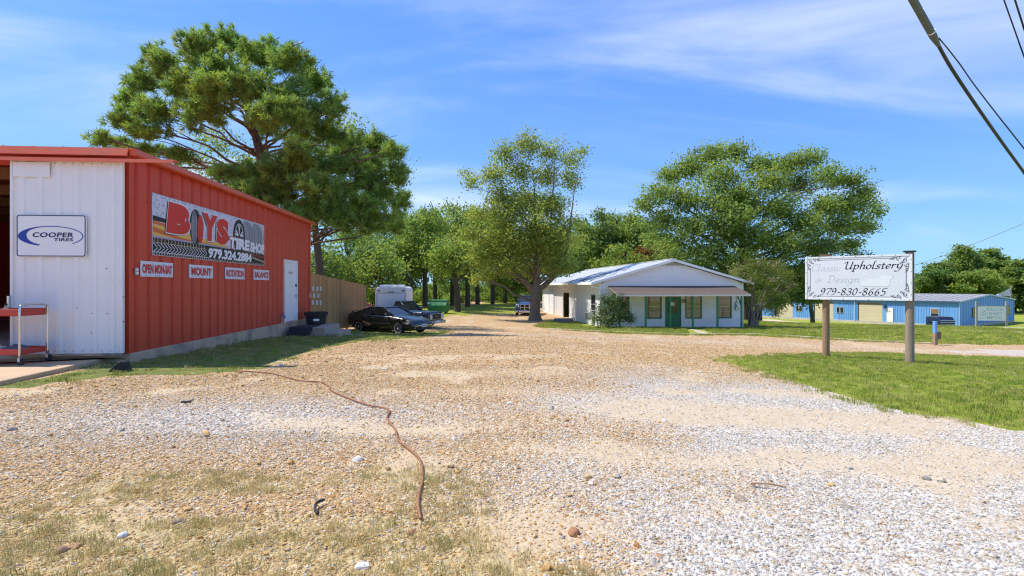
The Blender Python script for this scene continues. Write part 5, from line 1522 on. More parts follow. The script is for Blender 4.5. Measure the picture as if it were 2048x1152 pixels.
m.box(.115, .125, yl - .0005, yl, z0s + .26, z1s - .30); m.box(SWW - .125, SWW - .112, yl - .0005, yl, z0s + .30, z1s - .30)
m.box(.30, SWW - .32, yl - .0005, yl, z0s + .08, z0s + .088); m.box(.30, SWW - .34, yl - .0005, yl, z1s - .094, z1s - .085)
tag(m.build('border_line', M_ink, sg), kind='stuff')
# scrolls in the corners
def scroll(cx, cz, sx, sz, k=1.0):
    m = MB()
    def spiral(x0, z0, r0, turns, a0, dirn=1):
        return [(x0 + (r0 * (1 - t * .8)) * math.cos(a0 + dirn * 2 * math.pi * turns * t), z0 + (r0 * (1 - t * .8)) * math.sin(a0 + dirn * 2 * math.pi * turns * t)) for t in [i / 12 for i in range(13)]]
    sts = [spiral(.055, .20, .045, 1.2, 0), spiral(.05, .30, .035, 1.1, 2, -1), spiral(.20, .055, .045, 1.2, 1.5, -1), spiral(.30, .05, .035, 1.1, 0), spiral(.10, .10, .05, 1.3, .8),
           [(.02, .15), (.03, .25), (.06, .34), (.09, .36)], [(.15, .02), (.25, .03), (.34, .06), (.36, .09)], [(.03, .03), (.08, .05), (.12, .12), (.16, .14)], spiral(.16, .16, .03, 1.0, 3)]
    for s_ in sts:
        pen_stroke(m, s_, .014, lambda p: Vector((cx + sx * p.x * k, -.0142, cz + sz * p.y * k)), mn=.4, shear=0)
    return m.build('corner_scroll', M_ink, sg, recalc=False)
scroll(.035, z0s + .03, 1, 1, .95); scroll(.035, z1s - .03, 1, -1, .95); scroll(SWW - .035, z0s + .03, -1, 1, 1.15); scroll(SWW - .035, z1s - .03, -1, -1, 1.2)
hh_ = z1s - z0s
M_faint = pm('faded_lettering', (.52, .53, .58), .5, var=.05); M_faint2 = pm('patched_white', (.86, .855, .85), .4, var=.03)
X_, Z_ = (1, 0, 0), (0, 0, 1)
yl = -.0145
script('lettering', 'Upholstery', M_ink, sg, (.915, yl, z0s + hh_ * .700), X_, Z_, 1.32, .215, w=.135)
script('lettering', 'Classic', M_faint, sg, (.13, yl, z0s + hh_ * .665), X_, Z_, .72, .205, w=.07)
script('lettering', '& Design', M_faint, sg, (.23, yl, z0s + hh_ * .395), X_, Z_, 1.06, .205, w=.06)
script('lettering', '979-830-8665', M_ink, sg, (.36, yl, z0s + hh_ * .105), X_, Z_, 1.53, .250, w=.115)
m = MB(); o_ = [(1.33, .40), (1.33, .475), (1.35, .50), (1.475, .50), (1.475, .575), (1.75, .575), (1.76, .62), (1.80, .655), (1.87, .665), (1.95, .655), (2.05, .625), (2.00, .56), (1.97, .47), (1.955, .385), (1.93, .355), (1.37, .365)]
m.poly([(x, yl, z0s + z) for x, z in o_]); m.build('patched_area', M_faint2, sg, recalc=False)
m = MB(); n_ = len(o_); cx_, cz_ = 1.68, .5
m.add([(x, yl + .0006, z0s + z) for x, z in [((a - cx_) * 1.012 + cx_, (b_ - cz_) * 1.03 + cz_) for a, b_ in o_]], [tuple(range(n_))]); m.build('patched_outline', M_faint, sg, recalc=False)
m = MB()
for k in range(9):
    for z in (z0s + .012, z1s - .012): m.cyl((.05 + k * (SWW - .1) / 8, -.026, z), (.05 + k * (SWW - .1) / 8, -.0215, z), .010, 6)
for k in range(4):
    for x in (.018, SWW - .018): m.cyl((x, -.0275, z0s + .15 + k * .3), (x, -.0225, z0s + .15 + k * .3), .010, 6)
tag(m.build('screws', M_ink, sg), kind='stuff')
M_post = pm('post_timber', (.30, .185, .110), .85, var=.3, vs=3, scale=(6, 6, .8), bump=.35, bs=12, stain=(.30, .13, .06), sts=2.2)
M_post2 = pm('post_timber_grey', (.31, .235, .180), .85, var=.25, vs=3, scale=(6, 6, .8), bump=.35, bs=12, stain=(.17, .12, .10), sts=2)
for (px, py), mt_, r0, top in (((1635, 716), M_post, .088, z1s + .035), ((1808, 732), M_post2, .098, z1s + .06)):
    p = gnd(px, py); u = (Vector((p.x, p.y)) - SA).dot(sdir)
    q = SA + sdir * u + Vector((-sdir.y, sdir.x)) * .145
    zb = tz(q.x, q.y) - .3
    m = MB(); m.tube([(u, .145, zb), (u, .145, zb + .9), (u, .145, 1.2), (u, .145, top - .02), (u, .145, top)], [r0 * 1.05, r0 * 1.02, r0, r0 * .97, r0 * .9], 14)
    po = m.build('post', mt_, sg, smooth=False)
    MB().box(u - .13, u + .13, .02, .27, top + .001, top + .035).build('post_cap', M_rust if px < 1700 else M_ink, po)
# ------------------------------------------------------------------ brown hose lying over the gravel
M_hose = pm('hose_brown', (.30, .135, .065), .55, var=.2, vs=12, stain=(.16, .08, .05), sts=4)
hp = [(470, 743), (505, 745), (545, 749), (600, 763), (640, 766), (658, 775), (662, 783), (700, 800), (735, 812), (770, 819), (779, 826), (774, 840), (790, 862), (797, 884), (822, 905), (840, 925), (845, 960), (838, 992), (836, 1015), (841, 1043)]
m = MB(); P_ = []
for px, py in hp:
    g = gnd(px, py); P_.append(Vector((g.x, g.y, g.z + .024)))
P_ = catmull(P_, 7)
for p in P_: p.z = tz(p.x, p.y) + .018
m.tube(P_, .0100, 8)
tag(m.build('garden_hose', M_hose, None, smooth=True), 'long reddish brown hose winding across the gravel lot', 'hose')
g = gnd(643, 1022); m = MB(); m.tube(catmull([(g.x - .02, g.y + .10, g.z + .03), (g.x - .045, g.y + .03, g.z + .035), (g.x - .02, g.y - .05, g.z + .025), (g.x + .01, g.y - .08, g.z + .02)]), .009, 6)
tag(m.build('rubber_strip', M_black, None, smooth=True), 'short curved black rubber strip lying on the tan gravel', 'strip')
g = gnd(372, 809); m = MB(); m.tube([(g.x - .06, g.y, g.z + .03), (g.x + .05, g.y + .02, g.z + .03)], [.012, .015], 6); tag(m.build('dark_stick', M_ink, None), 'short dark stick lying on the gravel left of the hose', 'stick')
g = gnd(1540, 978); m = MB(); m.tube(catmull([(g.x - .12, g.y + .03, g.z + .03), (g.x, g.y, g.z + .035), (g.x + .1, g.y - .02, g.z + .02)]), .006, 6); tag(m.build('twig', M_wood, None), 'thin brown twig lying on the white gravel at the right', 'twig')
def rock(px, py, w_, h_, col, label, seed, d_=None):
    g = gnd(px, py); me = stone_mesh(seed, 3).copy(); k = g.y / FPX
    o = link_mesh('rock', me, pm('rock_' + str(seed), col, .85, var=.2, vs=1.2, bump=.4, bs=5, stain=tuple(c * .6 for c in col), sts=1.2))
    o.scale = (w_ * k / 2, (d_ or w_ * .8) * k / 2, h_ * k / 2 * 1.3); o.location = (g.x, g.y, g.z + h_ * k * .2); o.rotation_euler = (.1, .1, seed)
    tag(o, label, 'rock')
rock(1148, 1068, 30, 15, (.36, .17, .08), 'largest rusty brown rock lying on white gravel near the front', 61)
rock(1275, 1094, 17, 10, (.38, .19, .08), 'rounded rusty rock right of the largest brown rock', 62)
rock(1176, 955, 18, 9, (.50, .36, .16), 'ochre rock lying among white gravel behind the largest brown rock', 63)
rock(823, 1066, 24, 10, (.46, .22, .10), 'orange brown flat rock just below the end of the hose', 64)
rock(122, 1103, 30, 11, (.30, .16, .11), 'dark reddish flat rock at the near left of the gravel', 65)
rock(151, 1094, 24, 10, (.50, .29, .14), 'orange tan flat rock beside the dark reddish rock', 66)
rock(715, 921, 24, 10, (.66, .60, .48), 'pale cream flat rock left of the hose', 67)
rock(1480, 999, 28, 9, (.34, .26, .18), 'flat brown rock lying on the pale dirt at the right', 68)
rock(1852, 959, 18, 9, (.30, .26, .22), 'grey brown rock on the bare dirt at the far right', 69)
rock(358, 1044, 26, 10, (.33, .24, .16), 'brown elongated rock in the dry grass on the left', 70)
rock(245, 1072, 24, 11, (.72, .71, .70), 'white flat stone in the dry grass on the left', 71)
rock(725, 1135, 34, 13, (.66, .65, .64), 'large white stone at the bottom edge of the gravel', 72)
rock(1700, 938, 14, 5, (.30, .28, .26), 'small grey stone alone on the bare dirt', 73)
rock(1690, 1015, 30, 6, (.30, .25, .20), 'long narrow grey brown stone on white gravel at the right', 74)

# ------------------------------------------------------------------ overhead cables at the upper right
M_cable = pm('cable_black', (.02, .02, .024), .5, var=.1)
M_splice = pm('splice_grey', (.085, .10, .085), .55, var=.2, vs=6)
def wire(name, label, pts, r, mat=None, ext=True, k=8):
    P_ = [Vector(p) for p in pts]
    m = MB(); m.tube(catmull(P_, k), r, 8)
    return tag(m.build(name, mat or M_cable, None, smooth=True), label, 'cable')
A0, A1, A2, A3 = pix(1826, 0, 8.4), pix(1872, 82, 8.9), pix(1960, 222, 10.2), pix(2048, 345, 12.0)
far_ = A3 + (A3 - A2) * 6 + Vector((0, 0, 2.4)); near_ = A0 + (A0 - A1) * 14 + Vector((0, 0, 1))
tk = wire('telephone_cable', 'thick black bundled overhead cable with grey splice case at the upper right', [near_, A0 + (A0 - A1) * 3, A0, A1, pix(1905, 140, 9.4), A2, pix(2010, 293, 11.2), A3, A3 + (A3 - A2) * 1.5, far_], .029)
sp0, sp1 = A0 + (A0 - A1) * .25, A1
m = MB(); d_ = (sp1 - sp0); m.tube([sp0 - d_ * .2, sp0, sp1 - d_ * .1, sp1 + d_ * .1], [.03, .056, .056, .03], 12); m.build('splice_case', M_splice, tk)
for px, py in ((1839, 23), (1863, 64)):
    c_ = pix(px, py, 8.55 if py < 40 else 8.78); dn_ = d_.normalized(); m = MB(); m.tube([c_ - dn_ * .008, c_ + dn_ * .008], .060, 12); m.build('band', M_sgn, tk)
B0 = pix(1912, 128, 9.5); B1 = pix(2048, 297, 9.0)
wire('overhead_cable', 'thin black overhead cable parting from the thick bundled cable', [A1 + Vector((.05, 0, .05)), B0 + Vector((.03, 0, .05)), B1, B1 + (B1 - B0) * 5], .011)
C0, C1 = pix(2008, 0, 9), pix(2048, 113, 9.4)
wire('overhead_cable', 'left one of two thin wires in the top right corner', [C0 + (C0 - C1) * 12, C0, C1, C1 + (C1 - C0) * 6], .011)
C0, C1 = pix(2030, 0, 9), pix(2048, 57, 9.2)
wire('overhead_cable', 'right one of two thin wires in the top right corner', [C0 + (C0 - C1) * 16, C0, C1, C1 + (C1 - C0) * 10], .014)
wire('service_line', 'very thin distant wire sloping down behind the upholstery sign', [pix(2140, 405, 48), pix(2048, 447, 52), pix(1838, 528, 60), pix(1700, 556, 64), pix(1570, 567, 70), pix(1500, 570, 73)], .024, pm('wire_grey', (.20, .20, .21), .6))

# ------------------------------------------------------------------ vehicles
def wheel(parent, x, y, z, r, w_, rim_r, rim_mat, side, spokes=5, name='wheel'):
    """axle along local Y; side = +1 / -1 says which way the face looks"""
    Mx = Matrix.Translation((x, y, z)) @ Matrix.Rotation(R(-90 * side), 4, 'X')
    m = MB(); m.lathe([(rim_r * .96, w_ / 2 - .01), (rim_r, w_ / 2), (r * .95, w_ / 2), (r, w_ / 2 - .03), (r, -w_ / 2 + .03), (r * .95, -w_ / 2), (rim_r, -w_ / 2), (rim_r * .96, -w_ / 2 + .01)], 24, Mx)
    wo = m.build('wheel', M_tyre, parent)
    m = MB(); m.lathe([(rim_r * .97, w_ / 2 - .012), (rim_r * .99, w_ / 2 + .004), (rim_r * .90, w_ / 2 + .002), (rim_r * .86, w_ / 2 - .03), (rim_r * .86, -.02)], 24, Mx)
    hz = w_ / 2 - .012
    for k in range(spokes):
        a = 2 * math.pi * k / spokes + .3; c_, s_ = math.cos(a), math.sin(a)
        n0, n1 = .34 * rim_r / (spokes / 5) * .6, .22 * rim_r / (spokes / 5)
        pts = [(c_ * .12 * rim_r - s_ * n0, s_ * .12 * rim_r + c_ * n0, hz), (c_ * .9 * rim_r - s_ * n1, s_ * .9 * rim_r + c_ * n1, hz - .005), (c_ * .9 * rim_r + s_ * n1, s_ * .9 * rim_r - c_ * n1, hz - .005), (c_ * .12 * rim_r + s_ * n0, s_ * .12 * rim_r - c_ * n0, hz)]
        m.prism([Mx @ Vector(p) for p in pts], (Mx.to_3x3() @ Vector((0, 0, -.02))))
    m.lathe([(0, hz - .02), (.2 * rim_r, hz - .02), (.18 * rim_r, hz + .008), (0, hz + .012)], 12, Mx)
    m.build('rim', rim_mat, wo)
    m = MB(); m.lathe([(0, -.03), (rim_r * .86, -.03), (rim_r * .86, -.025), (0, -.025)], 16, Mx); m.build('brake_disc', M_ink, wo)
    return wo
M_tyre = pm('tyre_rubber', (.022, .022, .023), .8, var=.2, vs=8)
M_alloy = pm('alloy', (.62, .63, .65), .3, metal=.25, var=.06)
M_carglass = pm('car_glass', (.018, .022, .028), .04, var=.03, spec=.9)
M_lens = pm('headlamp_lens', (.55, .58, .60), .15, var=.05, spec=.8)
M_amber = pm('amber_lens', (.60, .22, .06), .25, var=.05)
def paint(name, col): 
    m = NT(name); b = m.bsdf(col, .28, 0, .6); b.inputs['Coat Weight'].default_value = .8; b.inputs['Coat Roughness'].default_value = .06
    n = m.noise(6, 4, .6, m.coord()); m.l(m.rng(n, .3, .7, .22, .42), b.inputs['Roughness']); return m.m
def body_loft(st, crown=.03):
    """st: (x, z_low, z_belt, half width) from the rear to the front; rings of 14 points"""
    m = MB(); n = 14
    for x, zl, zh, hw in st:
        h = zh - zl
        half = [(hw * .86, zl), (hw * .97, zl + h * .12), (hw, zl + h * .40), (hw * .985, zl + h * .66), (hw * .94, zl + h * .90), (hw * .86, zh), (hw * .40, zh + crown)]
        ring = [(x, y, z) for y, z in half] + [(x, -y, z) for y, z in half[::-1]]
        m.v += ring
    for i in range(len(st) - 1):
        for k in range(n): m.f.append((i * n + k, i * n + (k + 1) % n, (i + 1) * n + (k + 1) % n, (i + 1) * n + k))
    m.f.append(tuple(range(n))[::-1]); m.f.append(tuple(range((len(st) - 1) * n, len(st) * n)))
    return m
def cut_arches(ob, arches, hw):
    """wheel arches cut out of the body mesh"""
    m = MB()
    for x, z, r in arches:
        for s_ in (-1, 1): m.tube([(x, s_ * (hw - .22), z), (x, s_ * (hw + .3), z)], r, 20)
    cm = m.mesh('arch_cut'); co = bpy.data.objects.new('arch_cut', cm); COL.objects.link(co); co.parent = ob.parent
    md = ob.modifiers.new('arch', 'BOOLEAN'); md.object = co; md.operation = 'DIFFERENCE'; md.solver = 'EXACT'
    bpy.context.view_layer.update(); dg = bpy.context.evaluated_depsgraph_get()
    me = bpy.data.meshes.new_from_object(ob.evaluated_get(dg))
    ob.modifiers.clear(); ob.data = me
    bpy.data.objects.remove(co)
def cabin(parent, base, top, paint_mat, zr, names=('windscreen', 'rear_window')):
    """base / top: (x_rear, x_front, half width, z) of the window line and of the roof edge"""
    bx0, bx1, bw, bz0, bz1 = base; tx0, tx1, tw, tzr = top
    b = [(bx1, bw, bz1), (bx1, -bw, bz1), (bx0, -bw, bz0), (bx0, bw, bz0)]
    t = [(tx1, tw, tzr), (tx1, -tw, tzr), (tx0, -tw, tzr), (tx0, tw, tzr)]
    return b, t
def lerp3(a, b_, t): return tuple(a[i] + (b_[i] - a[i]) * t for i in range(3))
def quad_panel(a, b_, c_, d_, inset, out, th=.008):
    """glass panel inset from the corners a b (lower) c d (upper), moved out along the normal"""
    A_, B_, C_, D_ = map(Vector, (a, b_, c_, d_)); ce = (A_ + B_ + C_ + D_) / 4
    nrm = (B_ - A_).cross(D_ - A_).normalized()
    P = [p.lerp(ce, inset) + nrm * out for p in (A_, B_, C_, D_)]
    return MB().prism([tuple(p) for p in P], tuple(nrm * th))
def greenhouse(t, base, top, paint_mat, crown=.05, core=True, posts=()):
    b, p = cabin(t, base, top, paint_mat, 0)
    # painted shell with pillars: eight thin bars and the roof skin
    m = MB()
    for i in range(4): m.tube([b[i], lerp3(b[i], p[i], .5), p[i]], [.055, .045, .045], 8)
    m.build('pillar', paint_mat, t, smooth=True) if False else None
    for i in range(4):
        MB().tube([b[i], lerp3(b[i], p[i], .5), p[i]], [.055, .045, .045], 8).build('pillar', paint_mat, t, smooth=True)
    bx0, bx1, bw, bz0, bz1 = base; tx0, tx1, tw, tzr = top
    m = MB(); N = 6; vs = []
    for i in range(N + 1):
        x = tx0 - .04 + (tx1 - tx0 + .08) * i / N
        for j in range(7):
            y = -tw - .02 + (2 * tw + .04) * j / 6; u = 2 * i / N - 1; v = 2 * j / 6 - 1
            vs.append((x, y, tzr + crown * (1 - u * u) ** .7 * (1 - v * v * .8) ** .8 + .01))
    k0 = len(vs); vs += [(x, y, z - .05 if abs(z) else z) for x, y, z in vs[:k0]]
    fs = []
    for i in range(N):
        for j in range(6): k = i * 7 + j; fs += [(k, k + 7, k + 8, k + 1), (k0 + k, k0 + k + 1, k0 + k + 8, k0 + k + 7)]
    rim = [j for j in range(7)] + [i * 7 + 6 for i in range(1, N + 1)] + [N * 7 + j for j in range(5, -1, -1)] + [i * 7 for i in range(N - 1, 0, -1)]
    for a, c_ in zip(rim, rim[1:] + rim[:1]): fs.append((a, c_, k0 + c_, k0 + a))
    m.add(vs, fs); m.build('roof', paint_mat, t, smooth=True)
    quad_panel(b[1], b[0], p[0], p[1], .03, -.02).build('windscreen', M_carglass, t)
    quad_panel(b[3], b[2], p[2], p[3], .03, -.02).build('rear_window', M_carglass, t)
    for i, j, sgn in ((0, 3, 1), (1, 2, -1)):
        cuts = [0] + list(posts) + [1]
        for c0_, c1_ in zip(cuts, cuts[1:]):
            q0, q1 = lerp3(b[j], b[i], c0_), lerp3(b[j], b[i], c1_); r0_, r1_ = lerp3(p[j], p[i], c0_), lerp3(p[j], p[i], c1_)
            pan = quad_panel(q0, q1, r1_, r0_, .02, -.02 * (1 if sgn > 0 else -1) * -1 if False else 0.0)
            pan.build('side_window', M_carglass, t)
            if c1_ < 1: MB().tube([q1, r1_], .035, 6).build('pillar', paint_mat, t, smooth=True)
# -- black coupe
M_cblack = paint('black_paint', (.008, .008, .010))
def heading(dx_, dy_): return math.atan2(dy_, dx_)
fw_ = gnd(797, 667); 
cd = Vector((.86, -.51)).normalized(); ch = heading(cd.x, cd.y)
left = Vector((-cd.y, cd.x))                      # its left side faces away from the camera; its right side faces it
cc_ = Vector((fw_.x, fw_.y)) - cd * 1.32 + left * .80
gz = tz(cc_.x, cc_.y)
cp = thing('parked_car', 'black two door coupe with silver five spoke wheels parked by the brown fence', 'car', (cc_.x, cc_.y, gz), ch)
gr = math.atan((tz(*(cc_ + cd * 1.3)) - tz(*(cc_ - cd * 1.3))) / 2.6); cp.rotation_euler = (0, -gr, ch)
st = [(-2.20, .40, .80, .66), (-2.14, .30, .93, .77), (-1.95, .22, .97, .82), (-1.6, .19, .965, .84), (-1.1, .18, .92, .85), (-.4, .18, .89, .855), (.3, .18, .88, .855), (.85, .18, .875, .85), (1.3, .18, .82, .845), (1.7, .19, .75, .83), (2.0, .20, .68, .80), (2.14, .22, .62, .75), (2.2, .30, .54, .68)]
bo = body_loft(st, .035).build('body', M_cblack, cp, smooth=True)
cut_arches(bo, [(1.32, .30, .345), (-1.30, .30, .345)], .84)
for p_ in bo.data.polygons: p_.use_smooth = True
m = MB(); m.box(-2.0, 2.0, -.6, .6, .2, .55); m.build('underbody', M_ink, cp)
greenhouse(cp, (-1.65, .92, .74, .93, .875), (-.78, .12, .55, 1.26), M_cblack, .05, posts=(.47,))
for x in (1.32, -1.30):
    for s_ in (-1, 1): wheel(cp, x, s_ * .75, .295, .295, .20, .225, M_alloy, s_)
for s_ in (-1, 1):
    m = MB(); m.prism([(1.78, s_ * .835, .62), (2.08, s_ * .70, .58), (2.165, s_ * .44, .565), (2.165, s_ * .44, .50), (2.09, s_ * .71, .49), (1.80, s_ * .84, .51)], (.012, s_ * .012, .0)); m.build('headlight', M_lens, cp)
    m = MB(); m.prism([(1.60, s_ * .848, .60), (1.775, s_ * .838, .60), (1.785, s_ * .845, .52), (1.64, s_ * .852, .53)], (0, s_ * .012, 0)); m.build('indicator', M_amber, cp)
    m = MB(); m.obox((2.13, s_ * .52, .335), (.10, .20, .07), (0, 0, -s_ * .3)); m.build('fog_light', M_lens, cp)
    m = MB(); m.obox((.62, s_ * .90, .93), (.13, .15, .10)); m.build('wing_mirror', M_cblack, cp, bevel=.02)
    m = MB(); m.box(-.80, .90, min(s_ * .856, s_ * .872), max(s_ * .856, s_ * .872), .50, .525); m.build('side_moulding', M_chrome, cp)
    m = MB(); m.box(-.9, .88, min(s_ * .79, s_ * .86), max(s_ * .79, s_ * .86), .15, .20); m.build('sill', M_ink, cp)
    m = MB(); m.box(-.42, -.26, min(s_ * .845, s_ * .872), max(s_ * .845, s_ * .872), .74, .78); m.build('door_handle', M_chrome, cp)
MB().box(-.43, -.424, -.862, -.845, .22, .88).build('door_gap', M_ink, cp)
m = MB(); m.box(2.195, 2.225, -.16, .16, .36, .50); pl = m.build('number_plate', M_sgn, cp)
m = MB()
for k in range(6): m.box(2.226, 2.228, -.12 + k * .042, -.098 + k * .042, .39, .46)
tag(m.build('plate_mark', M_navyd, pl), kind='stuff')
m = MB(); m.prism([(2.10, -.78, .42), (2.20, -.62, .42), (2.225, 0, .42), (2.20, .62, .42), (2.10, .78, .42), (2.08, .70, .42), (2.15, 0, .42), (2.08, -.70, .42)], (0, 0, .022)); m.build('bumper_strip', M_chrome, cp)
m = MB(); m.box(2.16, 2.215, -.5, .5, .24, .32); m.build('lower_grille', M_ink, cp)
m = MB(); m.box(-2.12, -1.85, -.66, .66, 1.03, 1.055).box(-2.02, -1.95, -.6, -.55, .96, 1.03).box(-2.02, -1.95, .55, .6, .96, 1.03); m.build('spoiler', M_cblack, cp)
m = MB(); m.lathe([(0, 0), (.05, .0), (.05, .012), (0, .014)], 10, Matrix.Translation((2.12, 0, .645))); m.build('bonnet_badge', M_chrome, cp)
# -- pickups
def pickup(name, label, loc, rz, paint_mat, L, Wd, Hh, hood, rim_mat, round_, grille_mat, group, seed):
    """boxy pickup: L long, Wd wide, Hh high"""
    t = thing(name, label, 'pickup truck', loc, rz, group)
    h = L / 2; hw = Wd / 2; r = .36 if Hh > 1.7 else .31; cl = r * .9
    hd = hood
    xa, xb = h * .58, -h * .56
    cabf, cabr = h * .30, -h * .18
    st = [(-h, cl + .12, hd - .02, hw * .93), (-h + .05, cl - .02, hd, hw * .98), (-h * .4, cl - .04, hd, hw), (cabr, cl - .04, hd, hw), (cabf, cl - .04, hd, hw), (h * .62, cl - .04, hd - .03, hw * .99), (h * .93, cl, hd - (.10 if round_ else .05), hw * .96), (h * .985, cl + .04, hd - (.20 if round_ else .09), hw * .92), (h, cl + .14, hd - (.32 if round_ else .14), hw * .88)]
    bo = body_loft(st, .03 if not round_ else .06).build('body', paint_mat, t, smooth=True)
    cut_arches(bo, [(xa, r, r + .07), (xb, r, r + .07)], hw)
    for p_ in bo.data.polygons: p_.use_smooth = True
    MB().box(-h * .95, h * .92, -hw * .7, hw * .7, cl - .02, hd - .25).build('underbody', M_ink, t)
    m = MB(); m.box(-h * .96, cabr - .06, -hw * .82, hw * .82, hd + .031, hd + .04); m.build('bed_floor', M_ink, t)
    for y in (-hw * .93, hw * .80): MB().box(-h * .97, cabr - .05, y, y + hw * .13, hd - .02, hd + .10).build('bed_side', paint_mat, t, bevel=.02)
    MB().box(-h * .99, -h * .96, -hw * .79, hw * .79, hd - .02, hd + .09).build('tailgate', paint_mat, t)
    greenhouse(t, (cabr, cabf, hw * .86, hd + .0, hd - .01), (cabr + .10, cabf - (.62 if not round_ else .75), hw * .70, Hh - .04), paint_mat, .04, posts=(.5,) if round_ else ())
    for x in (xa, xb):
        for s_ in (-1, 1): wheel(t, x, s_ * (hw - .13), r, r, .24, r * .68, rim_mat, s_, 6)
    zf = hd - (.32 if round_ else .14)
    if not round_:
        MB().box(h - .01, h + .035, -hw * .80, hw * .80, cl + .20, zf - .01).build('grille_frame', M_chrome, t)
        g_ = MB().box(h + .0355, h + .045, -hw * .48, hw * .48, cl + .22, zf - .03).build('grille', M_ink, t)
        letters('lettering', 'GMC', pm('grille_red', (.40, .10, .03), .5), g_, (h + .0465, -.13, (cl + zf) / 2 + .06), (0, 1, 0), (0, 0, 1), .26, .09, bold=.05)
        for s_ in (-1, 1):
            a_, b_ = sorted((s_ * hw * .52, s_ * hw * .76)); MB().box(h + .0355, h + .05, a_, b_, cl + .25, zf - .04).build('headlight', M_lens, t)
            a_, b_ = sorted((s_ * hw * .765, s_ * hw * .80)); MB().box(h + .0355, h + .048, a_, b_, cl + .25, zf - .04).build('indicator', M_amber, t)
        bp = MB().box(h - .02, h + .12, -hw * .98, hw * .98, cl - .03, cl + .15).build('bumper', M_steel, t, bevel=.02)
        MB().box(h + .1205, h + .13, -.15, .15, cl - .0, cl + .14).build('number_plate', M_sgn, t)
    else:
        m = MB(); m.prism([(h - .06, y, z) for y, z in ((-hw * .50, zf + .16), (hw * .50, zf + .16), (hw * .44, cl + .34), (hw * .36, cl + .22), (-hw * .36, cl + .22), (-hw * .44, cl + .34))], (.11, 0, 0)); m.build('grille_frame', M_chrome, t, bevel=.015)
        for sy in (-1, 1):
            for za, zb in ((cl + .25, (cl + zf) / 2 + .15), ((cl + zf) / 2 + .20, zf + .12)):
                a_, b_ = sorted((sy * .04, sy * hw * .40)); MB().box(h + .0505, h + .06, a_, b_, za, zb).build('grille', M_ink, t)
        for s_ in (-1, 1):
            m = MB(); m.prism([(h - .16, s_ * hw * .93, zf + .08), (h + .0, s_ * hw * .55, zf + .10), (h + .0, s_ * hw * .52, zf - .10), (h - .10, s_ * hw * .92, zf - .18)], (.03, s_ * .015, 0)); m.build('headlight', M_lens, t)
        MB().box(h - .05, h + .15, -hw * .96, hw * .96, cl - .02, cl + .20).build('bumper', M_chrome, t, bevel=.04)
        for s_ in (-1, 1): MB().lathe([(0, 0), (.07, 0), (.07, .012), (0, .014)], 12, Matrix.Translation((h + .15, s_ * hw * .62, cl + .09)) @ Matrix.Rotation(R(90), 4, 'Y')).build('fog_light', M_ink, t)
        MB().box(h + .1505, h + .156, -.15, .15, cl + .02, cl + .15).build('number_plate', M_sgn, t)
    for s_ in (-1, 1):
        m = MB(); m.obox((cabf - .22, s_ * (hw + .10), hd + .14), (.10, .20, .20 if round_ else .15)); m.build('wing_mirror', M_ink if round_ else M_cblack, t, bevel=.02)
        a_, b_ = sorted((s_ * hw * .99, s_ * (hw + .018))); MB().box(cabr + .12, cabr + .27, a_, b_, hd - .14, hd - .10).build('door_handle', M_ink, t)
    return t
M_navyp = paint('navy_paint', (.010, .018, .042)); M_bluep = paint('blue_paint_dark', (.015, .035, .13))
pf = gnd(868, 657); pc = Vector((pf.x, pf.y)) - cd * 2.32 + left * .1
gz = tz(pc.x, pc.y); o = pickup('pickup_truck', 'old dark navy pickup with square grille parked behind the black coupe', (pc.x, pc.y, gz), ch + .03, M_navyp, 4.7, 1.68, 1.58, .98, M_alloy, False, None, None, 1)
rf_ = gnd(1060, 632); rc = Vector((rf_.x - .15, rf_.y + 2.9))
o = pickup('pickup_truck', 'large blue pickup with chrome grille half hidden behind the tree trunk', (rc.x, rc.y, tz(rc.x, rc.y)), R(-90 - 7), M_bluep, 5.8, 2.02, 1.92, 1.28, M_alloy, True, None, None, 2)
# -- red car behind the fence end
M_redp = paint('red_paint', (.42, .02, .02))
q = pix(742, 620, 35.5); rcx, rcy = q.x - 1.2, 35.8
t = thing('parked_car', 'red car mostly hidden behind the black coupe at the fence end', 'car', (rcx, rcy, tz(rcx, rcy)), R(-8))
st = [(-2.2, .42, .86, .70), (-2.1, .28, 1.0, .80), (-1.6, .2, 1.05, .86), (-.6, .2, 1.02, .88), (.6, .2, 1.0, .88), (1.4, .2, .92, .87), (2.0, .24, .80, .82), (2.2, .34, .66, .72)]
bo = body_loft(st, .03).build('body', M_redp, t, smooth=True); cut_arches(bo, [(1.35, .32, .37), (-1.35, .32, .37)], .86)
greenhouse(t, (-1.75, .95, .76, 1.03, .97), (-1.0, .1, .58, 1.46), M_redp, .05, posts=(.5,))
for x in (1.35, -1.35):
    for s_ in (-1, 1): wheel(t, x, s_ * .77, .31, .31, .2, .21, M_alloy, s_)
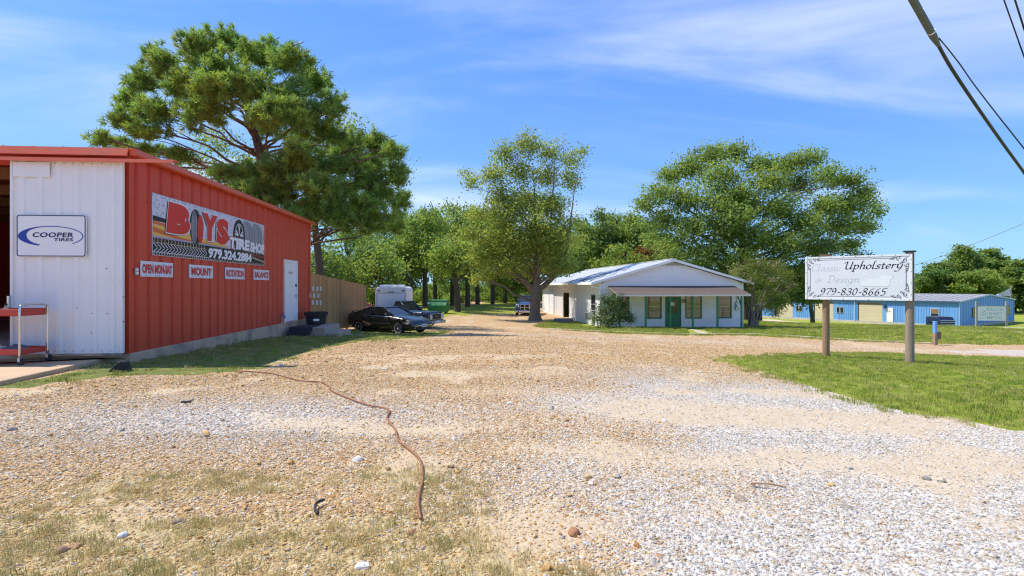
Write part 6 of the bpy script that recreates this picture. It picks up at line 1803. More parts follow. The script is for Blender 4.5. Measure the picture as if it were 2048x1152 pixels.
# -- white box trailer
tg = gnd(785, 642); tp = Vector((-8.72, 33.5)); tgz = tz(tp.x, tp.y)
t = thing('box_trailer', 'white enclosed cargo trailer parked behind the two dark cars', 'trailer', (tp.x, tp.y, tgz), R(4.5))
M_trl = pm('trailer_white', (.80, .79, .78), .45, var=.06, vs=1.5, stain=(.50, .47, .43), sts=1.2, stf=(.55, .8))
TW, TL, TB, TT = 1.98, 3.5, .45, 2.38
m = MB(); pr = [(0, TB), (TW, TB), (TW, TT - .22), (TW - .06, TT - .08), (TW - .22, TT), (.22, TT), (.06, TT - .08), (0, TT - .22)]
m.prism([(x, 0, z) for x, z in pr], (0, TL, 0)); m.build('body', M_trl, t, bevel=.03)
MB().box(.12, TW - .12, -.012, -.001, TB + .1, TT - .42).build('front_panel', M_trl, t)
m = MB(); m.box(.10, TW - .10, -.02, -.0125, TT - .42, TT - .39).box(.09, .115, -.02, -.0125, TB + .1, TT - .425).box(TW - .115, TW - .09, -.02, -.0125, TB + .1, TT - .425); tag(m.build('trim_strip', M_chrome, t), kind='stuff')
for x in (.14, TW - .30): MB().box(x, x + .16, -.03, -.001, TT - .30, TT - .22).build('marker_light', M_ink, t, bevel=.01)
MB().box(TW / 2 - .2, TW / 2 + .2, -.03, -.0125, TT - .38, TT - .31).build('vent', M_steel, t)
m = MB(); m.box(.2, TW - .2, .3, 1.2, TT + .001, TT + .12); m.build('roof_vent', M_trl, t, bevel=.03)
for y in (1.7, 2.4):
    for x, s_ in ((.06, -1), (TW - .06, 1)): 
        Mx = Matrix.Translation((x, y, .31)) @ Matrix.Rotation(R(90 * s_), 4, 'Y')
        m = MB(); m.lathe([(0, -.1), (.30, -.1), (.31, -.06), (.31, .08), (.28, .1), (0, .1)], 18, Mx); wo = m.build('wheel', M_tyre, t)
        m = MB(); m.lathe([(0, .1), (.18, .101), (.16, .112), (0, .112)], 14, Mx); m.build('rim', M_sgn, wo)
m = MB(); m.tube([(.4, .0, TB), (TW / 2, -1.2, TB)], .05, 6).tube([(TW - .4, 0, TB), (TW / 2, -1.2, TB)], .05, 6).tube([(TW / 2, -1.15, .0), (TW / 2, -1.15, TB)], .04, 6); m.build('drawbar', M_ink, t)
# -- dumpsters
def dumpster(name, label, loc, rz, w_, d_, h_, mat, lid, group=None):
    t = thing(name, label, 'dumpster', loc, rz, group)
    m = MB(); m.prism([(0, 0, .12), (0, d_, .12), (0, d_, h_), (0, .12, h_ - .02), (0, -.12, h_ * .62)], (w_, 0, 0)); m.build('bin', mat, t, bevel=.015)
    for k in range(3): MB().box(.1 + k * (w_ - .24) / 2, .16 + k * (w_ - .24) / 2, -.02, .0 - .001, .13, h_ * .55).build('rib', mat, t)
    for k in range(2): MB().prism([(k * w_ / 2 + .01, .10, h_ + .001), (k * w_ / 2 + .01, d_ + .02, h_ + .05), (k * w_ / 2 + .01, d_ + .02, h_ + .085), (k * w_ / 2 + .01, .08, h_ + .035)], (w_ / 2 - .02, 0, 0)).build('lid', lid, t)
    for x in (-.09, w_ + .001): MB().box(x, x + .089, .25, d_ - .25, h_ * .55, h_ * .75).build('fork_pocket', mat, t)
    for x in (.1, w_ - .25): MB().box(x, x + .15, .1, d_ - .1, 0, .119).build('foot', M_ink, t)
    return t
M_dgreen = pm('dumpster_green', (.030, .19, .060), .5, var=.15, vs=2, stain=(.05, .13, .06), sts=1.5); M_lidg = pm('lid_green', (.05, .22, .09), .5, var=.1)
dg_ = gnd(874, 627); dpos = Vector((-6.95, 45.5))
dpos = Vector((dg_.x - .85, dg_.y))
t = dumpster('dumpster', 'green metal dumpster with white stickers standing at the edge of the meadow', (dpos.x, dpos.y, tz(dpos.x, dpos.y)), R(-4), 1.75, 1.3, 1.12, M_dgreen, M_lidg)
MB().box(.62, 1.02, -.06, -.045, .42, .78).build('sticker', M_sgn, t); MB().box(1.48, 1.64, -.06, -.045, .56, .92).build('sticker', M_sgn, t); MB().box(-.05, .28, -.05, -.03, .88, .96).build('sticker', M_sgn, t)
M_dblue = pm('dumpster_blue', (.03, .08, .22), .5, var=.15, vs=2); M_lidb = pm('lid_dark', (.05, .06, .09), .5)
ab = gnd(1566, 636); t = dumpster('dumpster', 'blue dumpster with dark lid before the left tan door of the blue building', (ab.x, ab.y, ab.z), R(2), 2.2, 1.4, 1.1, M_dblue, M_lidb)
MB().box(.75, 1.3, -.13, -.06, .25, .85).build('sticker', M_sgn, t)
ab = Vector((40.6, 50.0, tz(40.6, 50.0))); t = dumpster('dumpster', 'dark blue dumpster standing on the pale drive right of the wooden post', (ab.x, ab.y, ab.z), R(8), 1.75, 1.3, .95, pm('bin_navy', (.02, .035, .09), .5, var=.15), M_lidb)
for k in range(3): MB().box(.1, 1.7, -.16, -.13, .25 + k * .2, .30 + k * .2).build('bar', M_btrim, t)
# -- metal rack with dark bin by the blue building
ab = gnd(1665, 640); t = thing('metal_rack', 'pale metal pipe rack with dark bin before the blue building', 'rack', (ab.x, ab.y, ab.z), R(-8))
for x in (0, 3.4):
    for y in (0, .9): MB().tube([(x, y, -.1), (x, y, 1.72)], .05, 6).build('upright', M_btrim, t)
for z in (.15, .6, 1.15, 1.7):
    for y in (-.06, .96): MB().box(-.05, 3.45, y - .04, y + .04, z, z + .08).build('rail', M_btrim, t)
m = MB(); m.prism([(1.1, .05, .05), (3.3, .05, .05), (3.6, .05, 1.1), (1.1, .05, 1.25)], (0, .8, 0)); m.build('bin', M_dblue, t)

# ------------------------------------------------------------------ post, faded sign, flag, rails near the blue building
ab = gnd(1870, 690); t = thing('mailbox_post', 'weathered post with blue upper half and small box on the grass before the blue building', 'post', tuple(ab), R(10))
MB().box(-.085, .085, -.085, .085, -.3, .62).build('lower_post', pm('post_brown', (.30, .21, .14), .85, var=.25, vs=4), t, bevel=.01)
MB().box(-.075, .075, -.075, .075, .621, 1.25).build('upper_post', M_blue, t, bevel=.01)
MB().box(.086, .27, -.12, .12, .30, .70).build('box', pm('box_brown', (.17, .13, .10), .8), t, bevel=.02)
SGZ = 50.0
pl_ = Vector((46.0, 52.0, tz(46.0, 52.0))); pr_ = Vector((48.6, 51.6, tz(48.6, 51.6)))
dq = Vector((pr_.x - pl_.x, pr_.y - pl_.y)); rzq = math.atan2(dq.y, dq.x); wq = dq.length
t = thing('sheet_metal_sign', 'faded white sheet metal shop sign on two grey posts before the blue building', 'sign', tuple(pl_), rzq)
kz = lambda py: CAM_H - (py - HOR) / FPX * pl_.y - pl_.z
M_gpost = pm('grey_post', (.34, .33, .32), .8, var=.15)
for x in (0, wq): MB().box(x - .07, x + .07, -.07, .07, -.4, kz(602.5)).build('post', M_gpost, t)
z0, z1 = kz(641), kz(612.5)
MB().box(.071, wq - .071, -.03, .03, z0, z1).build('panel', M_whitep, t)
m = MB(); m.box(.071, wq - .071, -.05, .05, z1 + .001, z1 + .06); m.build('frame', M_gpost, t)
M_fblue = pm('faded_blue_print', (.44, .52, .64), .6, var=.1)
letters('lettering', 'RAUCH', M_fblue, t, (wq * .34, -.032, z0 + (z1 - z0) * .66), (1, 0, 0), (0, 0, 1), wq * .55, (z1 - z0) * .23, bold=.02)
letters('lettering', 'SHEET', M_fblue, t, (wq * .40, -.032, z0 + (z1 - z0) * .38), (1, 0, 0), (0, 0, 1), wq * .46, (z1 - z0) * .20, bold=.02)
letters('lettering', 'METAL', M_fblue, t, (wq * .34, -.032, z0 + (z1 - z0) * .10), (1, 0, 0), (0, 0, 1), wq * .55, (z1 - z0) * .22, bold=.02)
m = MB()
for s_ in ([(.16, .42), (.30, .42), (.30, .60), (.22, .72), (.16, .62), (.24, .55)], [(.10, .40), (.26, .38), (.40, .44)], [(.06, .2), (.2, .16), (.3, .3)]): pen_stroke(m, [(a * wq * 1.0, b_ * (z1 - z0)) for a, b_ in s_], .09, lambda p: Vector((p.x, -.032, z0 + p.y)), shear=0)
m.build('logo', M_fblue, t, recalc=False)
fp = Vector((.0, 0, 0)); fx, fy = pix(2022, 590, 92).x, 92.0
t = thing('flag', 'white triangular hanging flag on a pole behind the blue building roof', 'flag', (fx, fy, tz(fx, fy)))
MB().tube([(0, 0, -.2), (0, 0, CAM_H + (HOR - 570) / FPX * 92 - tz(fx, fy))], .06, 8).build('pole', M_gpost, t)
zt = CAM_H - (576 - HOR) / FPX * 92 - tz(fx, fy); m = MB(); vs = []
for i in range(9):
    for j in range(5):
        u = i / 8; vs.append((-.05 - u * 2.5, .12 * math.sin(u * 9 + j), zt - .05 - j / 4 * (1.35 * (1 - u * .75)) - u * 1.1))
m.add(vs, [(i * 5 + j, i * 5 + j + 1, i * 5 + j + 6, i * 5 + j + 5) for i in range(8) for j in range(4)]); m.build('cloth', pm('flag_white', (.66, .64, .66), .8, var=.2, vs=1.2, stain=(.40, .22, .25), sts=1.0), t, recalc=False, smooth=True)
t = thing('rail_fence', 'dark brown rail fence right of the blue building', 'fence', (80, 76, tz(80, 76)), R(-6))
M_rail = pm('rail_dark', (.09, .06, .045), .8)
for k in range(5): MB().box(k * 2.4 - .1, k * 2.4 + .1, -.1, .1, -.6, 1.45).build('post', M_rail, t)
for z in (.35, .95): MB().box(-4, 10, -.16, -.101, z, z + .16).build('rail', M_rail, t)
# ------------------------------------------------------------------ trees
def rdir(n):
    v = RNG.normal(0, 1, (n, 3)); return v / np.linalg.norm(v, axis=1, keepdims=True)
def leaf_quads(P, D, size, up=.55, out_=.4, rnd=1.0, aspect=.55):
    """P (n,3) leaf centres, D (n,3) outward directions"""
    n = len(P)
    N = rdir(n) * rnd + D * out_; N[:, 2] += up; N /= np.linalg.norm(N, axis=1, keepdims=True)
    T = np.cross(N, rdir(n)); T /= np.linalg.norm(T, axis=1, keepdims=True) + 1e-9
    B = np.cross(N, T); s = size * RNG.uniform(.6, 1.25, (n, 1))
    a = T * s * .5; b = B * s * .5 * aspect; dr = N * s * .10
    V = np.stack([P - a, P - b + dr - a * .1, P + a, P + b + dr - a * .1], 1).reshape(-1, 3)
    return V, np.arange(n * 4).reshape(n, 4)
def blob_clusters(blobs, dens, shell=.45):
    """cluster centres spread through each blob's volume, fuller towards its shell"""
    C, D, K = [], [], []
    for i, (cx, cy, cz, rx, ry, rz) in enumerate(blobs):
        n = max(3, int(dens * (rx * ry * rz) ** (2 / 3)))
        d = rdir(n); r = RNG.random(n) ** shell
        r = r * (.80 + .40 * np.array([math.sin(3.1 * a + i) * math.cos(2.7 * b + 2 * c + i) for a, b, c in d]))
        C.append(np.array([cx, cy, cz]) + d * r[:, None] * np.array([rx, ry, rz])); D.append(d); K.append(np.full(n, i))
    return np.concatenate(C), np.concatenate(D), np.concatenate(K)
M_bark = pm('bark_grey_brown', (.20, .155, .115), .95, var=.3, vs=5, scale=(3, 3, .6), bump=.6, bs=9, stain=(.10, .08, .065), sts=2)
M_barkp = pm('bark_pine', (.16, .095, .065), .95, var=.35, vs=4, scale=(2, 2, .7), bump=.7, bs=8, stain=(.07, .05, .04), sts=2)
M_barkd = pm('bark_dark', (.085, .07, .055), .95, var=.3, vs=4, scale=(3, 3, .6), bump=.5, bs=8)
M_barkm = pm('bark_myrtle', (.25, .20, .155), .8, var=.25, vs=4, scale=(3, 3, .6), stain=(.14, .10, .08), sts=2)
LM = dict(
    oak=leafmat('leaf_oak', (.185, .270, .060), (.38, .48, .070), .42),
    elm=leafmat('leaf_elm', (.215, .280, .058), (.46, .52, .070), .44),
    pine=leafmat('needle_pine', (.195, .310, .065), (.34, .48, .065), .38, spec=.4),
    dark=leafmat('leaf_dark', (.130, .200, .055), (.28, .40, .060), .42),
    mid=leafmat('leaf_mid', (.170, .255, .060), (.36, .48, .065), .42),
    light=leafmat('leaf_light', (.205, .285, .060), (.40, .50, .065), .44),
    myrtle=leafmat('leaf_myrtle', (.125, .175, .040), (.27, .34, .045), .42),
    rust=leafmat('leaf_rust', (.22, .105, .04), (.32, .13, .03), .35),
    pink=leafmat('blossom_pink', (.66, .40, .47), (.6, .3, .4), .3, spec=.1),
    holly=leafmat('leaf_holly', (.085, .140, .032), (.15, .22, .030), .28, spec=.5),
)
def limb(m, a, b, r0, r1, bend=.15, n=5, seg=7):
    a, b = Vector(a), Vector(b); L_ = (b - a).length
    P_ = [a]
    for k in range(1, n):
        t = k / n; P_.append(a.lerp(b, t) + Vector((random.gauss(0, 1), random.gauss(0, 1), random.gauss(0, .6) + .8 * math.sin(math.pi * t))) * bend * L_ * .25)
    P_.append(b); P_ = catmull(P_, 2)
    m.tube(P_, [r0 + (r1 - r0) * (i / (len(P_) - 1)) ** .8 for i in range(len(P_))], seg); return P_
def tree(name, label, base, trunk, blobs, leaf, bark, dens, per, csize, lsize, twigs=2, group=None, shell=.45, up=.55, cat='tree', lr=1.0, tintvar=.22, accents=None, forks=()):
    """trunk: list of (x,y,z,r) relative to the base; blobs: (cx,cy,cz,rx,ry,rz) relative to the base"""
    t = thing(name, label, cat, tuple(base), 0, group)
    tp = [Vector(p[:3]) for p in trunk]
    m = MB(); cu = catmull(tp, 5); rr_ = np.interp(np.linspace(0, len(trunk) - 1, len(cu)), range(len(trunk)), [p[3] for p in trunk])
    m.tube(cu, list(map(float, rr_)), 12); m.build('trunk', bark, t, smooth=True)
    br = MB()
    for fk in forks:
        P_ = catmull([p[:3] for p in fk], 4); br.tube(P_, list(map(float, np.interp(np.linspace(0, len(fk) - 1, len(P_)), range(len(fk)), [p[3] for p in fk]))), 9)
    for (cx, cy, cz, rx, ry, rz) in blobs:
        c = Vector((cx, cy, cz)); lo = c.z - .9 * math.hypot(c.x - tp[-1].x, c.y - tp[-1].y) * .55 - rz * .3
        k = min(range(len(cu)), key=lambda i: abs(cu[i].z - max(min(lo, cu[-1].z), cu[len(cu) // 3].z)))
        r0 = max(.025, float(rr_[k]) * .42) * lr
        P_ = limb(br, cu[k], c, r0, max(.012, r0 * .28), .14)
        for q in range(twigs):
            e = c + Vector(tuple(rdir(1)[0])) * Vector((rx, ry, rz)).length * .45; e.z = max(e.z, c.z - rz * .6)
            limb(br, P_[int(len(P_) * random.uniform(.45, .9))], e, r0 * .38, .010 * max(1, lsize * 5), .2, 3, 5)
    br.build('limbs', bark, t, smooth=True)
    C, D, K = blob_clusters(blobs, dens, shell); n = len(C)
    ct = RNG.uniform(1 - tintvar, 1 + tintvar, n); cy_ = RNG.uniform(-1, 1, n)
    P = np.repeat(C, per, 0) + RNG.normal(0, 1, (n * per, 3)) * np.array([csize, csize, csize * .62])
    Dp = np.repeat(D, per, 0)
    V, F = leaf_quads(P, Dp, lsize, up)
    tt = np.repeat(ct, per) * RNG.uniform(.85, 1.15, n * per); yy = np.repeat(cy_, per)
    col = np.stack([tt * (1 + .22 * yy), tt * (1 + .04 * yy), tt * (1 - .15 * yy), np.ones_like(tt)], 1)
    col = np.repeat(col, 4, 0)
    link_mesh('crown', np_mesh('crown', V, F, col), LM[leaf], t)
    if accents:
        for nm, lf, cnt, per2, cs2, ls2, sel in accents:
            idx_ = np.array([i for i in range(n) if sel(C[i], D[i])]); 
            if len(idx_) == 0: continue
            ii = RNG.choice(idx_, min(cnt, len(idx_)), replace=False)
            P2 = np.repeat(C[ii], per2, 0) + RNG.normal(0, cs2, (len(ii) * per2, 3)); V2, F2 = leaf_quads(P2, np.repeat(D[ii], per2, 0), ls2, up)
            tc_ = np.ones((len(V2), 4)); tc_[:, :3] = RNG.uniform(.8, 1.15, (len(V2), 1)); o = link_mesh(nm, np_mesh(nm, V2, F2, tc_), LM[lf], t); o['kind'] = 'stuff'
    return t
def pxblobs(lst, d, base, sq=.75, dj=1.0):
    """blobs outlined on the photograph, given depth d: (px, py, rx px, ry px[, depth offset])"""
    o = []; k = d / FPX
    for b in lst:
        off = b[4] if len(b) > 4 else random.uniform(-1, 1) * dj
        dd = d + off; c = pix(b[0], b[1], dd); o.append((c.x - base[0], c.y - base[1], c.z - base[2], b[2] * k, max(b[2], b[3]) * k * sq, b[3] * k))
    return o
# -- pine behind the red workshop
PD_ = 25.0; pb = Vector((pix(548, 600, PD_).x, PD_, tz(pix(548, 600, PD_).x, PD_)))
PB = [(285, 160, 34, 30), (330, 130, 36, 34), (300, 105, 14, 18), (400, 95, 42, 30), (460, 82, 40, 22), (520, 110, 48, 30), (580, 120, 42, 26), (630, 165, 38, 34), (665, 215, 24, 30), (440, 140, 48, 34, -2.2), (370, 175, 44, 32, -2), (510, 175, 48, 36, -2.4), (575, 200, 46, 36, -2), (260, 205, 34, 24), (310, 225, 44, 26, -1.5), (400, 225, 44, 28, -2.5), (245, 240, 28, 20), (290, 265, 38, 16), (620, 240, 38, 26, -1), (660, 270, 36, 20), (600, 285, 40, 22, 2), (530, 255, 34, 22, 2), (705, 285, 36, 20), (750, 285, 34, 20, -1), (785, 305, 26, 20), (745, 330, 40, 20, 1), (795, 350, 22, 24), (690, 330, 34, 18, -1.5), (640, 335, 34, 20, -2), (760, 390, 32, 18, -1), (800, 405, 22, 26), (790, 445, 20, 26), (720, 410, 36, 20, -2), (660, 410, 36, 20, -2.5), (610, 420, 34, 18, -3), (560, 390, 34, 22, -2.5), (520, 345, 34, 22, -2), (575, 345, 28, 20, -2.6), (480, 345, 30, 20), (360, 310, 30, 16), (320, 302, 24, 12), (200, 280, 22, 12), (245, 285, 26, 12), (280, 300, 28, 10), (690, 380, 24, 14, 2)]
PB = [(b[0], b[1], b[2] * 1.12, b[3] * 1.18) + tuple(b[4:]) for b in PB] + [(430, 180, 60, 40, -3), (550, 230, 60, 40, -3), (740, 360, 40, 30, -1), (600, 310, 46, 28, -3), (640, 375, 54, 28, -3.2), (500, 385, 50, 28, -3), (555, 335, 36, 26, -3), (455, 350, 40, 22, -2.5), (690, 310, 44, 26, 1), (520, 420, 40, 24, -3.2), (590, 440, 40, 20, -3.4), (740, 440, 50, 26, -1.5), (680, 440, 40, 20, -2.5)]
blobs = pxblobs(PB, PD_, pb, .9, 2.2)
t = thing('pine_tree', 'big spreading pine with tufted needles rising behind the red workshop', 'tree', tuple(pb))
k = PD_ / FPX
def rel(px, py, off=0): p = pix(px, py, PD_ + off); return Vector((p.x - pb.x, p.y - pb.y, p.z - pb.z))
tr_ = [rel(550, 640), rel(548, 520), rel(540, 430), rel(528, 350), rel(515, 285), rel(495, 220), rel(470, 150), rel(455, 95)]
tr_[0].z = -.3
m = MB(); cu = catmull(tr_, 4); m.tube(cu, [.36 - .31 * (i / (len(cu) - 1)) ** 1.1 for i in range(len(cu))], 12); m.build('trunk', M_barkp, t, smooth=True)
br = MB()
for (cx, cy, cz, rx, ry, rz) in blobs:
    c = Vector((cx, cy, cz)); want = c.z - .28 * math.hypot(c.x - 0, c.y) - .3
    i = min(range(4, len(cu) - 2), key=lambda i: abs(cu[i].z - want)); P_ = limb(br, cu[i], c, .07, .02, .16, 5, 7)
    for q in range(3): limb(br, P_[int(len(P_) * random.uniform(.5, .95))], c + Vector((random.uniform(-1, 1) * rx, random.uniform(-1, 1) * ry, random.uniform(-.3, 1) * rz)), .03, .012, .2, 3, 5)
br.build('limbs', M_barkp, t, smooth=True)
C, D, _ = blob_clusters(blobs, 165, .5)
n = len(C); per = 34
ax = D * .8 + rdir(n) * .5; ax[:, 2] += .55; ax /= np.linalg.norm(ax, axis=1, keepdims=True)
A_ = np.repeat(ax, per, 0) * .75 + rdir(n * per); A_ /= np.linalg.norm(A_, axis=1, keepdims=True)
Ls = RNG.uniform(.17, .29, (n * per, 1)); B_ = np.repeat(C, per, 0) + np.repeat(ax, per, 0) * RNG.uniform(-.12, .10, (n * per, 1))
S_ = np.cross(A_, rdir(n * per)); S_ /= np.linalg.norm(S_, axis=1, keepdims=True) + 1e-9
w_ = .026
V = np.stack([B_ - S_ * w_ * .5, B_ + S_ * w_ * .5, B_ + A_ * Ls + S_ * w_ * .3, B_ + A_ * Ls - S_ * w_ * .3], 1).reshape(-1, 3)
tt = np.repeat(RNG.uniform(.68, 1.42, n), per) * RNG.uniform(.85, 1.15, n * per)
yy = np.repeat(RNG.uniform(-1, 1, n), per)
col = np.repeat(np.stack([tt * (1 + .15 * yy), tt, tt * (1 - .2 * yy), np.ones_like(tt)], 1), 4, 0)
link_mesh('crown', np_mesh('crown', V, np.arange(n * per * 4).reshape(-1, 4), col), LM['pine'], t)
# -- thin broadleaf tree seen through the pine
d = 33.0; bs = Vector((pix(640, 620, d).x, d, tz(pix(640, 620, d).x, d)))
bl = pxblobs([(700, 260, 45, 40), (660, 300, 60, 40), (740, 320, 50, 40), (790, 350, 36, 36), (600, 340, 60, 40), (430, 280, 50, 40), (500, 330, 60, 40), (780, 410, 40, 40), (700, 390, 60, 40), (400, 330, 40, 30), (620, 430, 70, 40)], d, bs, .8, 2)
tree('broadleaf_tree', 'thin leaved tree showing through and right of the big pine', bs, [(0, 0, -.3, .3), (0, 0, 3, .26), (-.3, 0, 6, .2), (-.6, 0, 9, .12), (-.8, 0, 11, .05)], bl, 'mid', M_barkd, 34, 12, .42, .20, 3)
# -- elm before the white workshop
eb = gnd(1070, 641); d = eb.y
EL = [(1010, 310, 34, 34), (1055, 290, 40, 30), (1100, 305, 34, 30), (1145, 320, 28, 26), (985, 350, 36, 26), (945, 365, 22, 16), (1040, 345, 40, 34), (1095, 355, 36, 30), (1140, 360, 26, 30), (1000, 395, 44, 34), (1050, 400, 46, 36), (1105, 410, 44, 34), (965, 430, 40, 26), (1010, 445, 48, 32), (1070, 455, 50, 34), (1125, 455, 36, 28), (940, 465, 30, 20), (985, 485, 46, 28), (1045, 500, 52, 30), (1105, 500, 44, 28), (1150, 480, 26, 18), (960, 515, 34, 20), (1005, 535, 44, 22), (1060, 540, 44, 22, 1.5), (1110, 535, 36, 20), (930, 345, 12, 10), (1165, 300, 12, 14), (1040, 480, 60, 40, -1.5), (980, 500, 40, 30, -1), (1100, 480, 50, 36, -1.5), (1020, 420, 50, 30, -1), (1080, 420, 46, 30, -1), (965, 555, 34, 16), (1135, 530, 34, 18)]
bl = pxblobs(EL, d, eb, .95, 2.0)
kk = d / FPX
def er(px, py, off=0): p = pix(px, py, d + off); return (p.x - eb.x, p.y - eb.y, p.z - eb.z)
tree('shade_tree', 'tall leafy tree with forked pale trunk standing before the white workshop', eb, [(0, 0, -.25, .80), (0, 0, .15, .58), (.0, 0, .6, .44), (.02, 0, 1.4, .40), (0, 0, 2.4, .39), (.1, 0, 3.2, .30), (.1, .1, 4.6, .22), (.05, 0, 7, .15), (0, 0, 9.5, .09), (-.1, 0, 11.8, .03)],
     forks=[[er(1068, 588) + (.26,), er(1052, 565) + (.24,), er(1030, 540) + (.20,), er(1012, 505, .5) + (.15,), er(995, 450, .8) + (.10,), er(985, 390, 1) + (.04,)],
            [er(1070, 585) + (.26,), er(1092, 568) + (.22,), er(1112, 548) + (.18,), er(1130, 515, -.6) + (.13,), er(1140, 450, -1) + (.07,), er(1150, 370, -1) + (.03,)],
            [er(1072, 560) + (.20,), er(1085, 520, -.8) + (.16,), er(1098, 470, -1.2) + (.12,), er(1105, 400, -1.3) + (.07,), er(1110, 320, -1) + (.03,)]],
     blobs=bl, leaf='elm', bark=M_bark, dens=50, per=14, csize=.36, lsize=.20, twigs=3, lr=.8, shell=.5, tintvar=.35)
# -- the great oak behind the white workshop
d = 58.0; ob_ = Vector((pix(1490, 640, d).x, d, tz(pix(1490, 640, d).x, d)))
OK_ = [(1480, 390, 46, 34, -4), (1470, 435, 46, 30, -5.5), (1420, 310, 44, 30), (1470, 305, 40, 26), (1380, 335, 44, 32), (1340, 350, 36, 28), (1440, 355, 50, 36, -3), (1520, 330, 44, 26), (1575, 330, 46, 30), (1620, 320, 36, 30), (1540, 365, 50, 36, -3), (1600, 370, 44, 32), (1655, 350, 30, 26), (1690, 360, 40, 26), (1725, 385, 34, 26), (1750, 420, 22, 26), (1700, 410, 44, 28, -2), (1650, 410, 44, 32, -3), (1320, 390, 40, 28), (1285, 410, 28, 20), (1370, 400, 48, 34, -3), (1440, 410, 46, 34, -4), (1500, 410, 46, 34, 0), (1560, 420, 48, 34, -4), (1610, 450, 50, 34, -4), (1680, 450, 48, 30, -2), (1730, 455, 30, 26), (1330, 440, 44, 30, -2), (1390, 455, 50, 34, -4), (1450, 465, 46, 34, -4), (1510, 470, 50, 34, -5), (1570, 490, 54, 34, -5), (1640, 495, 48, 30, -4), (1700, 490, 36, 22), (1350, 490, 46, 30, -3), (1410, 505, 50, 30, -4), (1470, 520, 50, 30, -5), (1535, 535, 56, 30, -5), (1600, 545, 56, 30, -4), (1660, 540, 40, 26), (1310, 480, 30, 22), (1380, 540, 44, 22, -3), (1440, 560, 44, 22, -3), (1570, 575, 50, 22, -4), (1640, 580, 36, 18, -3), (1500, 575, 46, 22, -3), (1350, 560, 40, 20, -3), (1690, 540, 40, 26, -3), (1720, 520, 30, 20, -2), (1610, 590, 50, 20, -4), (1540, 600, 50, 18, -4)]
tree('oak_tree', 'huge broad green oak rising behind the right half of the white workshop', ob_, [(0, 0, -.5, .75), (0, 0, 2, .6), (.1, 0, 5, .52), (-.2, 0, 8, .42), (-.3, 0, 11, .28), (-.2, 0, 14, .12), (-.1, 0, 15.5, .05)], pxblobs(OK_, d, ob_, .9, 3), 'oak', M_barkd, 27, 17, .44, .29, 3, lr=.9, shell=.5, tintvar=.32)
# -- row of trees in the background
def wood(px, d, top, hw, leaf, label, low=600, bark=None, dens=19, name='woodland_tree', nb=17, trunkpx=None, seed=0):
    random.seed(seed + int(px)); tx = trunkpx or px; x = pix(tx, 600, d).x; b = Vector((x, d, tz(x, d)))
    lst = []; hgt = low - top
    for i in range(nb):
        a = random.uniform(0, 6.28); q = math.sqrt(random.random()) * .82
        ex = q * math.cos(a); ez = q * math.sin(a)
        lst.append((px + ex * hw, (top + low) / 2 + ez * hgt / 2 * .9, hw * random.uniform(.26, .42), hgt * random.uniform(.10, .17)))
    lst.append((px + random.uniform(-.2, .2) * hw, top + hgt * .09, hw * .34, hgt * .09))
    Ht = (640 - top) * d / FPX
    tree(name, label, b, [(0, 0, -.4, .34), (0, 0, Ht * .2, .28), (random.uniform(-.4, .4), 0, Ht * .45, .22), (random.uniform(-.8, .8), 0, Ht * .7, .12), (random.uniform(-1, 1), 0, Ht * .9, .04)],
         pxblobs(lst, d, b, .9, 2.5), leaf, bark or M_barkd, dens, 14, .55, .34 * max(1, d / 60), 1, 'trees behind the parking lot')
WD = [
 (640, 44, 470, 62, 'dark', 'dark green tree right behind the brown fence at the red wall', 610),
 (700, 50, 440, 70, 'dark', 'dark leafy tree rising behind the middle of the brown fence', 610),
 (760, 46, 490, 60, 'mid', 'mid green bushy tree behind the white trailer', 600),
 (790, 66, 425, 64, 'dark', 'tall dark tree behind the tip of the pine', 600),
 (850, 60, 412, 60, 'mid', 'tall green tree with dark trunk behind the green dumpster', 575),
 (905, 66, 405, 56, 'light', 'yellow green tree right of the trunk behind the dumpster', 560),
 (955, 74, 420, 60, 'mid', 'green tree left of the tall shade tree, in the back row', 575),
 (915, 52, 470, 60, 'light', 'light green low tree between dumpster and shade tree', 560),
 (1010, 84, 440, 56, 'dark', 'dark tree directly behind the left of the shade tree', 600),
 (1075, 88, 450, 60, 'mid', 'green tree behind the shade tree trunk', 610),
 (1150, 84, 430, 50, 'mid', 'green tree behind the roof end of the white workshop', 600),
 (1200, 80, 415, 46, 'dark', 'dark slender tree above the left roof of the white workshop', 590),
 (1262, 84, 425, 50, 'mid', 'mid green tree above the roof of the white workshop', 590),
 (1300, 78, 480, 44, 'rust', 'rusty brown leaved tree above the white roof', 560),
 (1240, 72, 490, 60, 'light', 'bright low tree just above the white roof', 570),
 (1345, 76, 500, 60, 'light', 'bright green low tree above the peak of the white roof', 580),
 (870, 72, 412, 56, 'mid', 'green tree between the dumpster tree and the yellow green tree', 590),
 (820, 58, 430, 52, 'mid', 'mid green tree behind the back of the white trailer', 590),
 (935, 64, 412, 50, 'mid', 'mid green tree just left of the shade tree crown', 580),
 (985, 78, 425, 50, 'mid', 'mid green tree behind the left edge of the shade tree', 590),
 (730, 58, 452, 56, 'mid', 'mid green tree above the end of the brown fence', 605),
 (1170, 78, 445, 46, 'mid', 'green tree between the shade tree and the white roof', 600),
 (1225, 90, 425, 50, 'dark', 'dark tree in the back row above the white roof', 600),
 (1300, 92, 440, 56, 'mid', 'back row tree left of the huge oak', 600),
 (1410, 72, 515, 70, 'mid', 'low green tree under the left half of the huge oak', 612),
 (1520, 74, 520, 76, 'dark', 'low dark tree under the middle of the huge oak', 618),
 (1625, 72, 525, 64, 'mid', 'low green tree under the right half of the huge oak', 622),
 (1690, 96, 545, 60, 'dark', 'dark tree behind the left part of the blue building', 610),
 (1560, 110, 540, 70, 'dark', 'dark tree far behind the flowering bush', 610),
]
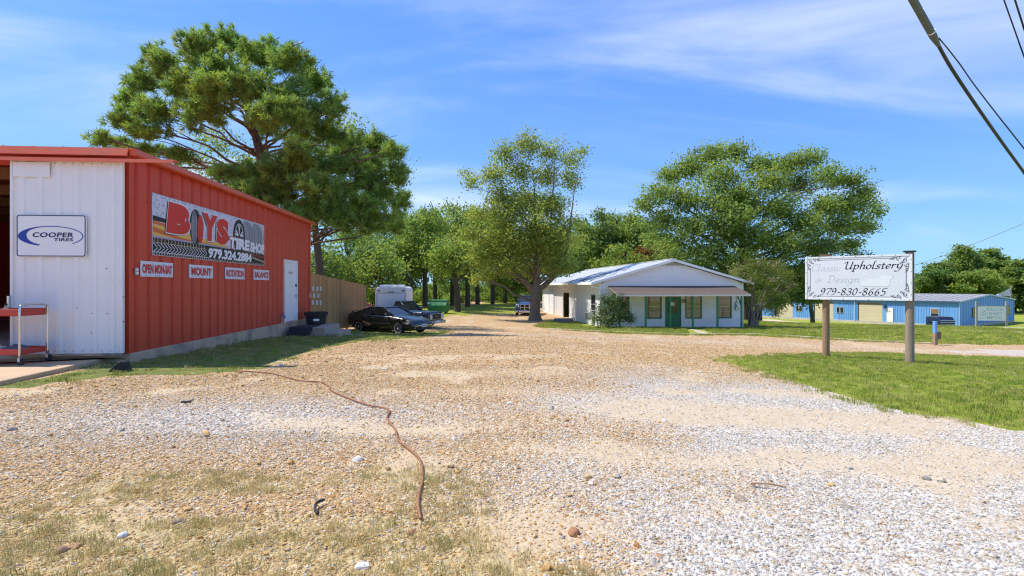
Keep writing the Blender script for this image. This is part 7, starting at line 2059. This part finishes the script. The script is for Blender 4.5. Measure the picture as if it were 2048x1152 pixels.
for i, (px, d, top, hw, leaf, lab, low) in enumerate(WD): wood(px, d, top, hw, leaf, lab, low, seed=i)
# far tree group behind the blue building
for i, (px, d, top, hw, leaf, lab, low) in enumerate([
 (1880, 118, 525, 46, 'dark', 'rounded dark tree behind the blue building next to the sign', 600),
 (1925, 122, 490, 44, 'mid', 'tallest tree behind the blue building, with a clear top', 600),
 (1985, 124, 496, 40, 'mid', 'loose crowned tree behind the blue roof, right of the tallest one', 605),
 (1960, 114, 540, 60, 'light', 'bright green tree close behind the blue roof', 610),
 (2030, 120, 520, 50, 'mid', 'green tree at the right edge behind the flag', 620),
 (2080, 116, 540, 60, 'light', 'bright tree at the right picture edge', 630),
 (1850, 122, 548, 40, 'dark', 'low dark tree just right of the upholstery sign', 600)]): wood(px, d, top, hw, leaf, lab, low, seed=40 + i)
# undergrowth behind the lot
for i, (px, d, top, hw, leaf, lab) in enumerate([
 (745, 52, 585, 40, 'light', 'sunlit bush behind the fence end'), (830, 74, 580, 46, 'light', 'sunlit bush between trailer and dumpster'), (905, 78, 585, 40, 'mid', 'low green bush behind the dumpster'),
 (960, 86, 582, 46, 'mid', 'low bush left of the blue pickup in the shade'), (1010, 92, 560, 44, 'light', 'bright bush behind the blue pickup'), (1050, 96, 575, 40, 'dark', 'dark bush behind the shade tree trunk'), (880, 96, 560, 60, 'light', 'bright far bush seen between the dark trunks'), (790, 90, 570, 60, 'dark', 'dark bush above the white trailer'),
 (855, 84, 566, 50, 'mid', 'dense mid green bush behind the green dumpster lid'), (925, 90, 562, 50, 'dark', 'dense dark bush right of the dumpster trunks'), (980, 94, 566, 46, 'mid', 'mid green bush in the gap left of the blue pickup'), (1040, 100, 560, 50, 'mid', 'mid green bush in the back behind the blue pickup roof'), (700, 60, 560, 50, 'mid', 'mid green bush behind the middle of the fence'), (1080, 104, 562, 50, 'dark', 'dark bush in the back right of the shade tree trunk')]):
    random.seed(90 + i); x = pix(px, 600, d).x; b = Vector((x, d, tz(x, d))); low = 572 + (CAM_H - b.z) / d * FPX
    lst = [(px + random.uniform(-.7, .7) * hw, random.uniform(top + 6, low - 4), hw * random.uniform(.3, .5), (low - top) * random.uniform(.22, .35)) for _ in range(8)]
    tree('shrub', lab, b, [(0, 0, -.3, .10), (0, 0, .8, .08), (.2, 0, 1.8, .03)], pxblobs(lst, d, b, .9, 2), leaf, M_barkd, 24, 13, .4, .36, 1, 'bushes behind the parking lot', cat='shrub')
# -- crepe myrtle at the right corner of the white workshop
mb = gnd(1505, 654); d = mb.y
ML = [(1480, 545, 26, 18), (1510, 530, 28, 16), (1545, 535, 28, 18), (1575, 550, 22, 16), (1470, 570, 22, 14), (1505, 560, 30, 18, -1), (1545, 565, 30, 18, -1), (1585, 575, 16, 14), (1490, 585, 26, 12), (1535, 590, 28, 14), (1565, 600, 22, 12), (1530, 612, 24, 10), (1550, 625, 18, 10)]
bl = pxblobs(ML, d, mb, .9, .8)
t = thing('crepe_myrtle', 'pink flowering bush with many bare stems at the right porch corner', 'shrub', tuple(mb))
C, D, _ = blob_clusters(bl, 130, .5)
m = MB(); random.seed(3)
for i, b in enumerate(bl + bl[:6]):
    a = random.uniform(0, 6.28); p0 = Vector((.28 * math.cos(a), .25 * math.sin(a), -.1)); p1 = Vector((b[0] * .32 + random.uniform(-.15, .15), b[1] * .35, 1.7)); P_ = catmull([p0, p0.lerp(p1, .5) * 1.0, p1, Vector(b[:3])], 4)
    m.tube(P_, [.065 - .05 * (q / (len(P_) - 1)) for q in range(len(P_))], 6)
m.build('stems', M_barkm, t, smooth=True)
per = 12; n = len(C); P = np.repeat(C, per, 0) + RNG.normal(0, .17, (n * per, 3)); V, F = leaf_quads(P, np.repeat(D, per, 0), .115, .5)
tt = np.repeat(RNG.uniform(.75, 1.25, n), per); yy = np.repeat(RNG.uniform(-1, 1, n), per); up_ = np.clip((P[:, 2] - 2.0) / 2.2, 0, 1)
link_mesh('crown', np_mesh('crown', V, F, np.repeat(np.stack([tt * (1 + .18 * yy + .12 * up_), tt, tt * (1 - .1 * yy), np.ones_like(tt)], 1), 4, 0)), LM['myrtle'], t)
sel = np.where((D[:, 2] > -.1) & (C[:, 2] > 2.6))[0]; ii = RNG.choice(sel, min(50, len(sel)), replace=False); ii = np.concatenate([ii, ii[:0]])
P = np.repeat(C[ii] + D[ii] * .12, 12, 0) + RNG.normal(0, .09, (len(ii) * 12, 3)); V, F = leaf_quads(P, np.repeat(D[ii], 12, 0), .085, .4); tc_ = np.ones((len(V), 4)); tc_[:, :3] = RNG.uniform(.8, 1.15, (len(V), 1))
o = link_mesh('blossoms', np_mesh('blossoms', V, F, tc_), LM['pink'], t); o['kind'] = 'stuff'
# -- bush at the left porch corner
bb_ = gnd(1218, 657); d = bb_.y
BL = [(1215, 640, 26, 16), (1235, 628, 24, 18), (1205, 622, 22, 18), (1225, 605, 22, 16), (1245, 610, 18, 16), (1210, 598, 14, 12), (1240, 592, 14, 12), (1255, 630, 16, 14), (1195, 640, 16, 12), (1262, 640, 14, 8)]
tree('porch_bush', 'dense dark glossy bush growing before the left porch corner', bb_, [(0, 0, -.2, .07), (0, 0, .5, .06), (.1, 0, 1.2, .03)], pxblobs(BL, d, bb_, .8, .4), 'holly', M_barkd, 150, 12, .14, .12, 2, cat='shrub', tintvar=.35)
# small weeds along the wall and below the cars
for i, (px, py, lab) in enumerate(((470, 690, 'clump of green weeds at the foot of the red wall'), (735, 678, 'thin weed stalks before the black coupe'), (775, 684, 'second tuft of weeds under the front of the coupe'))):
    g = gnd(px, py); random.seed(i); t = thing('weed_clump', lab, 'weeds', tuple(g)); m = MB()
    for k in range(14):
        a = random.uniform(0, 6.28); r_ = random.uniform(0, .28); h = random.uniform(.08, .24); x, y = r_ * math.cos(a) * 1.6, r_ * math.sin(a) * .6; l = random.uniform(.02, .14)
        m.add([(x - .008, y, 0), (x + .008, y, 0), (x + l + .006, y, h * .7), (x + l * 1.6, y, h), (x + l - .006, y, h * .7)], [(0, 1, 2, 3, 4)])
    o = m.build('blades', LM['mid'], t, recalc=False); o['kind'] = 'stuff'
    a = o.data.attributes.new('tint', 'FLOAT_COLOR', 'POINT'); a.data.foreach_set('color', np.tile([1.1, 1.1, 1.2, 1], len(o.data.vertices)).astype(np.float32))
